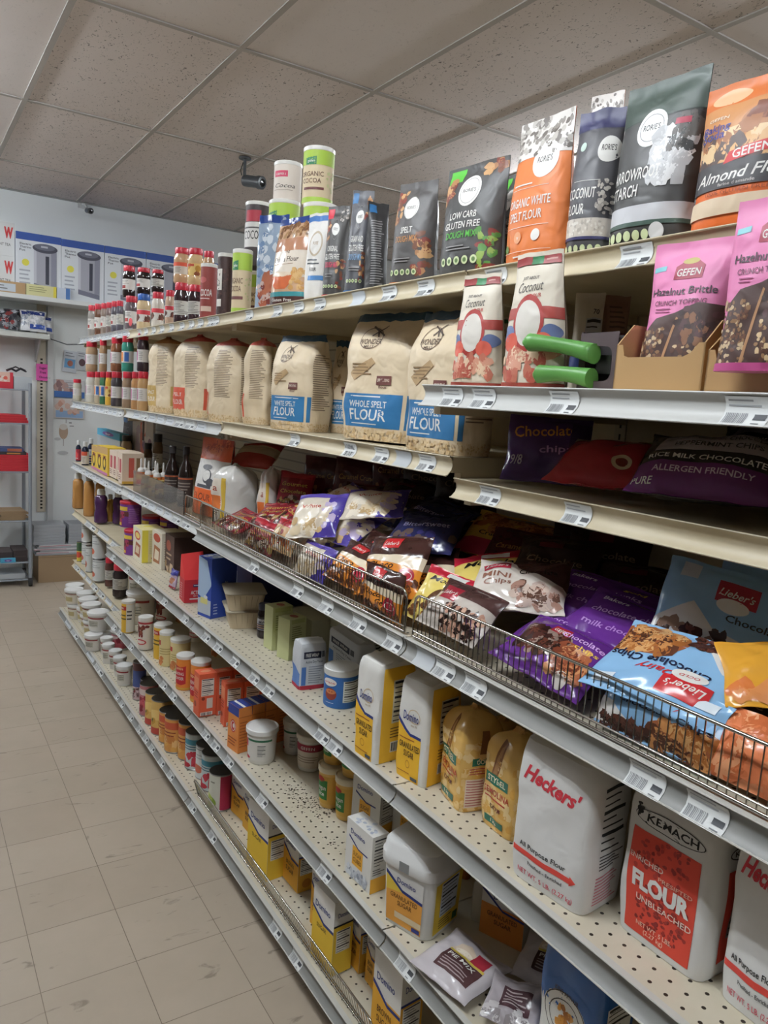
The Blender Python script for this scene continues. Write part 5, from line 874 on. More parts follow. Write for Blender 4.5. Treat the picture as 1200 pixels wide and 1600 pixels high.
# ---- second highest shelf beside the camera: coconut flour, tool, brittle
face(Z55, (690, .818), (772, .846), 424, .06, ST('whitecoco', 31, .004), 'flour_pouch', 'cream coconut flour pouch at the end of the shelf', 'flour')
face(Z55, (766, .815), (868, .833), 388, .055, ST('whitecoco', 32, .004), 'flour_pouch', 'cream coconut flour pouch behind the green handles', 'flour')
face(Z55, (884, .955), (932, .985), 412, .06, ST('nutri', 33), 'flour_pouch', 'cream pouch turned to show its facts panel above the green handles', 'flour', hmax=.168)
face(Z55, (932, 1.0), (975, 1.04), 415, .06, ST('tan', 34), 'flour_pouch', 'brown shaded pouch in the dark gap behind the cardboard tray', 'flour', hmax=.168)
face(Z55, (720, .99), (800, 1.01), 420, .06, ST('whitecoco', 35), 'flour_pouch', 'third coconut flour pouch standing in the back row', 'flour', hmax=.15)
def tray(L, Rr, yt, d, label):
    c, w, y = spot(Z55, L, Rr, d); h = hgt((pt(L, Z55) + pt(Rr, Z55)) / 2, yt); g = G('card'); k = 0xB8925E; t = .002
    g.box(-w / 2, w / 2, -d / 2, d / 2, 0, t, k); lo = h * .72
    for s_ in (-1, 1):
        A = [(s_ * w / 2, -d / 2, 0), (s_ * w / 2, d / 2, 0), (s_ * w / 2, d / 2, h * 1.5), (s_ * w / 2, -d / 2 + .03, h * 1.5), (s_ * w / 2, -d / 2, h)]
        B = [(x - s_ * t, yy, zz) for x, yy, zz in A]; g.add(A + B, [(0, 1, 2, 3, 4), (9, 8, 7, 6, 5)] + [(i, (i + 1) % 5, 5 + (i + 1) % 5, 5 + i) for i in range(5)], k)
    prof = [(-1, h), (-.86, h), (-.80, lo * 1.05), (-.72, lo), (.55, lo), (.70, lo * 1.1), (.86, h), (1, h)]
    for yy, q in ((-d / 2, t), (d / 2 - t, t)):
        A = [(u * w / 2, yy, zz) for u, zz in prof]; n = len(A); Bm = [(x, yy, 0) for x, _, _ in A]; A2 = [(x, yy + q, zz) for x, _, zz in A]; B2 = [(x, yy + q, 0) for x, _, _ in A]
        g.add(A + Bm + A2 + B2, [(i, n + i, n + i + 1, i + 1) for i in range(n - 1)] + [(2 * n + i, 2 * n + i + 1, 3 * n + i + 1, 3 * n + i) for i in range(n - 1)] + [(i, i + 1, 2 * n + i + 1, 2 * n + i) for i in range(n - 1)], k)
    put('display_tray', [('t', g.mesh('tray'))], c, y, label, 'cardboard tray'); return c, w, y
c1, w1, y1 = tray((957, .822), (1094, .826), 537, .13, 'brown cardboard tray holding the pink brittle bag beside the green handled tool')
c2, w2, y2 = tray((1099, .822), (1262, .826), 545, .13, 'brown cardboard tray holding the pink brittle bag that leans over its edge')
def instray(cw, dx, dy, dz, w, h, d, sty, seed, label, tilt=.0, roll=0.):
    c, _, y = cw; u = np.array([math.cos(y), math.sin(y), 0]); v = np.array([-math.sin(y), math.cos(y), 0]); p = c + u * dx + v * dy; p[2] = Z55 + dz
    put('brittle_bag', stand(w, h, d, sty, seed, .003), p, y, label, 'topping bag', None, tilt, roll)
instray((c1, w1, y1), .004, -.026, .004, .122, .190, .05, 'brittle', 41, 'pink hazelnut brittle bag standing in the tray beside the green handles', .06)
instray((c1, w1, y1), .0, .034, .004, .118, .165, .04, 'brittle', 42, 'pink hazelnut brittle bag hidden behind the one in the tray by the green handles', .06)
q = spot(Z55, (1101, .784), (1238, .790), .03)
put('brittle_bag', stand(R3(q[1]), .19, .03, 'brittle', 43, .003), q[0] + np.array([0, 0, .022]), q[2], 'pink hazelnut brittle bag leaning out over the tray wall at the edge of view', 'topping bag', None, .04)
# the green handled tool on its card
q = spot(Z55, (900, .86), (958, .875), .05)
def toolcard(w, d, h):
    g = G('card'); t = .002; dk = 0x4E4244; n = 20
    out = [(-w / 2, 0), (w / 2, 0), (w / 2, h), (-w / 2, h * .97)]; hole = [(w * .02 + w * .36 * (abs(math.cos(a)) ** .5) * np.sign(math.cos(a)), h * .46 + h * .30 * (abs(math.sin(a)) ** .5) * np.sign(math.sin(a))) for a in np.linspace(0, 6.283, n, endpoint=False)]
    tri = geometry.tessellate_polygon([[Vector((*p, 0)) for p in out], [Vector((*p, 0)) for p in hole]]); P = out + hole
    for yy in (-d / 2, -d / 2 + t): g.add([(x, yy, z) for x, z in P], tri, dk)
    H = [(x, -d / 2, z) for x, z in hole] + [(x, -d / 2 + t, z) for x, z in hole]; g.add(H, [(i, (i + 1) % n, n + (i + 1) % n, n + i) for i in range(n)], 0x8A7A78)
    g.box(-w / 2, -w / 2 + t, -d / 2 + t, d / 2, 0, h, dk); g.box(w / 2 - t, w / 2, -d / 2 + t, d / 2, 0, h * .9, dk); g.box(-w / 2 + t, w / 2 - t, -d / 2 + t, d / 2 - t, 0, t, dk); g.box(-w / 2 + t, w / 2 - t, d / 2 - t, d / 2, 0, h, 0x2A2626)
    g.box(-w * .5, w * .42, d / 2, d / 2 + t, h * .4, h * 1.0, 0x4C7A50)
    bl = G('metal'); bl.box(-.012, .012, -.006, .01, h * .3, h * .62, 0x77787A)
    hs = []
    for z0, z1, ln in ((h * .62, h * .78, .105), (h * .20, h * .22, .085)):
        q_ = G('plastic'); P = []
        for k in np.linspace(0, 1, 12):
            rr_ = .0132 * (1 - .25 * math.sin(k * 3.1)) * (1.0 if k < .9 else max(.35, math.sqrt(max(.0, 1 - ((k - .9) / .1) ** 2))))
            cx, cy_, cz = -.004 - ln * k * .96, -d / 2 - .004 - ln * k * .30, z0 + (z1 - z0) * k + .004 * math.sin(k * 3)
            P.append([(cx + .3 * rr_ * math.cos(a), cy_ + rr_ * math.cos(a), cz + rr_ * 1.15 * math.sin(a)) for a in np.linspace(0, 6.283, 14, endpoint=False)])
        ringmesh(q_, [np.array(p) for p in P], 0x5C9A48); hs.append(('handle', q_.mesh('handle', 60)))
    return [('card', g.mesh('card', 0)), ('blade', bl.mesh('blade'))] + hs
put('kitchen_tool', toolcard(q[1], .05, hgt((pt((900, .86), Z55) + pt((958, .875), Z55)) / 2, 518)), q[0], q[2], 'dark carded kitchen tool with two fat green handles sticking out', 'kitchen tool')
# ---- second highest shelf: kraft flour bags and far spice jars
KB = lambda sty, seed: (lambda w, h, d: kraft(w, d, h, sty, seed))
face(Z4, (527, .895), (631, .945), 487, .10, KB('wblue', 51), 'flour_bag', 'tall kraft whole spelt flour bag with a blue label, tilted beside the cream bag', 'flour', tilt=.03)
face(Z4, (640, .90), (730, .905), 478, .10, KB('wblue', 52), 'flour_bag', 'kraft whole spelt flour bag cut across by the coconut flour shelf', 'flour')
face(Z4, (595, 1.08), (650, 1.10), 520, .09, KB('wblue', 53), 'flour_bag', 'kraft whole spelt bag in the dark between the two blue labelled bags', 'flour')
face(Z4, (425, .90), (487, .945), 522, .10, KB('wwhite', 54), 'flour_bag', 'kraft white spelt flour bag with a blue label and a blue crimped top', 'flour')
face(Z4, (505, 1.01), (536, 1.05), 530, .08, KB('wwhite', 55), 'flour_bag', 'shaded kraft bag behind the white spelt bag', 'flour')
face(Z4, (376, .90), (418, .96), 530, .09, KB('wredback', 56), 'flour_bag', 'plain backed kraft bag with a red edge beside the white spelt bag', 'flour')
face(Z4 - .008, (320, .90), (368, .95), 530, .10, KB('wredback', 57), 'flour_bag', 'plump kraft bag showing its printed back, third from the spice jars', 'flour')
face(Z4 - .008, (266, .90), (318, .955), 524, .10, KB('wred', 58), 'flour_bag', 'kraft bag with a red label, second from the spice jars', 'flour')
face(Z4 - .008, (228, .90), (266, .95), 528, .09, KB('wtan', 59), 'flour_bag', 'kraft bag with a tan label standing next to the spice jars', 'flour')
zf = 1.371
low = [(143, 'spice', 0xCFCBC0), (153, 'spice_o', 0xB8A890), (161, 'spice_o', 0x3A6A4A), (170, 'yellowlab', 0xD8A838), (182, 'spice', 0x4A4448), (199, 'spice', 0x9A8068), (213, 'spice', 0xB88858), (223, 'spice', 0xC09868)]
nm = ['white', 'cream', 'green', 'yellow', 'dark grey', 'brown speckled', 'orange brown', 'pale brown']
for (px, lb, c_), n_ in zip(low, nm):
    w = 17 if px > 175 or px < 150 else 11
    c, r, h = rnd(zf, px - w / 2, px + w / 2, .905, 581, J(c_, lb), 'spice_jar', 'red-lidded %s spice jar in the lower row beside the kraft bags' % n_, 'spice jar', 'lower row of spice jars')
    up = {143: ('spice', 0xB89878, 'pale pink'), 161: ('spice', 0xA88868, 'sand coloured'), 182: ('spice', 0x8A5A40, 'rust coloured'), 199: ('spice_o', 0x3A8A78, 'teal'), 223: ('spice', 0x3A2E34, 'nearly black')}.get(px)
    if up: rnd(zf + h + .001, px - 10, px + 10, .905, 534, J(up[1], up[0]), 'spice_jar', 'red-lidded %s spice jar in the upper row under the topmost shelf' % up[2], 'spice jar', 'upper row of spice jars', r=r * 1.05, h=h * .97)
rnd(1.367, 114, 127, .885, 593, J(0xC8C4B4, 'spice'), 'spice_jar', 'small red-lidded jar alone at the far end of the shelf', 'spice jar')
# ---- small low shelf: dark chocolate bags
def lie(z, px, X, w, h, d, sty, seed, yaw, lean, name, label, cat, group=None, roll=0., cr=.006, dz=0., py=None):
    """a soft bag; px (and py) is where its middle is seen at depth X"""
    mt = Matrix.Rotation(RAD(yaw), 4, 'Z') @ Matrix.Rotation(-RAD(lean), 4, 'X') @ Matrix.Rotation(RAD(roll), 4, 'Y')
    up = np.array(mt @ Vector((0, 0, h / 2)))
    if X is None: c = onZ(px, py, z + d * .6)
    elif py is None: c = colx(px, X, z); c[2] = z + dz + abs(up[2]) + d * .45 * abs(math.sin(RAD(lean)))
    else: c = onX(px, py, X)
    lowest = min((mt @ Vector((sx * w / 2, 0, zz)))[2] for sx in (-1, 1) for zz in (-h / 2, h / 2)); c = np.array(c); c[2] = max(c[2], z + .003 - lowest + d * .45 * abs(math.sin(RAD(lean))))
    return put(name, pillow(w, h, d, sty, seed, cr), c - up, RAD(yaw), label, cat, group, RAD(lean), RAD(roll))
lie(Z45, 853, .98, .15, .125, .04, 'chocpurple', 61, -52, 22, 'chocolate_bag', 'purple bag with copper script leaning in the shade', 'chocolate bag', py=722)
lie(Z45, 945, .975, .165, .15, .055, 'redchoc', 62, -65, 64, 'chocolate_bag', 'deep red bag lying on the small low shelf', 'chocolate bag', py=752)
lie(Z45, 1110, .97, .20, .15, .07, 'blackchoc', 63, -68, 58, 'chocolate_bag', 'black and plum bag of peppermint chips lying on the small low shelf', 'chocolate bag', py=772)
lie(Z45, 1185, 1.06, .18, .15, .06, 'blackchoc', 64, -70, 68, 'chocolate_bag', 'black bag behind the peppermint chips, under the brittle shelf', 'chocolate bag', py=716)
# ---- basket level, far end: bottles, boxes and syrups
Zf = 1.018
B3 = lambda body, cap, lab: (lambda r, h: bottle(r, h, body, cap, lab))
for px, w, yt, lb, X, t in ((122.5, 8, 688, 'sanka', .905, 'first, by the shelf end'), (133, 11, 690, 'redlab', .90, 'second from the shelf end, red labelled'), (142, 10, 685, 'dark_jar', .945, 'third, half hidden by the yellow cartons')):
    rnd(Zf - .007, px - w / 2, px + w / 2, X, yt, lambda r, h, lb=lb: medicine(r, h, lb), 'extract_bottle', 'dark extract bottle with a white cap, %s' % t, 'bottle', yaw=-55)
def carts(z, rows, sty, d, name, lab, cat, grp):
    for i, (a, b, X, yt, t) in enumerate(rows): face(z, (a, X), (b, X), yt, d, BX(sty), name, lab % t, cat, grp)
carts(Zf - .004, ((143, 151, .90, 696, 'first'), (151.5, 160, .895, 697, 'second'), (160.5, 169, .895, 699, 'third')), 'yelbox', .09, 'small_carton', 'yellow carton beside the dark extract bottles, %s of the three', 'carton', 'yellow cartons')
carts(Zf, ((170, 176, .90, 703, 'first'), (176.5, 182.5, .90, 704, 'second'), (183, 189, .90, 706, 'third'), (189.5, 195, .90, 707, 'fourth')), 'pinkbox', .10, 'small_carton', 'cream carton with red panels before the dropper bottles, %s of the four', 'carton', 'cream cartons')
for i, (px, X, t) in enumerate(((206, .95, 'first'), (213, .965, 'second'), (220, .95, 'third'), (226, .975, 'fourth'), (233, .955, 'fifth'), (241, .98, 'sixth'), (247, .97, 'seventh'), (253, .99, 'eighth'))):
    rnd(Zf, px - 4.5, px + 4.5, X, 707, lambda r, h: dropper(r, h), 'dropper_bottle', 'white nozzle colouring bottle behind the smoky divider, %s from the far end' % t, 'bottle', 'nozzle bottles', h=.125, r=.017)
for px, X, t in ((228, .90, 'pale'), (239, .905, 'yellow'), (250, .91, 'brown')):
    rnd(Zf, px - 7, px + 7, X, 738, lambda r, h, t=t: jar(r, h, {'pale': 0xC8B890, 'yellow': 0xC8A860, 'brown': 0x8A5A34}[t], 'yellowlab', 0xB89A50), 'preserve_jar', 'gold-lidded %s jar behind the smoky divider' % t, 'jar', h=.075)
rnd(Zf, 257, 279, .93, 698, B3(0x241814, 0x2A2626, 'syr'), 'syrup_bottle', 'dark syrup bottle with a black cap at the divider', 'bottle', yaw=-40)
rnd(Zf, 278, 300, .945, 699, B3(0x241814, 0x2A2626, 'syr'), 'syrup_bottle', 'dark syrup bottle with a black cap touching the orange flour bag', 'bottle', yaw=-40)
rnd(Zf, 189, 205, 1.08, 680, lambda r, h: jar(r, h, 0xA89478, 'nutlab', 0x2A2424), 'spread_jar', 'beige jar with a black lid in the row at the grooved panel', 'jar')
rnd(Zf, 238, 253, 1.10, 678, lambda r, h: jar(r, h, 0x7A6248, 'nutlab', 0x2A2424), 'spread_jar', 'tall brown jar with a black lid at the grooved panel', 'jar')
rnd(Zf, 224, 237, 1.08, 692, lambda r, h: jar(r, h, 0x5A4838, 'nutlab', 0x2A2424), 'spread_jar', 'short brown jar with a black lid at the grooved panel', 'jar')
face(Zf, (152, 1.05), (187, 1.05), 684, .06, BX('greybox'), 'small_carton', 'grey white carton under the blue bar', 'carton')
face(Zf + hgt(colx(170, 1.05, Zf), 684), (152, 1.05), (187, 1.05), 673, .05, BX('bluebar'), 'snack_bar', 'bright blue wrapped bar lying on a grey carton', 'snack bar')
face(Zf, (206, 1.12), (238, 1.13), 656, .012, BX('cardpic'), 'picture_card', 'white picture card with a pink figure before the grooved panel', 'card')
face(Zf, (184, 1.14), (204, 1.15), 652, .06, ST('backside', 77), 'snack_pouch', 'black pouch standing beside the picture card', 'pouch')
face(Zf, (288, .90), (338, .945), 686, .08, ST('orangeflour', 71, .004), 'flour_pouch', 'white and orange flour pouch standing behind the wire fence', 'flour', tilt=.10)
face(Zf, (322, 1.00), (352, 1.03), 690, .07, ST('redpack', 72), 'flour_pouch', 'orange red pouch right behind the white and orange flour pouch', 'flour')
def whitesack(w, d, h, seed):
    g = G('film'); S_ = sack(w, d, h, seed, 'gather', .006, .06, sq=4, nv=28, crease=.004); sackmesh(g, S_, 0xDBD8D2); g.prt(S_['front'], STY['whitebag'][1]); return [('bag', g.mesh('bag', 60))]
face(Z3, (326, .895), (358, .92), 728, .12, SK(whitesack, 73), 'flour_bag', 'white wrapped loaf shaped bag with a yellow striped label', 'flour')
face(Z3, (398, .955), (424, .99), 735, .08, SK(whitesack, 74), 'flour_bag', 'second white wrapped bag, in the shade beside the first', 'flour')
lie(Zf, 402, 1.12, .17, .14, .05, 'redpack', 75, -50, 55, 'flour_pouch', 'red and cream pouch slumped on top behind the white bags', 'flour', py=712)
lie(Z3, 455, 1.05, .12, .13, .04, 'maroon', 76, -50, 25, 'candy_bag', 'crimson bag leaning on the second white bag', 'candy', py=768)
# ---- basket of candy bags
def cb(px, py, X, w, h, d, sty, yaw, lean, label, roll=0., seed=None, cr=.006, cat='chocolate chips'):
    lie(Z3, px, X, w, h, d * .75, sty, seed or int(px * 7 + py), yaw, lean, 'candy_bag', label, cat, None, roll, cr, py=py)
cb(392, 822, .93, .17, .13, .04, 'maroon', -75, 70, 'maroon bag lying at the far corner of the fenced basket', 10)
cb(430, 806, .97, .17, .14, .04, 'maroon', -70, 66, 'maroon bag lying across the back of the crimson heap', -15)
cb(462, 818, .92, .17, .13, .04, 'maroon', -80, 58, 'maroon bag resting on the fence rail next to the purple and cream one', 18)
cb(418, 858, .862, .19, .09, .045, 'maroon', -90, 22, 'maroon bag with gold writing pressed upright behind the fence')
cb(475, 885, .862, .14, .09, .045, 'cream_red', -90, 22, 'cream and red bag pressed upright behind the fence, beside the maroon one')
cb(497, 862, .885, .15, .13, .04, 'cream_purple', -70, 40, 'cream and purple bag leaning over the fence rail', -12)
cb(545, 808, .99, .155, .125, .04, 'cream_purple', -75, 68, 'cream and purple bag lying high on the heap', 20)
cb(592, 832, .96, .155, .125, .04, 'cream_purple', -60, 66, 'cream and purple bag lying next to the navy bags', -18)
cb(560, 848, .93, .155, .125, .045, 'cream_purple', -70, 60, 'cream and purple bag in the middle of its heap', 8)
cb(525, 792, 1.08, .18, .14, .04, 'cream_red', -70, 70, 'cream and red bag shading off at the back of the heap', -10)
cb(505, 918, .862, .16, .09, .045, 'cream_purple', -90, 24, 'cream and purple bag pressed upright behind the fence')
cb(600, 812, 1.05, .15, .125, .04, 'cream_purple', -62, 70, 'cream and purple bag far in on its heap by the navy bags', -12)
cb(530, 835, .95, .15, .125, .04, 'cream_purple', -78, 60, 'cream and purple bag second from the fence on its heap', -20)
cb(655, 842, 1.02, .18, .16, .045, 'dark_navy', -70, 66, 'navy bag lying in the shade beyond the purple heap', 12)
cb(690, 835, 1.10, .18, .16, .045, 'dark_navy', -60, 70, 'navy bag deep in the shade at the panel', -14)
cb(628, 852, .97, .17, .15, .045, 'dark_navy', -65, 62, 'navy and cream bag between the purple heap and the brown bags', -6)
cb(563, 905, .86, .15, .11, .05, 'orange_choc', -82, 48, 'orange and brown bag pressed against the fence, first of its row', 5)
cb(612, 898, .89, .16, .15, .045, 'orange_choc', -75, 38, 'orange and brown bag leaning over the fence rail', -10)
cb(590, 885, .94, .15, .15, .045, 'orange_choc', -70, 48, 'orange and brown bag behind the one that leans over the rail', 14)
cb(648, 905, .93, .15, .15, .045, 'orange_choc', -60, 52, 'orange and brown bag in the row, tilted toward the yellow bag', -16)
cb(608, 945, .853, .15, .10, .045, 'orange_choc', -90, 6, 'orange and brown bag upright at the rail end of the long fence', 0)
cb(676, 900, 1.0, .15, .16, .04, 'orange_choc', -55, 52, 'orange and brown bag farther in behind the row', 18)
cb(676, 950, .88, .12, .12, .04, 'yellow_choc', -72, 42, 'yellow chocolate bag with a red top at the gap between the fences', 6)
cb(716, 905, .98, .15, .15, .04, 'yellow_choc', -60, 50, 'yellow chocolate bag with a red top farther in', -20)
cb(752, 868, 1.10, .22, .16, .04, 'yellow_cookie', -60, 62, 'amber cookie bag lying at the back under the small low shelf', 8)
cb(730, 850, 1.2, .2, .19, .03, 'yellow_cookie', -50, 55, 'amber cookie bag at the panel under the small low shelf', -10)
cb(800, 928, .95, .18, .14, .045, 'white_choc', -60, 62, 'shiny white and brown mini chips bag lying on the heap', -8, cr=.009)
cb(730, 1005, .872, .165, .11, .05, 'white_choc_b', -84, 48, 'white and brown bag pressed upright behind the short fence', 4)
cb(870, 1052, .885, .20, .125, .055, 'purple', -84, 62, 'violet bag with a cookie picture pressed behind the fence', 8, cr=.007)
cb(912, 1000, .975, .21, .12, .045, 'purple_b', -80, 66, 'violet bag lying first behind the cookie picture bag', 6)
cb(960, 985, 1.0, .22, .14, .045, 'purple_b', -78, 58, 'violet bag lying second behind the cookie picture bag', 10)
cb(930, 955, 1.04, .22, .14, .045, 'purple_b', -75, 62, 'violet bag lying farthest in behind the cookie picture bag', 6)
cb(1048, 1185, .858, .185, .088, .05, 'chips_blue', -88, 24, 'light blue chocolate chips bag upright behind the fence')
cb(1062, 1072, .885, .20, .15, .045, 'chips_blue', -82, 60, 'light blue chocolate chips bag lying upside down on the fence rail', 180)
cb(1128, 975, 1.03, .185, .15, .05, 'chips_blue_b', -66, 30, 'light blue chips bag leaning at the back of the heap', 8)
cb(1180, 955, 1.08, .18, .17, .05, 'chips_blue_b', -66, 24, 'light blue chips bag behind the leaning one', 10)
cb(1196, 1062, .93, .14, .11, .04, 'gold', -70, 58, 'golden yellow bag on the light blue heap', -20)
cb(1178, 1215, .858, .14, .09, .05, 'apricot', -88, 30, 'dried apricot bag behind the fence beside the light blue bag', 0, cat='dried fruit')
for px, py, X, sty, yaw, lean, t in ((510, 752, 1.18, 'dark_red', -50, 10, 'dark red caramel bag standing at the panel behind the crimson heap'), (560, 755, 1.2, 'dark_red', -48, 12, 'dark red caramel bag standing in the second place along the panel'), (615, 752, 1.22, 'dark_red', -46, 8, 'dark red caramel bag standing in the third place along the panel'),
    (665, 760, 1.22, 'dark_brown', -44, 12, 'brown chocolate bag standing beyond the dark red ones'), (700, 790, 1.2, 'dark_brown', -42, 14, 'brown chocolate bag standing next to the amber cookie bags'), (585, 790, 1.1, 'dark_red', -60, 50, 'dark red bag slumped before the standing ones'), (640, 795, 1.12, 'dark_brown', -60, 52, 'brown bag slumped before the standing ones'),
    (860, 900, 1.08, 'dark_brown', -60, 50, 'nearly black bag behind the white and brown mini chips'), (880, 870, 1.2, 'dark_brown', -55, 35, 'nearly black bag at the panel behind the mini chips'), (950, 880, 1.2, 'dark_brown', -60, 40, 'nearly black bag at the panel above the violet bags'), (820, 870, 1.12, 'dark_red', -58, 52, 'dark red bag between amber cookies and the black bags'), (990, 930, 1.15, 'dark_brown', -62, 55, 'nearly black bag between violet and light blue heaps'), (1100, 1090, .98, 'dark_brown', -70, 60, 'black bag under the light blue heap')):
    cb(px, py, X, .17, .16, .04, sty, yaw, lean, t)
# ---- open sugar level
for px, w, py, yt, X, t in ((122, 17, 0, 739, .905, 'first'), (139, 17, 0, 740, .91, 'second'), (156, 15, 0, 741, .96, 'third')):
    rnd(.729, px - w / 2, px + w / 2, X, yt, lambda r, h: squeeze(r, h, 0xC08A4A, 0xD8D6D0, None, .95), 'syrup_bottle', 'amber squeeze bottle with a white cap at the far shelf end, %s of three' % t, 'bottle', 'amber squeeze bottles')
for px, w, py, yt, t in ((157.5, 20, 818, 765, 'plum coloured squeeze bottle with a white cap, in front'), (184, 16, 819, 769, 'plum coloured squeeze bottle with a white cap, half hidden by the round tubs')):
    rnd(Z2, px - w / 2, px + w / 2, py, yt, lambda r, h: squeeze(r, h, 0x4A2A52, 0xDCDAD4, None), 'syrup_bottle', t, 'bottle')
rnd(Z2, 166, 178, .97, 772, lambda r, h: squeeze(r, h, 0xB8882E, 0xDCDAD4, None), 'syrup_bottle', 'honey yellow squeeze bottle between the two plum ones', 'bottle')
PT = lambda r, h: canister(r, h, 'purp', 0xC0283C, .012)
c, r, h = rnd(Z2, 192, 224, 866, 828, PT, 'snack_tub', 'purple printed tub with a red lid standing on the deck', 'tub', yaw=-70)
rnd(Z2 + h, 190, 223, float(c[0]), 784, PT, 'snack_tub', 'purple printed tub with a red lid set on another one', 'tub', yaw=-70, r=r)
for k, (px, X) in enumerate(((238, 1.06), (262, 1.12))):
    c, r, h = rnd(Z2, px - 14, px + 14, X, 826, PT, 'snack_tub', ('purple tub in the shade behind the yellow and white carton', 'purple tub in the shade behind the brown cartons')[k], 'tub', yaw=-70, h=.11)
face(Z2, (206, 868), (220, 879), 824, .10, BX('yellowwhite'), 'tea_carton', 'yellow and white carton with a red oval', 'carton')
face(Z2, (241, 880), (256, 890), 830, .10, BX('brownwhite'), 'tea_carton', 'cream carton with brown shapes beside the yellow and white one', 'carton')
face(Z2, (256.5, 890), (270, 900), 836, .16, BX('brown'), 'tea_carton', 'dark brown carton reaching deep into the shelf', 'carton')
face(Z2, (253, .98), (280, .99), 842, .2, BX('brown'), 'tea_carton', 'second dark brown carton in the shade behind the cream one', 'carton')
# red open yeast display, blue display, pans
def yeast_display(w, d, h, hl):
    g = G('card'); S_ = carton(w, d, h); cartonmesh(g, {k: S_[k] for k in ('front', 'right', 'back', 'left', 'bottom')}, 0xC01E2A)
    g.prt(S_['front'], [('t', 'ACTIVE', .1, .36, .16, WH, 1.0), ('t', 'DRY YEAST', .2, .26, .06, WH, .7), ('r', -.5, .14, .9, .19, WH), ('r', -.2, .68, .95, .80, 0x2A2E5E), ('b', -.15, .71, .9, .78, 1, WH)])
    g.prt(S_['left'], [('b', -.6, .1, .2, .8, 7, 0xD8A8A8)])
    l = G('card'); l.add([(-w / 2, -d / 2, h), (w / 2, -d / 2, h), (w / 2, d * .35, h + hl), (-w / 2, d * .35, h + hl * .9), (-w / 2, d / 2, h), (w / 2, d / 2, h)], [(0, 1, 2, 3), (3, 2, 5, 4), (0, 3, 4), (1, 5, 2)], 0xDA1F1E)
    return [('carton', g.mesh('carton', 0)), ('lid', l.mesh('lid', 0))]
c, w, y = spot(Z2, (285, 942), (320, 941), .075)
put('yeast_display', yeast_display(w, .075, .082, .088), c, y + .12, 'bright red yeast carton with a slanting lid', 'carton')
lie(Z2, 272, .855, .05, .07, .012, 'packet', 91, -80, 12, 'yeast_packet', 'small printed packet leaning against the red carton', 'packet', py=905)
face(Z2, (316, 962), (336, 970), 872, .10, BX('yeastblue'), 'yeast_display', 'tall blue and white yeast carton beside the baking trays', 'carton', hmax=.2)
face(Z2 + .001, (335, 1.0), (392, 1.01), 876, .2, BX('navybox'), 'shipping_carton', 'big navy carton in the shade behind the baking trays', 'carton', hmax=.24)
c, w, y = spot(Z2, (357, 981), (402, 977), .12)
PW, PD, PH = .125, .15, .056
c = onZ(372, 982, Z2) + np.array([.035, .06, 0])
put('baking_tray', pan(PW, PD, PH), c, -.25, 'lower beige loaf tray with a clear lid', 'baking tray')
put('baking_tray', pan(PW, PD, PH), c + np.array([-.004, -.004, PH + .003]), -.28, 'upper beige loaf tray with a clear lid', 'baking tray')
rnd(Z2, 401, 423, 998, 946, lambda r, h: jar(r, h, 0x2A2022, 'dark_jar', 0x2E3044), 'spread_jar', 'dark jar with a white malt label behind the pale green carton', 'jar', yaw=-25)
YG = BX('yeastgreen')
face(Z2, (424, 1017), (455, 1012), 948, .05, YG, 'yeast_carton', 'pale green yeast carton with a barcode', 'carton')
face(Z2, (450, 1033), (476, 1026), 966, .05, YG, 'yeast_carton', 'pale green yeast carton half behind the white foil brick', 'carton')
face(Z2, (452, 1.0), (486, 1.0), 960, .06, BX('palebox'), 'yeast_carton', 'olive grey carton in the row behind the foil bricks', 'carton')
face(Z2, (505, 1.06), (535, 1.06), 970, .06, BX('palebox'), 'yeast_carton', 'olive grey carton far in behind the foil bricks', 'carton')
def brick(w, d, h):
    g = G('paper'); S_ = sack(w, d, h, 7, 'fold', .003, .03, sq=8); sackmesh(g, S_, 0xCDD0D4)
    g.prt(S_['front'], [('r', -1, 0, 1, .09, 0xB0283C), ('r', -.75, .68, .55, .83, 0x20243A), ('t', 'FREE WRAP', -.1, .715, .075, WH, 1.0), ('r', .6, .70, .85, .83, 0x55585E), ('t', 'Active Dry Yeast', .05, .58, .055, 0x4A4E58, 1.3), ('r', -.9, .10, -.55, .5, 0x4A78BE), ('b', -.35, .12, .8, .52, 8, 0x8A9098)])
    g.prt(S_['left'], [('p', [(-1, .05), (.9, .05), (.9, .35), (-1, .55)], 0x5A80BE), ('r', -1, 0, 1, .08, 0xB0283C)])
    return [('bag', g.mesh('bag', 50))]
face(Z2, (467, 1079), (508, 1074), 1006, .06, SK(brick), 'yeast_brick', 'white foil yeast brick with a red foot, standing forward on the deck', 'yeast')
face(Z2, (512, 1.0), (556, .985), 993, .06, SK(brick), 'yeast_brick', 'white foil yeast brick in the shade behind the blue tub', 'yeast')
rnd(Z2, 504, 557, 1108, 1049, lambda r, h: canister(r, h, 'crisco', 0xD6D6D2, .016), 'shortening_tub', 'blue shortening tub with a white lid beside the yellow sugar bag', 'tub', yaw=-28)
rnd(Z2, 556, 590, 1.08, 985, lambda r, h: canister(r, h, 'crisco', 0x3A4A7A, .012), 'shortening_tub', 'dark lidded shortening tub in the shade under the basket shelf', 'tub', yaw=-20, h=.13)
SB = lambda s: SK(sugarbag, s)
face(Z2, (552, 1172), (586, 1196), 1034, .092, SB(3), 'sugar_bag', 'yellow and white granulated sugar bag beside the blue tub', 'sugar')
face(Z2, (617, 1207), (661, 1233), 1066, .092, SB(4), 'sugar_bag', 'yellow and white granulated sugar bag beside the semolina', 'sugar')
face(Z2, (590, .965), (640, .96), 1030, .092, SB(5), 'sugar_bag', 'sugar bag in the row behind the two yellow and white ones', 'sugar')
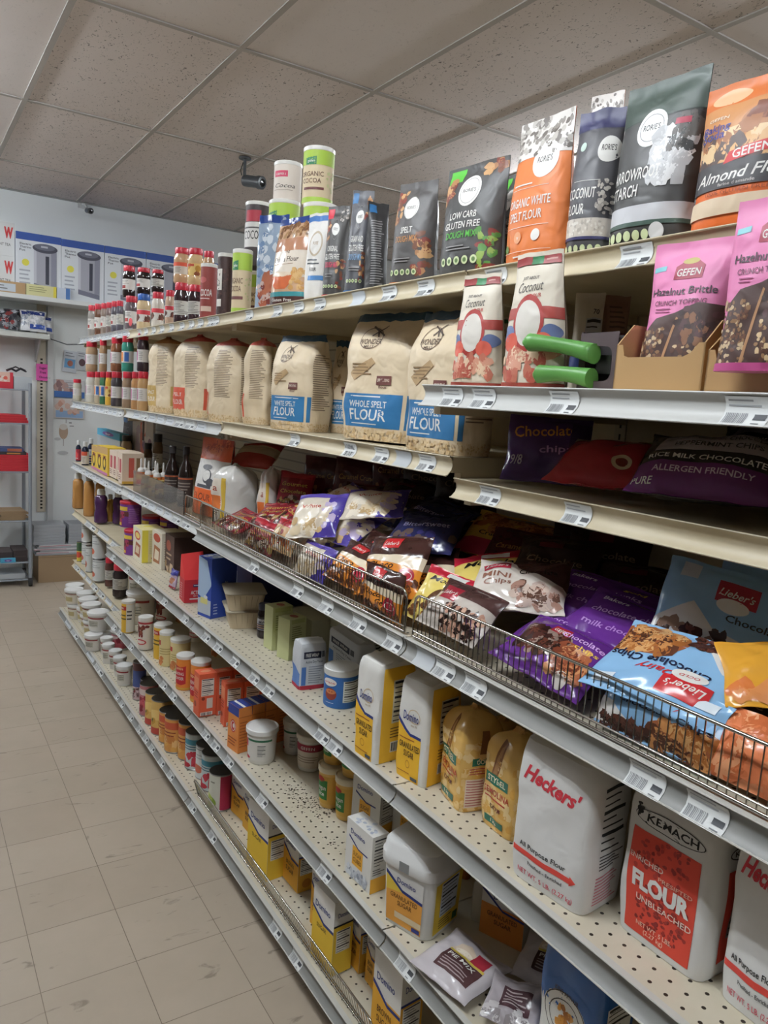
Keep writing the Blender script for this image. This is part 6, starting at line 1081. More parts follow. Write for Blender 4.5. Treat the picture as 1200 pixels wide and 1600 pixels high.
face(Z2, (684, 1231), (715, 1271), 1108, .085, SK(semolina, 6), 'semolina_bag', 'golden semolina bag turned to show its side panel', 'semolina')
face(Z2, (748, 1279), (797, 1318), 1150, .085, SK(semolina, 7), 'semolina_bag', 'golden semolina bag touching the white flour bag', 'semolina')
face(Z2, (736, .99), (775, .99), 1130, .085, SK(semolina, 8), 'semolina_bag', 'golden semolina bag in the dark behind the other two', 'semolina')
face(Z2, (793, 1359), (908, 1437), 1146, .105, SK(flourbag, 'hk', 9), 'flour_bag', 'white flour bag with red script standing beside the semolina', 'flour', hmax=.228)
face(Z2, (959, 1441), (1092, 1542), 1262, .10, SK(flourbag, 'km', 10), 'flour_bag', 'cream unbleached flour bag with a red panel and black oval', 'flour')
face(Z2, (1119, 1552), (1232, 1642), 1310, .105, SK(flourbag, 'hk', 9), 'flour_bag', 'white flour bag with red script past the red panelled bag', 'flour')
# ---- lower middle shelf
CW = lambda lab, lc=0xE2E0DA, lh=.012: (lambda r, h: canister(r, h, lab, lc, lh))
CN = lambda lab: (lambda r, h: can(r, h, lab))
zf1 = .416
rnd(zf1, 120, 129, .905, 846, CN('can_green'), 'food_can', 'green and yellow can at the far shelf end', 'can', yaw=-40)
c, r, h = rnd(zf1, 128, 145, .935, 848, CN('can_white'), 'food_can', 'tall white can, lower one of the stack next to the green can', 'can', h=.13)
rnd(zf1 + h + .001, 128, 145, .935, 820, CN('can_white'), 'food_can', 'tall white can, upper one of the stack next to the green can', 'can', r=r, h=.13)
rnd(zf1, 134, 146, .905, 852, CN('can_white'), 'food_can', 'short white can standing before the tall stack', 'can')
c, r, h = rnd(zf1 + .01, 145, 166, .905, 873, CN('can_white'), 'food_can', 'wide white can, lower one of the stack beside the red-lidded jars', 'can')
rnd(zf1 + .011 + h, 144, 166, .905, 835, CN('can_white'), 'food_can', 'wide white can, upper one of the stack beside the red-lidded jars', 'can', r=r)
rnd(Z1, 164, 178, 917, 873, J(0x5A3A34, 'nutlab'), 'spice_tub', 'dark jar with a red lid half behind the other red-lidded one', 'jar')
rnd(Z1, 176, 199, 934, 884, J(0x2E2426, 'nutlab'), 'spice_tub', 'dark jar with a red lid and pale facts label on the lower middle shelf', 'jar')
rnd(Z1, 202, 225, 937, 899, lambda r, h: canister(r, h, 'tubwhite', 0xB89A78, .008), 'drink_tub', 'beige tub under the silver edge beside the dark red-lidded jar', 'tub')
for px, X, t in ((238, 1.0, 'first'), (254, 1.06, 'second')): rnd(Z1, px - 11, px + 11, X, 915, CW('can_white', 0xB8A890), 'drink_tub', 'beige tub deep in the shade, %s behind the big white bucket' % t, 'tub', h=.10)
rnd(Z1, 190, 210, 990, 941, CW('yel', 0xDCD8D0), 'starch_canister', 'yellow fronted starch canister before the big white bucket', 'canister', yaw=-70)
rnd(Z1, 206, 250, .93, 940, lambda r, h: tub(r, h, 'tubwhite'), 'food_bucket', 'big white bucket behind the yellow starch canister', 'bucket', h=.14)
rnd(Z1, 216, 238, 1017, 967, CW('redwhite', 0xE2E0DA), 'crumb_canister', 'white canister with a red band and brown berries', 'canister', yaw=-60)
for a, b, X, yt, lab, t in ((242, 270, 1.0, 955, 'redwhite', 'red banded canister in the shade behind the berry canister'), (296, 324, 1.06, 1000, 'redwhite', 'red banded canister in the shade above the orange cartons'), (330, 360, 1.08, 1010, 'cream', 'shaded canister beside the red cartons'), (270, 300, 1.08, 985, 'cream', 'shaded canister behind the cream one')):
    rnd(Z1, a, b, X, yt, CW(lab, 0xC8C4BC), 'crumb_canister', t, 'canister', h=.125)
rnd(Z1, 240, 268, 1031, 978, CW('yel', 0xDCDAD4), 'starch_canister', 'yellow canister half hidden behind the cream one', 'canister', yaw=-65)
rnd(Z1, 262, 292, 1048, 1000, CW('cream', 0xE2E0DA), 'starch_canister', 'cream coloured canister with an orange picture', 'canister', yaw=-70)
rnd(Z1, 252, 276, 1043, 990, CW('cream', 0xE2E0DA), 'starch_canister', 'cream coloured canister squeezed beside the yellow one', 'canister', yaw=-70, r=.028)
rnd(Z1, 275, 302, 1079, 1026, CW('bp'), 'baking_powder_can', 'orange baking powder can with a red shield', 'baking powder', yaw=-58)
rnd(Z1, 297, 328, 1099, 1036, CW('bp'), 'baking_powder_can', 'orange baking powder can half behind the orange red carton', 'baking powder', yaw=-80)
OR = BX('orangered')
face(Z1, (304, 1113), (312, 1122), 1052, .058, OR, 'baking_carton', 'orange red carton with a facts panel at the shelf edge', 'carton')
def deep(Lp, Rp, yt, d, n, fn, name, lab, cat, grp):
    c, w, y = spot(Z1, Lp, Rp, d); h = hgt((pt(Lp, Z1) + pt(Rp, Z1)) / 2, yt); v = np.array([-math.sin(y), math.cos(y), 0])
    for i in range(n): put(name, fn(R3(w), R3(h), R3(d)), c + v * (i * (d + .002)), y, lab[i], cat, grp)
deep((332, 1112), (338, 1118), 1048, .05, 3, OR, 'baking_carton', ['orange red carton in the second row, next to the first one', 'orange red carton behind the second row\'s first', 'orange red carton last of the row under the silver edge'], 'carton', None)
deep((344, 1128), (350, 1136), 1066, .06, 3, OR, 'baking_carton', ['orange red carton in the third row, beside the blue topped one', 'orange red carton second in the third row', 'orange red carton third in the third row'], 'carton', None)
deep((355, 1166), (371, 1178), 1102, .044, 5, BX('soda'), 'baking_soda_carton', ['orange baking soda carton with a blue top, at the shelf edge', 'orange baking soda carton second from the shelf edge', 'orange baking soda carton third from the shelf edge', 'orange baking soda carton fourth from the shelf edge', 'orange baking soda carton deepest in its row'], 'baking soda', 'baking soda cartons')
rnd(Z1, 384, 431, 1197, 1143, lambda r, h: tub(r, h, 'bucketlab'), 'food_bucket', 'small white bucket with a green band, alone at the shelf edge', 'bucket', yaw=-45)
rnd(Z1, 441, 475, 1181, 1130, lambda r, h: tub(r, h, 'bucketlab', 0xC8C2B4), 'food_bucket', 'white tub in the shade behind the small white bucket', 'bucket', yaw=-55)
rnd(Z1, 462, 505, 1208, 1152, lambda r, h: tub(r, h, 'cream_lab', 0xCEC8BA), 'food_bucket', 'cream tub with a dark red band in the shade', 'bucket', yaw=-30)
YT = lambda r, h: tub(r, h, 'greenlab', 0xD8CDB0, .84, 0xE0B254)
c, r, h = rnd(Z1, 498, 538, 1268, 1204, YT, 'spread_tub', 'yellow tub with a green label, lower of the stack away from the sugar cubes', 'tub', yaw=-62)
rnd(Z1 + h + .001, 505, 540, float(c[0]) + .01, 1150, YT, 'spread_tub', 'yellow tub with a green label, upper of the stack away from the sugar cubes', 'tub', yaw=-62, r=r, h=h)
c, r, h = rnd(Z1, 532, 562, 1288, 1232, YT, 'spread_tub', 'yellow tub with a green label, lower one of the stack touching the sugar cubes', 'tub', yaw=-62, r=r, h=h)
rnd(Z1 + h + .001, 538, 566, float(c[0]) + .005, 1180, YT, 'spread_tub', 'yellow tub with a green label, upper one of the stack touching the sugar cubes', 'tub', yaw=-62, r=r, h=h)
CU = BX('cubes')
face(Z1, (538, 1360), (577, 1398), 1292, .042, CU, 'sugar_cube_carton', 'white sugar cube carton set forward at the shelf edge', 'sugar')
face(Z1, (553, 1290), (596, 1316), 1222, .06, CU, 'sugar_cube_carton', 'white sugar cube carton behind the forward one', 'sugar')
face(Z1, (596, .985), (640, .985), 1240, .06, CU, 'sugar_cube_carton', 'sugar cube carton in the shade behind the white bucket of sugar', 'sugar')
c, w, y = spot(Z1, (592, 1440), (648, 1478), .15)
put('sugar_bucket', pricetub(.135, .135, .18), c, y + .05, 'big square white sugar bucket with a lid and yellow label', 'bucket')
rnd(Z1, 734, 760, 1443, 1372, lambda r, h: squeeze(r, h, 0xC9C2B4, 0xC9C2B4, None, .98), 'plain_bottle', 'plain white bottle in the shade behind the sugar bucket', 'bottle')
rnd(Z1, 718, 736, 1.06, 1380, J(0xB8642E, 'redlab', 0x6A3A24), 'spread_jar', 'amber jar in the shade behind the sugar bucket', 'jar', h=.12)
face(Z1, (758, 1470), (826, 1505), 1400, .10, BX('granorange'), 'sugar_carton', 'white and orange granulated sugar carton in the shade behind the bagged mixes', 'sugar')
lie(Z1, 745, None, .14, .13, .028, 'brownsugar', 95, -80, 87, 'mix_bag', 'white mix bag with a brown panel lying at the shelf edge', 'baking mix', py=1510)
lie(Z1, 815, None, .12, .12, .028, 'brownsugar', 96, -62, 78, 'mix_bag', 'white mix bag with a brown panel lying farther in against the orange carton', 'baking mix', py=1478)
lie(Z1, 812, None, .10, .10, .03, 'clearbag', 97, -58, 80, 'mix_bag', 'crinkled clear bag lying against the blue flour bag', 'baking mix', py=1575, cr=.009)
def kaf(w, d, h, seed):
    g = G('film'); S_ = sack(w, d, h, seed, 'fold', .004, .04, sq=8); sackmesh(g, S_, 0x2C66B0, ct=0x2C5FA4)
    g.prt(S_['front'], [('r', -1, 0, 1, .46, WH), ('e', 0, .46, 1.0, .16, 0x2C66B0), ('c', -.05, .38, .74, WH), ('o', -.05, .38, .72, .72 * w / 2 / h, 0x3A3430, .95), ('o', -.05, .38, .50, .5 * w / 2 / h, 0x3A3430, .94), ('t', 'KING ARTHUR', -.05, .53, .035, 0x3A3430, .8), ('s', -.25, .30, .15, .44, 14, .12, 0xD8963A, 0xB8742A), ('r', -.06, .28, -.02, .42, 0xB8742A)], seed=2)
    g.prt(S_['right'], [('n', -.6, .30, .6, .60), ('t', 'Nutrition Facts', .0, .56, .028, BLK, .9), ('t', '12.7%', -.2, .67, .04, WH, .5)], seed=2)
    return [('bag', g.mesh('bag', 60))]
face(Z1, (820, .872), (905, .876), 1450, .095, SK(kaf, 8), 'flour_bag', 'blue and white flour bag with a round wheat emblem', 'flour')
g = G('dull'); R_ = random.Random(3)
for cx, cy_, sx_, n in ((470, 1245, .05, 150), (500, 1262, .03, 70), (520, 1315, .02, 20), (560, 1440, .03, 30)):
    q = onZ(cx, cy_, Z1)
    for i in range(n):
        x, y, e = q[0] + R_.gauss(0, sx_ * .5), q[1] + R_.gauss(0, sx_), R_.uniform(.0008, .0024); a = R_.uniform(0, 3)
        if x < .815: continue
        g.add([(x + e * math.cos(a + k * 1.57) * (1 + .8 * (k % 2)), y + e * math.sin(a + k * 1.57), Z1 - .0002 + .0004) for k in range(4)], [(0, 1, 2, 3)], 0x4A4238)
o = link('spilled_specks', g.mesh('spilled_specks', 0)); tag(o, 'dark specks spilled on the empty stretch of the lower middle shelf', 'crumbs', None, 'stuff')
# ---- bottom shelf
TB = lambda r, h: tub(r, h, 'honey')
TW = lambda r, h: tub(r, h, 'tubwhite')
pos = [(117, 962, 34), (119, 968, 34), (131, 973, 33), (138, 985, 34), (143, 995, 35)]
names = ['first', 'second', 'third', 'fourth', 'fifth']
for (px, py, w), n_ in zip(pos, names):
    c, r, h = rnd(Z0, px - w * .36, px + w * .36, py, py - 24, TB, 'food_tub', 'white lidded tub, lower of the %s stack from the end of the bottom shelf' % n_, 'tub', 'stacked white tubs', r=.042, h=.085)
    rnd(Z0 + h + .001, px - 10, px + 10, float(c[0]), 0, TB, 'food_tub', 'white lidded tub, upper of the %s stack from the end of the bottom shelf' % n_, 'tub', 'stacked white tubs', r=.049, h=.088)
c, r, h = rnd(Z0, 137, 163, 1016, 988, TW, 'food_tub', 'white tub carrying the widest tub of the bottom shelf', 'tub', h=.085)
rnd(Z0 + h + .001, 134, 166, float(c[0]), 950, TW, 'food_tub', 'widest white tub of the bottom shelf, red banded, on top of a smaller one', 'tub', h=.10)
rnd(Z0, 174, 202, 1018, 986, lambda r, h: tub(r, h, 'can_red', 0xDCDAD6), 'food_tub', 'white tub with a pink label under the silver edge', 'tub')
for px, py, w, yt, t in ((163, 1010, 18, 990, 'first'), (166, 1024, 18, 998, 'second'), (169, 1038, 18, 1008, 'third'), (180, 1047, 19, 1018, 'fourth'), (187, 1058, 19, 1028, 'fifth'), (194, 1073, 24, 1042, 'last')):
    rnd(Z0, px - w / 2, px + w / 2, py, yt, TW, 'food_tub', 'small white lidded tub, %s of the single file before the fruit cans' % t, 'tub', 'small white tubs')
CF = [(218, 1095, 20, 1036, 'can_jam', 'blue and pink fruit can where the cans begin'), (231, 1102, 24, 1064, 'can_jam', 'shaded fruit can behind the blue and pink one'), (232, 1120, 28, 1072, 'can_red', 'pink fruit can'), (241, 1134, 28, 1085, 'can_yellow', 'golden fruit can behind the taller golden one'), (253, 1150, 32, 1097, 'can_yellow', 'golden fruit can with green leaves'), (262, 1160, 32, 1112, 'can_orange', 'orange fruit can behind the one set forward'), (275, 1177, 34, 1124, 'can_orange', 'orange fruit can set forward to the shelf edge'), (292, 1188, 32, 1132, 'can_orange', 'orange fruit can before the blue banded can'), (308, 1206, 34, 1150, 'can_blueish', 'white fruit can with a blue band'), (320, 1217, 36, 1166, 'can_white', 'white fruit can beside the blue banded one'), (332, 1238, 36, 1182, 'can_blueish', 'white and crimson fruit can behind the cherry can'), (344, 1268, 37, 1212, 'can_cherry', 'white and crimson cherry can at the end of the wire fence')]
for px, py, w, yt, lab, t in CF: rnd(Z0, px - w / 2, px + w / 2, py, yt, CN(lab), 'fruit_can', t + ' on the bottom shelf', 'can', 'fruit cans on the bottom shelf', yaw=-50)
for k, (px, py) in enumerate(((262, 1128), (300, 1165), (335, 1200), (285, 1150))):
    rnd(Z0, px - 15, px + 15, 1.02, 0, CN(('can_yellow', 'can_orange', 'can_white', 'can_orange')[k]), 'fruit_can', ('golden', 'orange', 'white', 'second orange')[k] + ' fruit can in the shaded back row of the bottom shelf', 'can', 'fruit cans on the bottom shelf', h=.112, r=.037)
SG, SL = BX('sugar'), BX('sugar_light')
face(Z0, (361, 1266), (380, 1284), 1206, .05, SG, 'sugar_carton', 'brown sugar carton next to the cherry can', 'sugar')
face(Z0, (379, 1290), (398, 1313), 1230, .055, SG, 'sugar_carton', 'brown sugar carton behind the bright yellow carton', 'sugar')
face(Z0, (392, 1347), (423, 1381), 1262, .06, SL, 'sugar_carton', 'bright yellow and white sugar carton behind the wire fence', 'sugar')
face(Z0, (435, 1366), (457, 1393), 1292, .055, SG, 'sugar_carton', 'orange and white brown sugar carton next to the bright yellow one', 'sugar')
face(Z0, (484, 1440), (500, 1458), 1345, .055, SG, 'sugar_carton', 'brown sugar carton in the dark behind the forward carton', 'sugar')
face(Z0, (485, 1492), (517, 1529), 1398, .055, SL, 'sugar_carton', 'yellow and white sugar carton with the tilted top, set forward', 'sugar')
face(Z0, (543, 1500), (560, 1522), 1412, .055, SG, 'sugar_carton', 'brown sugar carton third from the corner of the wire fence', 'sugar')
face(Z0, (570, 1530), (585, 1550), 1450, .055, SG, 'sugar_carton', 'brown sugar carton in the shade before the dark brown sugar one', 'sugar')
face(Z0, (578, 1612), (620, 1660), 1500, .06, SG, 'sugar_carton', 'dark brown sugar carton standing closest to the camera on the bottom shelf', 'sugar')

# ================================================================ the back wall
YS = 5.93
def wallshelf(px0, py0, px1, py1, Y, th, dep, label, c):
    a, b = onY(px0, py0, Y), onY(px1, py1, Y); z = (a[2] + b[2]) / 2; r = bpy.data.objects.new('wall_shelf', None); COL.objects.link(r); tag(r, label, 'wall shelf')
    x0 = min(a[0], b[0]); x1 = max(a[0], b[0]); g = G('paint'); g.box(x0, x1, Y, WALLY - .001, z - th, z, c); link('board', g.mesh('board', 0), r)
    for x in (x0 + .15, x1 - .06):
        g = G('paint'); g.add([(x, WALLY - .001, z - th), (x, Y + .06, z - th), (x, WALLY - .001, z - th - .16), (x + .012, WALLY - .001, z - th), (x + .012, Y + .06, z - th), (x + .012, WALLY - .001, z - th - .16)], [(0, 1, 2), (3, 5, 4), (0, 3, 4, 1), (1, 4, 5, 2), (2, 5, 3, 0)], 0xC8CACA); link('bracket', g.mesh('bracket', 0), r)
    return z
zs = wallshelf(-60, 436, 372, 510, YS, .03, 0, 'long white wall shelf carrying the hot water pot boxes', 0xDADCDC)
def atwall(xa, xb, yt, z, Y, d, sty, name, label, cat, group=None, h=None):
    a = onY(xa, 600, Y); b = onY(xb, 600, Y); xl, xr = [O[0] + ray(px, 500)[0] * (Y / ray(px, 500)[1]) for px in (xa, xb)]
    p = np.array([(xl + xr) / 2, Y, z]); hh = h or hgt(p, yt); put(name, box(R3(xr - xl), R3(d), R3(hh), sty), (p[0], Y + d / 2, z), 0, label, cat, group); return hh
ord_ = ['first', 'second', 'third', 'fourth', 'fifth', 'sixth']
for i, (a, b) in enumerate(((24.5, 94.5), (95.5, 161.5), (162.5, 226), (227, 290), (291, 352))):
    atwall(a, b, 347 + i * 11.5, zs, YS + .03, .24, 'thermo', 'appliance_box', 'blue and white hot water pot box, %s from the tea cartons' % ord_[i], 'box', 'hot water pot boxes', h=.415)
hh = atwall(-40, 23.5, 397, zs, YS + .05, .2, 'wbox', 'tea_carton', 'white tea carton with a red letter, lower of the stack at the wall', 'carton')
atwall(-40, 24, 344, zs + hh + .001, YS + .05, .2, 'wbox', 'tea_carton', 'white tea carton with a red letter, upper of the stack at the wall', 'carton')
atwall(-30, 40, 424, zs, YS + .002, .045, 'traycard', 'display_tray', 'brown cardboard tray on the wall shelf before the tea cartons', 'carton', h=.075)
atwall(41, 88, 428, zs, YS + .002, .026, 'yellowcard', 'small_carton', 'pale yellow carton standing on the wall shelf before the first pot box', 'carton', h=.075)
atwall(89, 110, 432, zs, YS + .002, .026, 'bluewhite', 'small_carton', 'small blue and white carton on the wall shelf edge', 'carton', h=.075)
zl = wallshelf(-60, 508, 78, 524, 5.97, .035, 0, 'short white wall shelf holding foil snack bags', 0xC6C8C2)
for i, (px, w, h, sty, t) in enumerate(((8, .17, .14, 'darkfoil', 'silver and dark foil snack bag at the edge of view'), (28, .16, .15, 'darkfoil', 'dark foil snack bag in the middle of the short wall shelf'), (52, .17, .15, 'whitefoil', 'blue and white foil snack bag'), (66, .14, .12, 'whitefoil', 'blue and white foil snack bag at the bracket end'))):
    x = O[0] + ray(px, 520)[0] * (6.06 / ray(px, 520)[1]); put('snack_bag', pillow(w, h, .05, sty, 120 + i, .008), (x, 6.03 + .045 * (i % 2), zl + .012), 0, t + ' on the wall', 'snack bag', None, .25)
# post, slotted strip, note, papers, drawing
xw = lambda px, py=650, Y=6.23: O[0] + ray(px, py)[0] * (Y / ray(px, py)[1])
zw = lambda px, py, Y=6.23: (O + ray(px, py) * (Y / ray(px, py)[1]))[2]
g = G('paint'); g.box(xw(74), xw(83), WALLY - .03, WALLY, 0, zs - .035, 0xC8CACA); struct('trim_2', g)
r = bpy.data.objects.new('wall_standard', None); COL.objects.link(r); tag(r, 'slotted shelf strip screwed to the wall below the pink note', 'shelf strip')
g = G('metal'); g.box(xw(58), xw(72), WALLY - .012, WALLY, zw(65, 800), zw(65, 440), M(0xC0B8A6, 'paint')); link('strip', g.mesh('strip', 0), r)
g = G('dull'); x = xw(65); z = zw(65, 795)
while z < zw(65, 560): g.box(x - .008, x + .008, WALLY - .0126, WALLY - .0119, z, z + .013, 0x1C1814); z += .026
link('slots', g.mesh('slots', 0), r)
def sheet(xa, xb, ya, yb, Y, c, it, name, label, cat, rot=0.):
    a = np.array([xw(xa, (ya + yb) / 2, Y), Y, zw(xa, yb, Y)]); w = xw(xb, (ya + yb) / 2, Y) - a[0]; h = zw(xa, ya, Y) - a[2]; g = G('paper'); S_ = carton(w, .002, h); cartonmesh(g, S_, c); g.prt(S_['front'], it, seed=int(xa), off=.0008)
    put(name, [(name, g.mesh(name, 0))], (a[0] + w / 2, Y, a[2]), 0, label, cat, None, None, rot)
sheet(56.5, 83, 568, 594, 6.222, 0xE45AB0, [('t', 'Sugar 1', -.1, .7, .13, 0x3A2038, 1.1), ('t', 'Free', -.2, .42, .15, 0x3A2038, .7), ('t', 'Chocolate', 0, .14, .13, 0x3A2038, 1.3)], 'paper_note', 'bright pink handwritten note on the slotted strip', 'note')
sheet(97, 119, 547, 581, 6.24, 0xC8CED6, [('r', -.8, .2, .7, .62, 0x6AA0CC), ('e', .0, .42, .4, .14, 0xA86A5A), ('b', -.8, .68, .8, .95, 2, 0x8A8E98)], 'wall_poster', 'white poster with a blue picture taped to the wall', 'poster', .1)
sheet(119, 136, 549, 578, 6.236, 0xC8CCD2, [('e', .0, .42, .6, .2, 0x6A5058), ('b', -.8, .7, .8, .95, 2, 0x8A8E98)], 'wall_poster', 'white poster with a dark round picture, partly behind the spice jars', 'poster', .06)
sheet(82, 132, 592, 620, 6.238, 0xC9C8CC, [('s', -.9, .3, .3, .9, 8, .25, 0xB8968E, 0x8A6A6A), ('r', -.9, .0, 1, .35, 0x3A66A6), ('b', -.2, .5, .8, .9, 3, 0xA09CA0)], 'wall_poster', 'landscape calendar sheet with a blue band on the wall', 'poster')
sheet(82, 132, 622, 653, 6.238, 0xC6C0BC, [('r', -.8, .05, .9, .4, 0x8AA8CC), ('s', -.9, .3, .6, .9, 9, .2, 0xC8A89A, 0xB88A78)], 'wall_poster', 'landscape sheet with a pale blue strip, lowest on the wall', 'poster')
g = G('paper'); A = np.array([[(xw(82 + 34 * u, 680), 6.2485, zw(90, 715 - 60 * v)) for u in np.linspace(0, 1, 8)] for v in np.linspace(0, 1, 8)])
g.prt(A, [('e', .05, .68, .42, .2, 0xB49C86), ('e', .05, .80, .36, .08, 0xD0CCC6), ('r', .02, .3, .1, .5, 0xB4B0B0), ('r', .25, .9, .31, 1, 0x8A8684), ('e', .0, .12, .5, .05, 0xB8BABC), ('e', -.5, .48, .3, .04, 0xC0C2C4), ('r', .55, .9, .8, .93, 0x77797C), ('r', .6, .82, 1, .84, 0x77797C)], off=.0004)
tag(link('wall_decal', g.mesh('wall_decal', 0)), 'faded cup drawing on the white wall', 'decal')
a, b = onY(80, 530, 6.22), np.array([.95, 4.80, 1.70]); g = G('dull'); g.tube([a, a * .5 + b * .5 - np.array([0, 0, .02]), b], .004, 0x3A3C3E)
tag(link('cable', g.mesh('cable')), 'thin dark cable running from the wall to the end of the gondola', 'cable')
# wheeled shelf cart at the wall
CX, CY0, CY1 = .785, 5.84, 6.17
r = bpy.data.objects.new('shelf_cart', None); COL.objects.link(r); tag(r, 'grey metal wheeled shelf cart holding red goods at the wall', 'cart')
mp_ = M(0x8E949C, 'paint')
zc = [zw(25, y, CY0) for y in (907, 880, 815, 738, 662, 609)]
for x in (CX, .12):
    for y in (CY0, CY1): g = G('metal'); g.lathe([(.012, .06), (.012, zc[-1] + .05)], mp_, cx=x, cy=y, n=12); link('post', g.mesh('post'), r)
for x in (CX, .12):
    for y in (CY0, CY1):
        g = G('plastic'); V = [(x + dx, y + .026 * math.cos(a), .028 + .026 * math.sin(a)) for dx in (-.012, .012) for a in np.linspace(0, 6.283, 16, endpoint=False)]
        g.add(V, [(i, (i + 1) % 16, 16 + (i + 1) % 16, 16 + i) for i in range(16)] + [tuple(range(16))[::-1], tuple(range(16, 32))], 0x2A2A2C); g.box(x - .014, x + .014, y - .012, y + .012, .03, .065, 0x3A3A3C); link('caster', g.mesh('caster'), r)
for z in zc:
    g = G('metal')
    for yy in (CY0, CY1): g.tube([(.12, yy, z), (CX, yy, z)], .005, mp_)
    for xx in (.12, CX): g.tube([(xx, CY0, z), (xx, CY1, z)], .005, mp_)
    for k in range(1, 12): g.tube([(.12, CY0 + (CY1 - CY0) * k / 12, z), (CX, CY0 + (CY1 - CY0) * k / 12, z)], .0022, mp_, n=4)
    link('shelf', g.mesh('shelf'), r)
xs = lambda px: xw(px, 700, CY0)
def cart_box(xa, xb, z, h, d, sty, name, label, cat, group=None, y=CY0 + .03, rot=0.): put(name, box(R3(xs(xb) - xs(xa)), d, h, sty), ((xs(xa) + xs(xb)) / 2, y + d / 2, z + .0055), rot, label, cat, group)
cart_box(-30, 22, zc[5], .11, .2, 'redwhitebox', 'snack_carton', 'red and white carton on top of the wheeled cart', 'carton')
cart_box(23, 51, zc[5], .085, .22, 'greybox', 'snack_carton', 'grey white carton on top of the wheeled cart beside the red one', 'carton')
g = G('plastic'); P = [(0, 0, 0), (.03, .0, .015), (.06, 0, 0), (.09, 0, .02), (.12, 0, .005)]; g.tube([np.array(p) for p in P], .009, 0x2A2A2E); g.tube([(.0, .02, .0), (.06, .02, .03), (.13, .02, .0)], .006, 0x3A3A3E)
put('black_clips', [('clips', g.mesh('clips'))], (xs(14), CY0 + .12, zc[5] + .128), 0, 'tangle of black clips lying on the cartons of the cart', 'clips')
for k in range(3): cart_box(-20 + k * 2, 46 - 3 * k, zc[4] + .018 * k, .017, .22, 'redbook', 'red_packet', 'flat red packet on the second level of the cart, %s from below' % ord_[k], 'packet', 'red packets on the cart', rot=.03 * k)
for k in range(6): cart_box(-20, 50, zc[3] + .019 * k, .018, .24, 'redbook', 'red_folder', 'flat red folder in the thick stack on the cart, %s from below' % ord_[k], 'folder', 'red folders on the cart', rot=.01 * (k % 3 - 1))
cart_box(-20, 42, zc[3] + .019 * 6, .02, .2, 'blackbook', 'paper_book', 'black book lying on the red folders of the cart', 'book')
cart_box(-20, 38, zc[3] + .019 * 6 + .021, .025, .18, 'bluebook', 'paper_book', 'blue and orange book lying highest on the red folders', 'book')
R_ = random.Random(5)
for k in range(5): cart_box(-12 + 6 * (k % 3), 40 + 4 * (k % 2), zc[2] + .013 * k, .012, .2, 'brownbox', 'paper_bundle', 'brown paper bundle in the loose pile on the cart, %s from below' % ord_[k], 'paper', 'brown paper bundles', rot=R_.uniform(-.12, .12))
cart_box(-20, 20, zc[1], .07, .2, 'darkbox', 'dark_carton', 'dark brown carton on the low level of the cart at the edge of view', 'carton'); cart_box(21, 44, zc[1], .08, .2, 'darkbox', 'dark_carton', 'dark carton on the low level of the cart by its post', 'carton')
cart_box(0, 24, zc[1], .03, .022, 'bluebar', 'blue_packet', 'light blue packet before the dark cartons of the cart', 'packet', y=CY0 + .006)
cart_box(-20, 40, zc[0], .035, .22, 'greybox', 'flat_carton', 'white flat carton on the lowest level of the cart', 'carton')
# papers and carton beside the cart
c0 = onZ(60, 911, 0); bw = .31
put('shipping_carton', box(bw, .26, .20, 'brownbox'), (c0[0] + bw / 2, c0[1] + .13, 0), 0, 'brown shipping carton on the floor under the newspapers', 'carton')
z = .2015
for k in range(6): put('magazine', box(.30 + .015 * (k % 2), .23, .012, 'paperwhite' if k % 2 else 'papergrey'), (c0[0] + bw / 2 - .02 + .012 * (k % 3), c0[1] + .125, z + .013 * k), .04 * (k % 3 - 1), 'loose magazine on the brown carton, %s from below' % ord_[k], 'magazine', 'loose magazines on the carton')
z += .013 * 6 + .001
for s_, x, n in ((0, -.005, 6), (1, .235, 6)):
    for k in range(n): put('newspaper', box(.215, .22, .023, 'papergrey'), (c0[0] + .085 + x, c0[1] + .13, z + .024 * k), .015 * (k % 3 - 1), 'folded newspaper in the %s pile, %s from below' % (('cart side', 'gondola side')[s_], ord_[k]), 'newspaper', 'piled newspapers')
# cameras
def cam_on(p, drop, mount_up, yaw, label, k=1.0):
    r = bpy.data.objects.new('security_camera', None); COL.objects.link(r); r.location = p; r.rotation_euler = (0, 0, yaw); tag(r, label, 'security camera')
    dk = 0x4A4E52; g = G('plastic'); m = Matrix.Rotation(math.radians(100), 4, 'X')
    b = G('plastic'); b.lathe([(.026 * k, 0), (.03 * k, .004), (.03 * k, .10 * k), (.034 * k, .10 * k), (.034 * k, .125 * k), (.028 * k, .127 * k)], dk); b.v = [np.array([list(m @ Vector(v)) for v in V]) for V in b.v]; link('body', b.mesh('body'), r)
    l = G('gloss'); l.lathe([(.022 * k, .126 * k), (.018 * k, .132 * k), (.002, .134 * k)], 0x15171A); l.v = [np.array([list(m @ Vector(v)) for v in V]) for V in l.v]; link('lens', l.mesh('lens'), r)
    a = G('plastic')
    if mount_up: a.lathe([(.009, .02), (.009, drop - .006), (.035, drop - .006), (.035, drop)], dk); a.tube([(0, .02, .03), (.0, .03, .06), (0, .012, .1)], .003, 0x2A2A2C)
    else: a.tube([(0, 0, .02), (0, .05, .05), (0, .10, .06)], .009, 0xC8CACA); a.box(-.03, .03, .095, .105, .03, .09, 0xC8CACA)
    link('bracket', a.mesh('bracket'), r)
pc = onZ(383, 247, CEIL); hd = CEIL - (pc[2] + hgt(pc, 283)) if False else -hgt(pc, 282)
cam_on((pc[0], pc[1], CEIL - hd), hd, True, .5, 'dark bullet camera hanging from the ceiling above the cocoa canisters', 1.05)
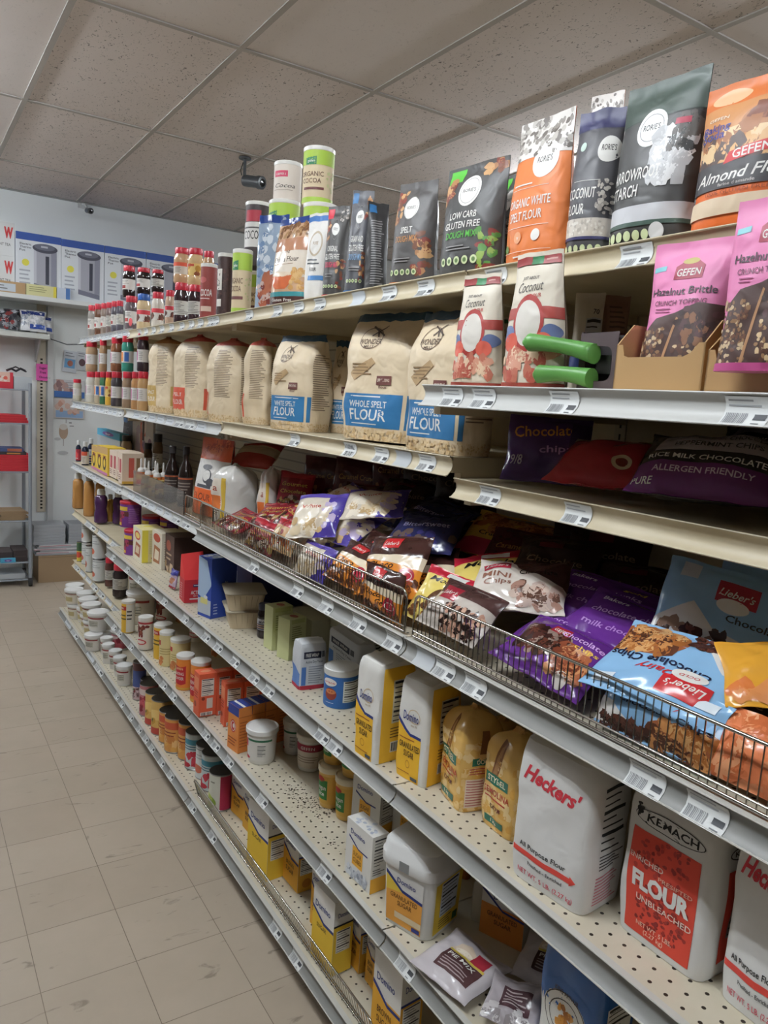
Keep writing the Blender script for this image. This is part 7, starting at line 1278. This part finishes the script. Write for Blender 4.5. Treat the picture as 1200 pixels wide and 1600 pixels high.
pc = onY(136, 329, WALLY - .106); cam_on(tuple(pc), .1, False, .15, 'small bullet camera on the back wall under the ceiling', .62)
# ================================================================ small settling shifts so that neighbours touch without cutting into each other
SETTLE = {'appliance_box': (0.0022, -0, 0.004), 'baking_carton': (-0.0043, 0.0008, 0.003), 'baking_carton.001': (-0.0001, -0.001, 0), 'baking_carton.002': (0.0022, 0.0001, 0), 'baking_carton.003': (0.0022, 0, 0), 'baking_mix_pouch': (-0.0041, 0.0015, 0), 'baking_mix_pouch.001': (0.0041, -0.0015, 0), 'baking_mix_pouch.003': (0.0012, -0.0065, 0), 'baking_mix_pouch.004': (-0.0012, 0.0065, 0), 'spice_jar.006': (0, -0.022, 0.004), 'spice_jar.007': (0, 0.022, 0), 'spice_jar.032': (0, 0, 0.003), 'dropper_bottle': (-0.0027, -0.0074, 0), 'dropper_bottle.001': (0.0257, 0.0155, 0), 'dropper_bottle.002': (0, 0, 0.003), 'dropper_bottle.004': (-0.0042, -0.0012, 0.003), 'dropper_bottle.005': (0.0042, 0.0012, 0.003), 'dropper_bottle.006': (-0.0059, -0.003, 0.003), 'dropper_bottle.007': (0.0059, 0.003, 0.003), 'preserve_jar': (0, 0, 0.003), 'preserve_jar.001': (0, 0, 0.003), 'preserve_jar.002': (0, 0, 0.003), 'syrup_bottle': (0, 0, 0.003), 'syrup_bottle.001': (0, 0, 0.003), 'spread_jar': (0, -0.0044, 0), 'syrup_bottle.002': (0, 0, 0.003), 'snack_tub': (-0.0003, -0.03, 0), 'snack_tub.001': (0.0003, 0.03, 0), 'snack_tub.002': (-0.0048, 0.0045, 0), 'snack_tub.003': (0.0048, -0.0045, 0), 'shortening_tub.001': (0.0043, 0.001, 0), 'starch_canister': (0, 0, 0.003), 'food_bucket': (-0.0171, 0.0099, 0), 'crumb_canister': (0, 0, 0.003), 'crumb_canister.001': (0.0042, -0.0075, 0), 'crumb_canister.004': (0.013, -0.0024, 0), 'starch_canister.002': (0.0065, -0.0115, 0), 'starch_canister.003': (-0.0065, 0.0115, 0), 'spread_tub': (-0.0015, 0.0087, 0), 'spread_tub.002': (-0.0054, 0.0099, 0), 'food_tub': (0.001, 0.0087, 0), 'food_tub.001': (0.0033, 0.0217, 0), 'food_tub.002': (-0.0041, -0.0005, 0), 'food_tub.003': (-0.0118, -0.0015, 0), 'food_tub.004': (0.0031, -0.0082, 0), 'food_tub.005': (0.0085, -0.0203, 0), 'food_tub.010': (-0.0178, -0.0241, 0.001), 'food_tub.011': (0.017, 0.0247, 0), 'food_tub.013': (0.0073, 0.005, 0), 'fruit_can': (-0.0008, 0.0021, 0), 'fruit_can.001': (0.0008, -0.0021, 0), 'fruit_can.004': (-0.0002, 0.004, 0), 'fruit_can.005': (0.0018, -0.0157, 0), 'fruit_can.006': (-0.0029, -0.0004, 0), 'fruit_can.007': (0.0027, -0.0062, 0), 'fruit_can.008': (-0.0021, 0.0108, 0), 'fruit_can.009': (0.0022, -0.0152, 0), 'candy_bag': (0.0083, -0.0129, 0), 'candy_bag.001': (-0.0258, 0.0125, 0), 'candy_bag.002': (0.0063, -0.026, 0.0095), 'candy_bag.003': (0.0105, -0.0037, 0.0118), 'candy_bag.004': (-0.0106, 0.008, 0), 'candy_bag.005': (-0.0234, 0.0643, 0.0308), 'candy_bag.006': (-0.0069, -0.0027, 0.0746), 'candy_bag.007': (0.0191, 0.0539, 0.0414), 'candy_bag.008': (0.0138, 0.0451, 0.0583), 'candy_bag.009': (0.0025, 0.0591, 0.0271), 'candy_bag.010': (-0.0146, 0.0089, 0), 'candy_bag.011': (-0.0245, 0.0025, 0), 'candy_bag.012': (0.0075, -0.0332, 0.0094), 'candy_bag.013': (-0.0179, 0.0144, 0), 'candy_bag.014': (0.0534, 0.0333, 0.0407), 'candy_bag.015': (0.0226, -0.0088, 0.0008), 'candy_bag.016': (0.0282, -0.0572, 0.0395), 'candy_bag.017': (-0.0036, 0.0126, 0.0151), 'candy_bag.018': (-0.0022, -0.0154, 0.0126), 'candy_bag.019': (-0.0281, -0.0249, 0), 'candy_bag.020': (0.0141, -0.0142, 0), 'candy_bag.021': (-0.0222, -0.0119, 0), 'candy_bag.022': (-0.0034, -0.0165, 0), 'candy_bag.023': (0.0088, -0.0142, 0.0036), 'candy_bag.024': (0.0337, -0.0617, 0.0074), 'candy_bag.025': (0.0592, -0.0255, 0.0384), 'candy_bag.026': (-0.003, -0.0214, 0), 'candy_bag.027': (0.0153, -0.0033, 0.0125), 'candy_bag.028': (-0.0136, 0.0047, 0.0139), 'candy_bag.029': (-0.0041, -0.0015, 0), 'candy_bag.030': (-0.0197, 0.0032, 0), 'candy_bag.031': (0.0009, -0.0195, 0.0045), 'candy_bag.032': (0.0124, 0.0138, 0.0073), 'candy_bag.033': (-0.0126, 0.0155, 0), 'candy_bag.034': (0.0013, 0.0131, 0.015), 'candy_bag.035': (0.0011, 0.0053, 0.008), 'candy_bag.036': (0.0286, -0.0108, 0.0141), 'candy_bag.037': (0.0095, -0.0139, 0.0108), 'candy_bag.038': (-0.0007, -0.02, 0), 'candy_bag.041': (0.0146, -0.0089, 0.0139), 'candy_bag.042': (0.0171, -0.01, 0.0139), 'candy_bag.043': (0.0423, -0.0141, 0.0463), 'candy_bag.044': (-0.0214, 0.0197, 0), 'candy_bag.045': (0.0163, 0.0475, 0.0137), 'candy_bag.046': (0.01, 0.0044, 0.0127), 'candy_bag.047': (0.0333, -0.0439, 0.0083), 'candy_bag.049': (-0.0088, 0.0016, 0), 'candy_bag.050': (0.0043, -0.01, 0), 'candy_bag.051': (-0.0371, -0.0454, 0), 'chocolate_bag.002': (-0.0066, 0.0006, 0), 'chocolate_bag.003': (0.044, -0.0042, 0.0093), 'flour_bag': (0, 0, 0.003), 'flour_bag.001': (-0.0067, 0.0231, 0), 'flour_bag.003': (-0.0146, 0.005, 0), 'flour_bag.004': (0.0146, -0.005, 0), 'flour_bag.010': (0.0112, 0.0264, 0), 'flour_bag.014': (0.0054, -0.0167, 0), 'flour_pouch.010': (-0.0042, 0.0012, 0), 'flour_pouch.011': (0.0042, -0.0012, 0), 'flour_pouch.012': (0.0085, -0.0022, 0), 'flour_pouch.013': (0, 0, 0.004), 'flour_pouch.014': (0, 0, 0.003), 'baking_tray': (0.0047, -0.0123, 0), 'baking_tray.001': (0.0034, -0.0104, 0), 'mix_bag': (-0.0285, 0.0147, 0), 'mix_bag.001': (0.006, -0.0724, 0.004), 'mix_bag.002': (-0.0048, 0.0058, 0.0002), 'small_carton.001': (0, 0.0044, 0), 'small_carton.002': (-0.0018, 0.0109, 0), 'small_carton.003': (0.002, -0.0021, 0), 'small_carton.004': (-0.0003, 0.0022, 0), 'small_carton.005': (0.0011, 0.0066, 0), 'small_carton.006': (-0.0189, -0.0233, 0), 'small_carton.007': (0, 0.0044, 0), 'snack_bag': (-0.0056, -0.0034, 0), 'snack_bag.001': (0.0016, 0.0051, 0.0007), 'snack_bag.002': (-0.0027, -0.0069, 0.0025), 'snack_bag.003': (0.0067, 0.0051, 0), 'sugar_carton': (0.008, 0.0289, 0), 'sugar_carton.003': (-0.0074, 0.0135, 0), 'sugar_carton.004': (0.0074, -0.0135, 0), 'sugar_carton.006': (0, 0, 0.004), 'sugar_cube_carton.001': (-0.0054, 0.0073, 0), 'sugar_cube_carton.002': (0.0123, -0.0258, 0), 'tea_carton': (0.002, -0.0086, 0), 'tea_carton.001': (-0.0119, -0.0036, 0), 'tea_carton.002': (0.0013, -0.0042, 0), 'tea_carton.003': (0.0106, 0.0078, 0), 'tea_carton.005': (-0.0022, 0, 0), 'yeast_brick.001': (-0.0043, -0.001, 0), 'yeast_carton.002': (-0.0012, 0.0019, 0), 'yeast_carton.003': (0.0012, -0.0019, 0), 'yeast_display.001': (-0.0082, 0.0228, 0)}
for n_, v_ in SETTLE.items():
    o_ = bpy.data.objects.get(n_)
    if o_: o_.location = o_.location + Vector(v_)
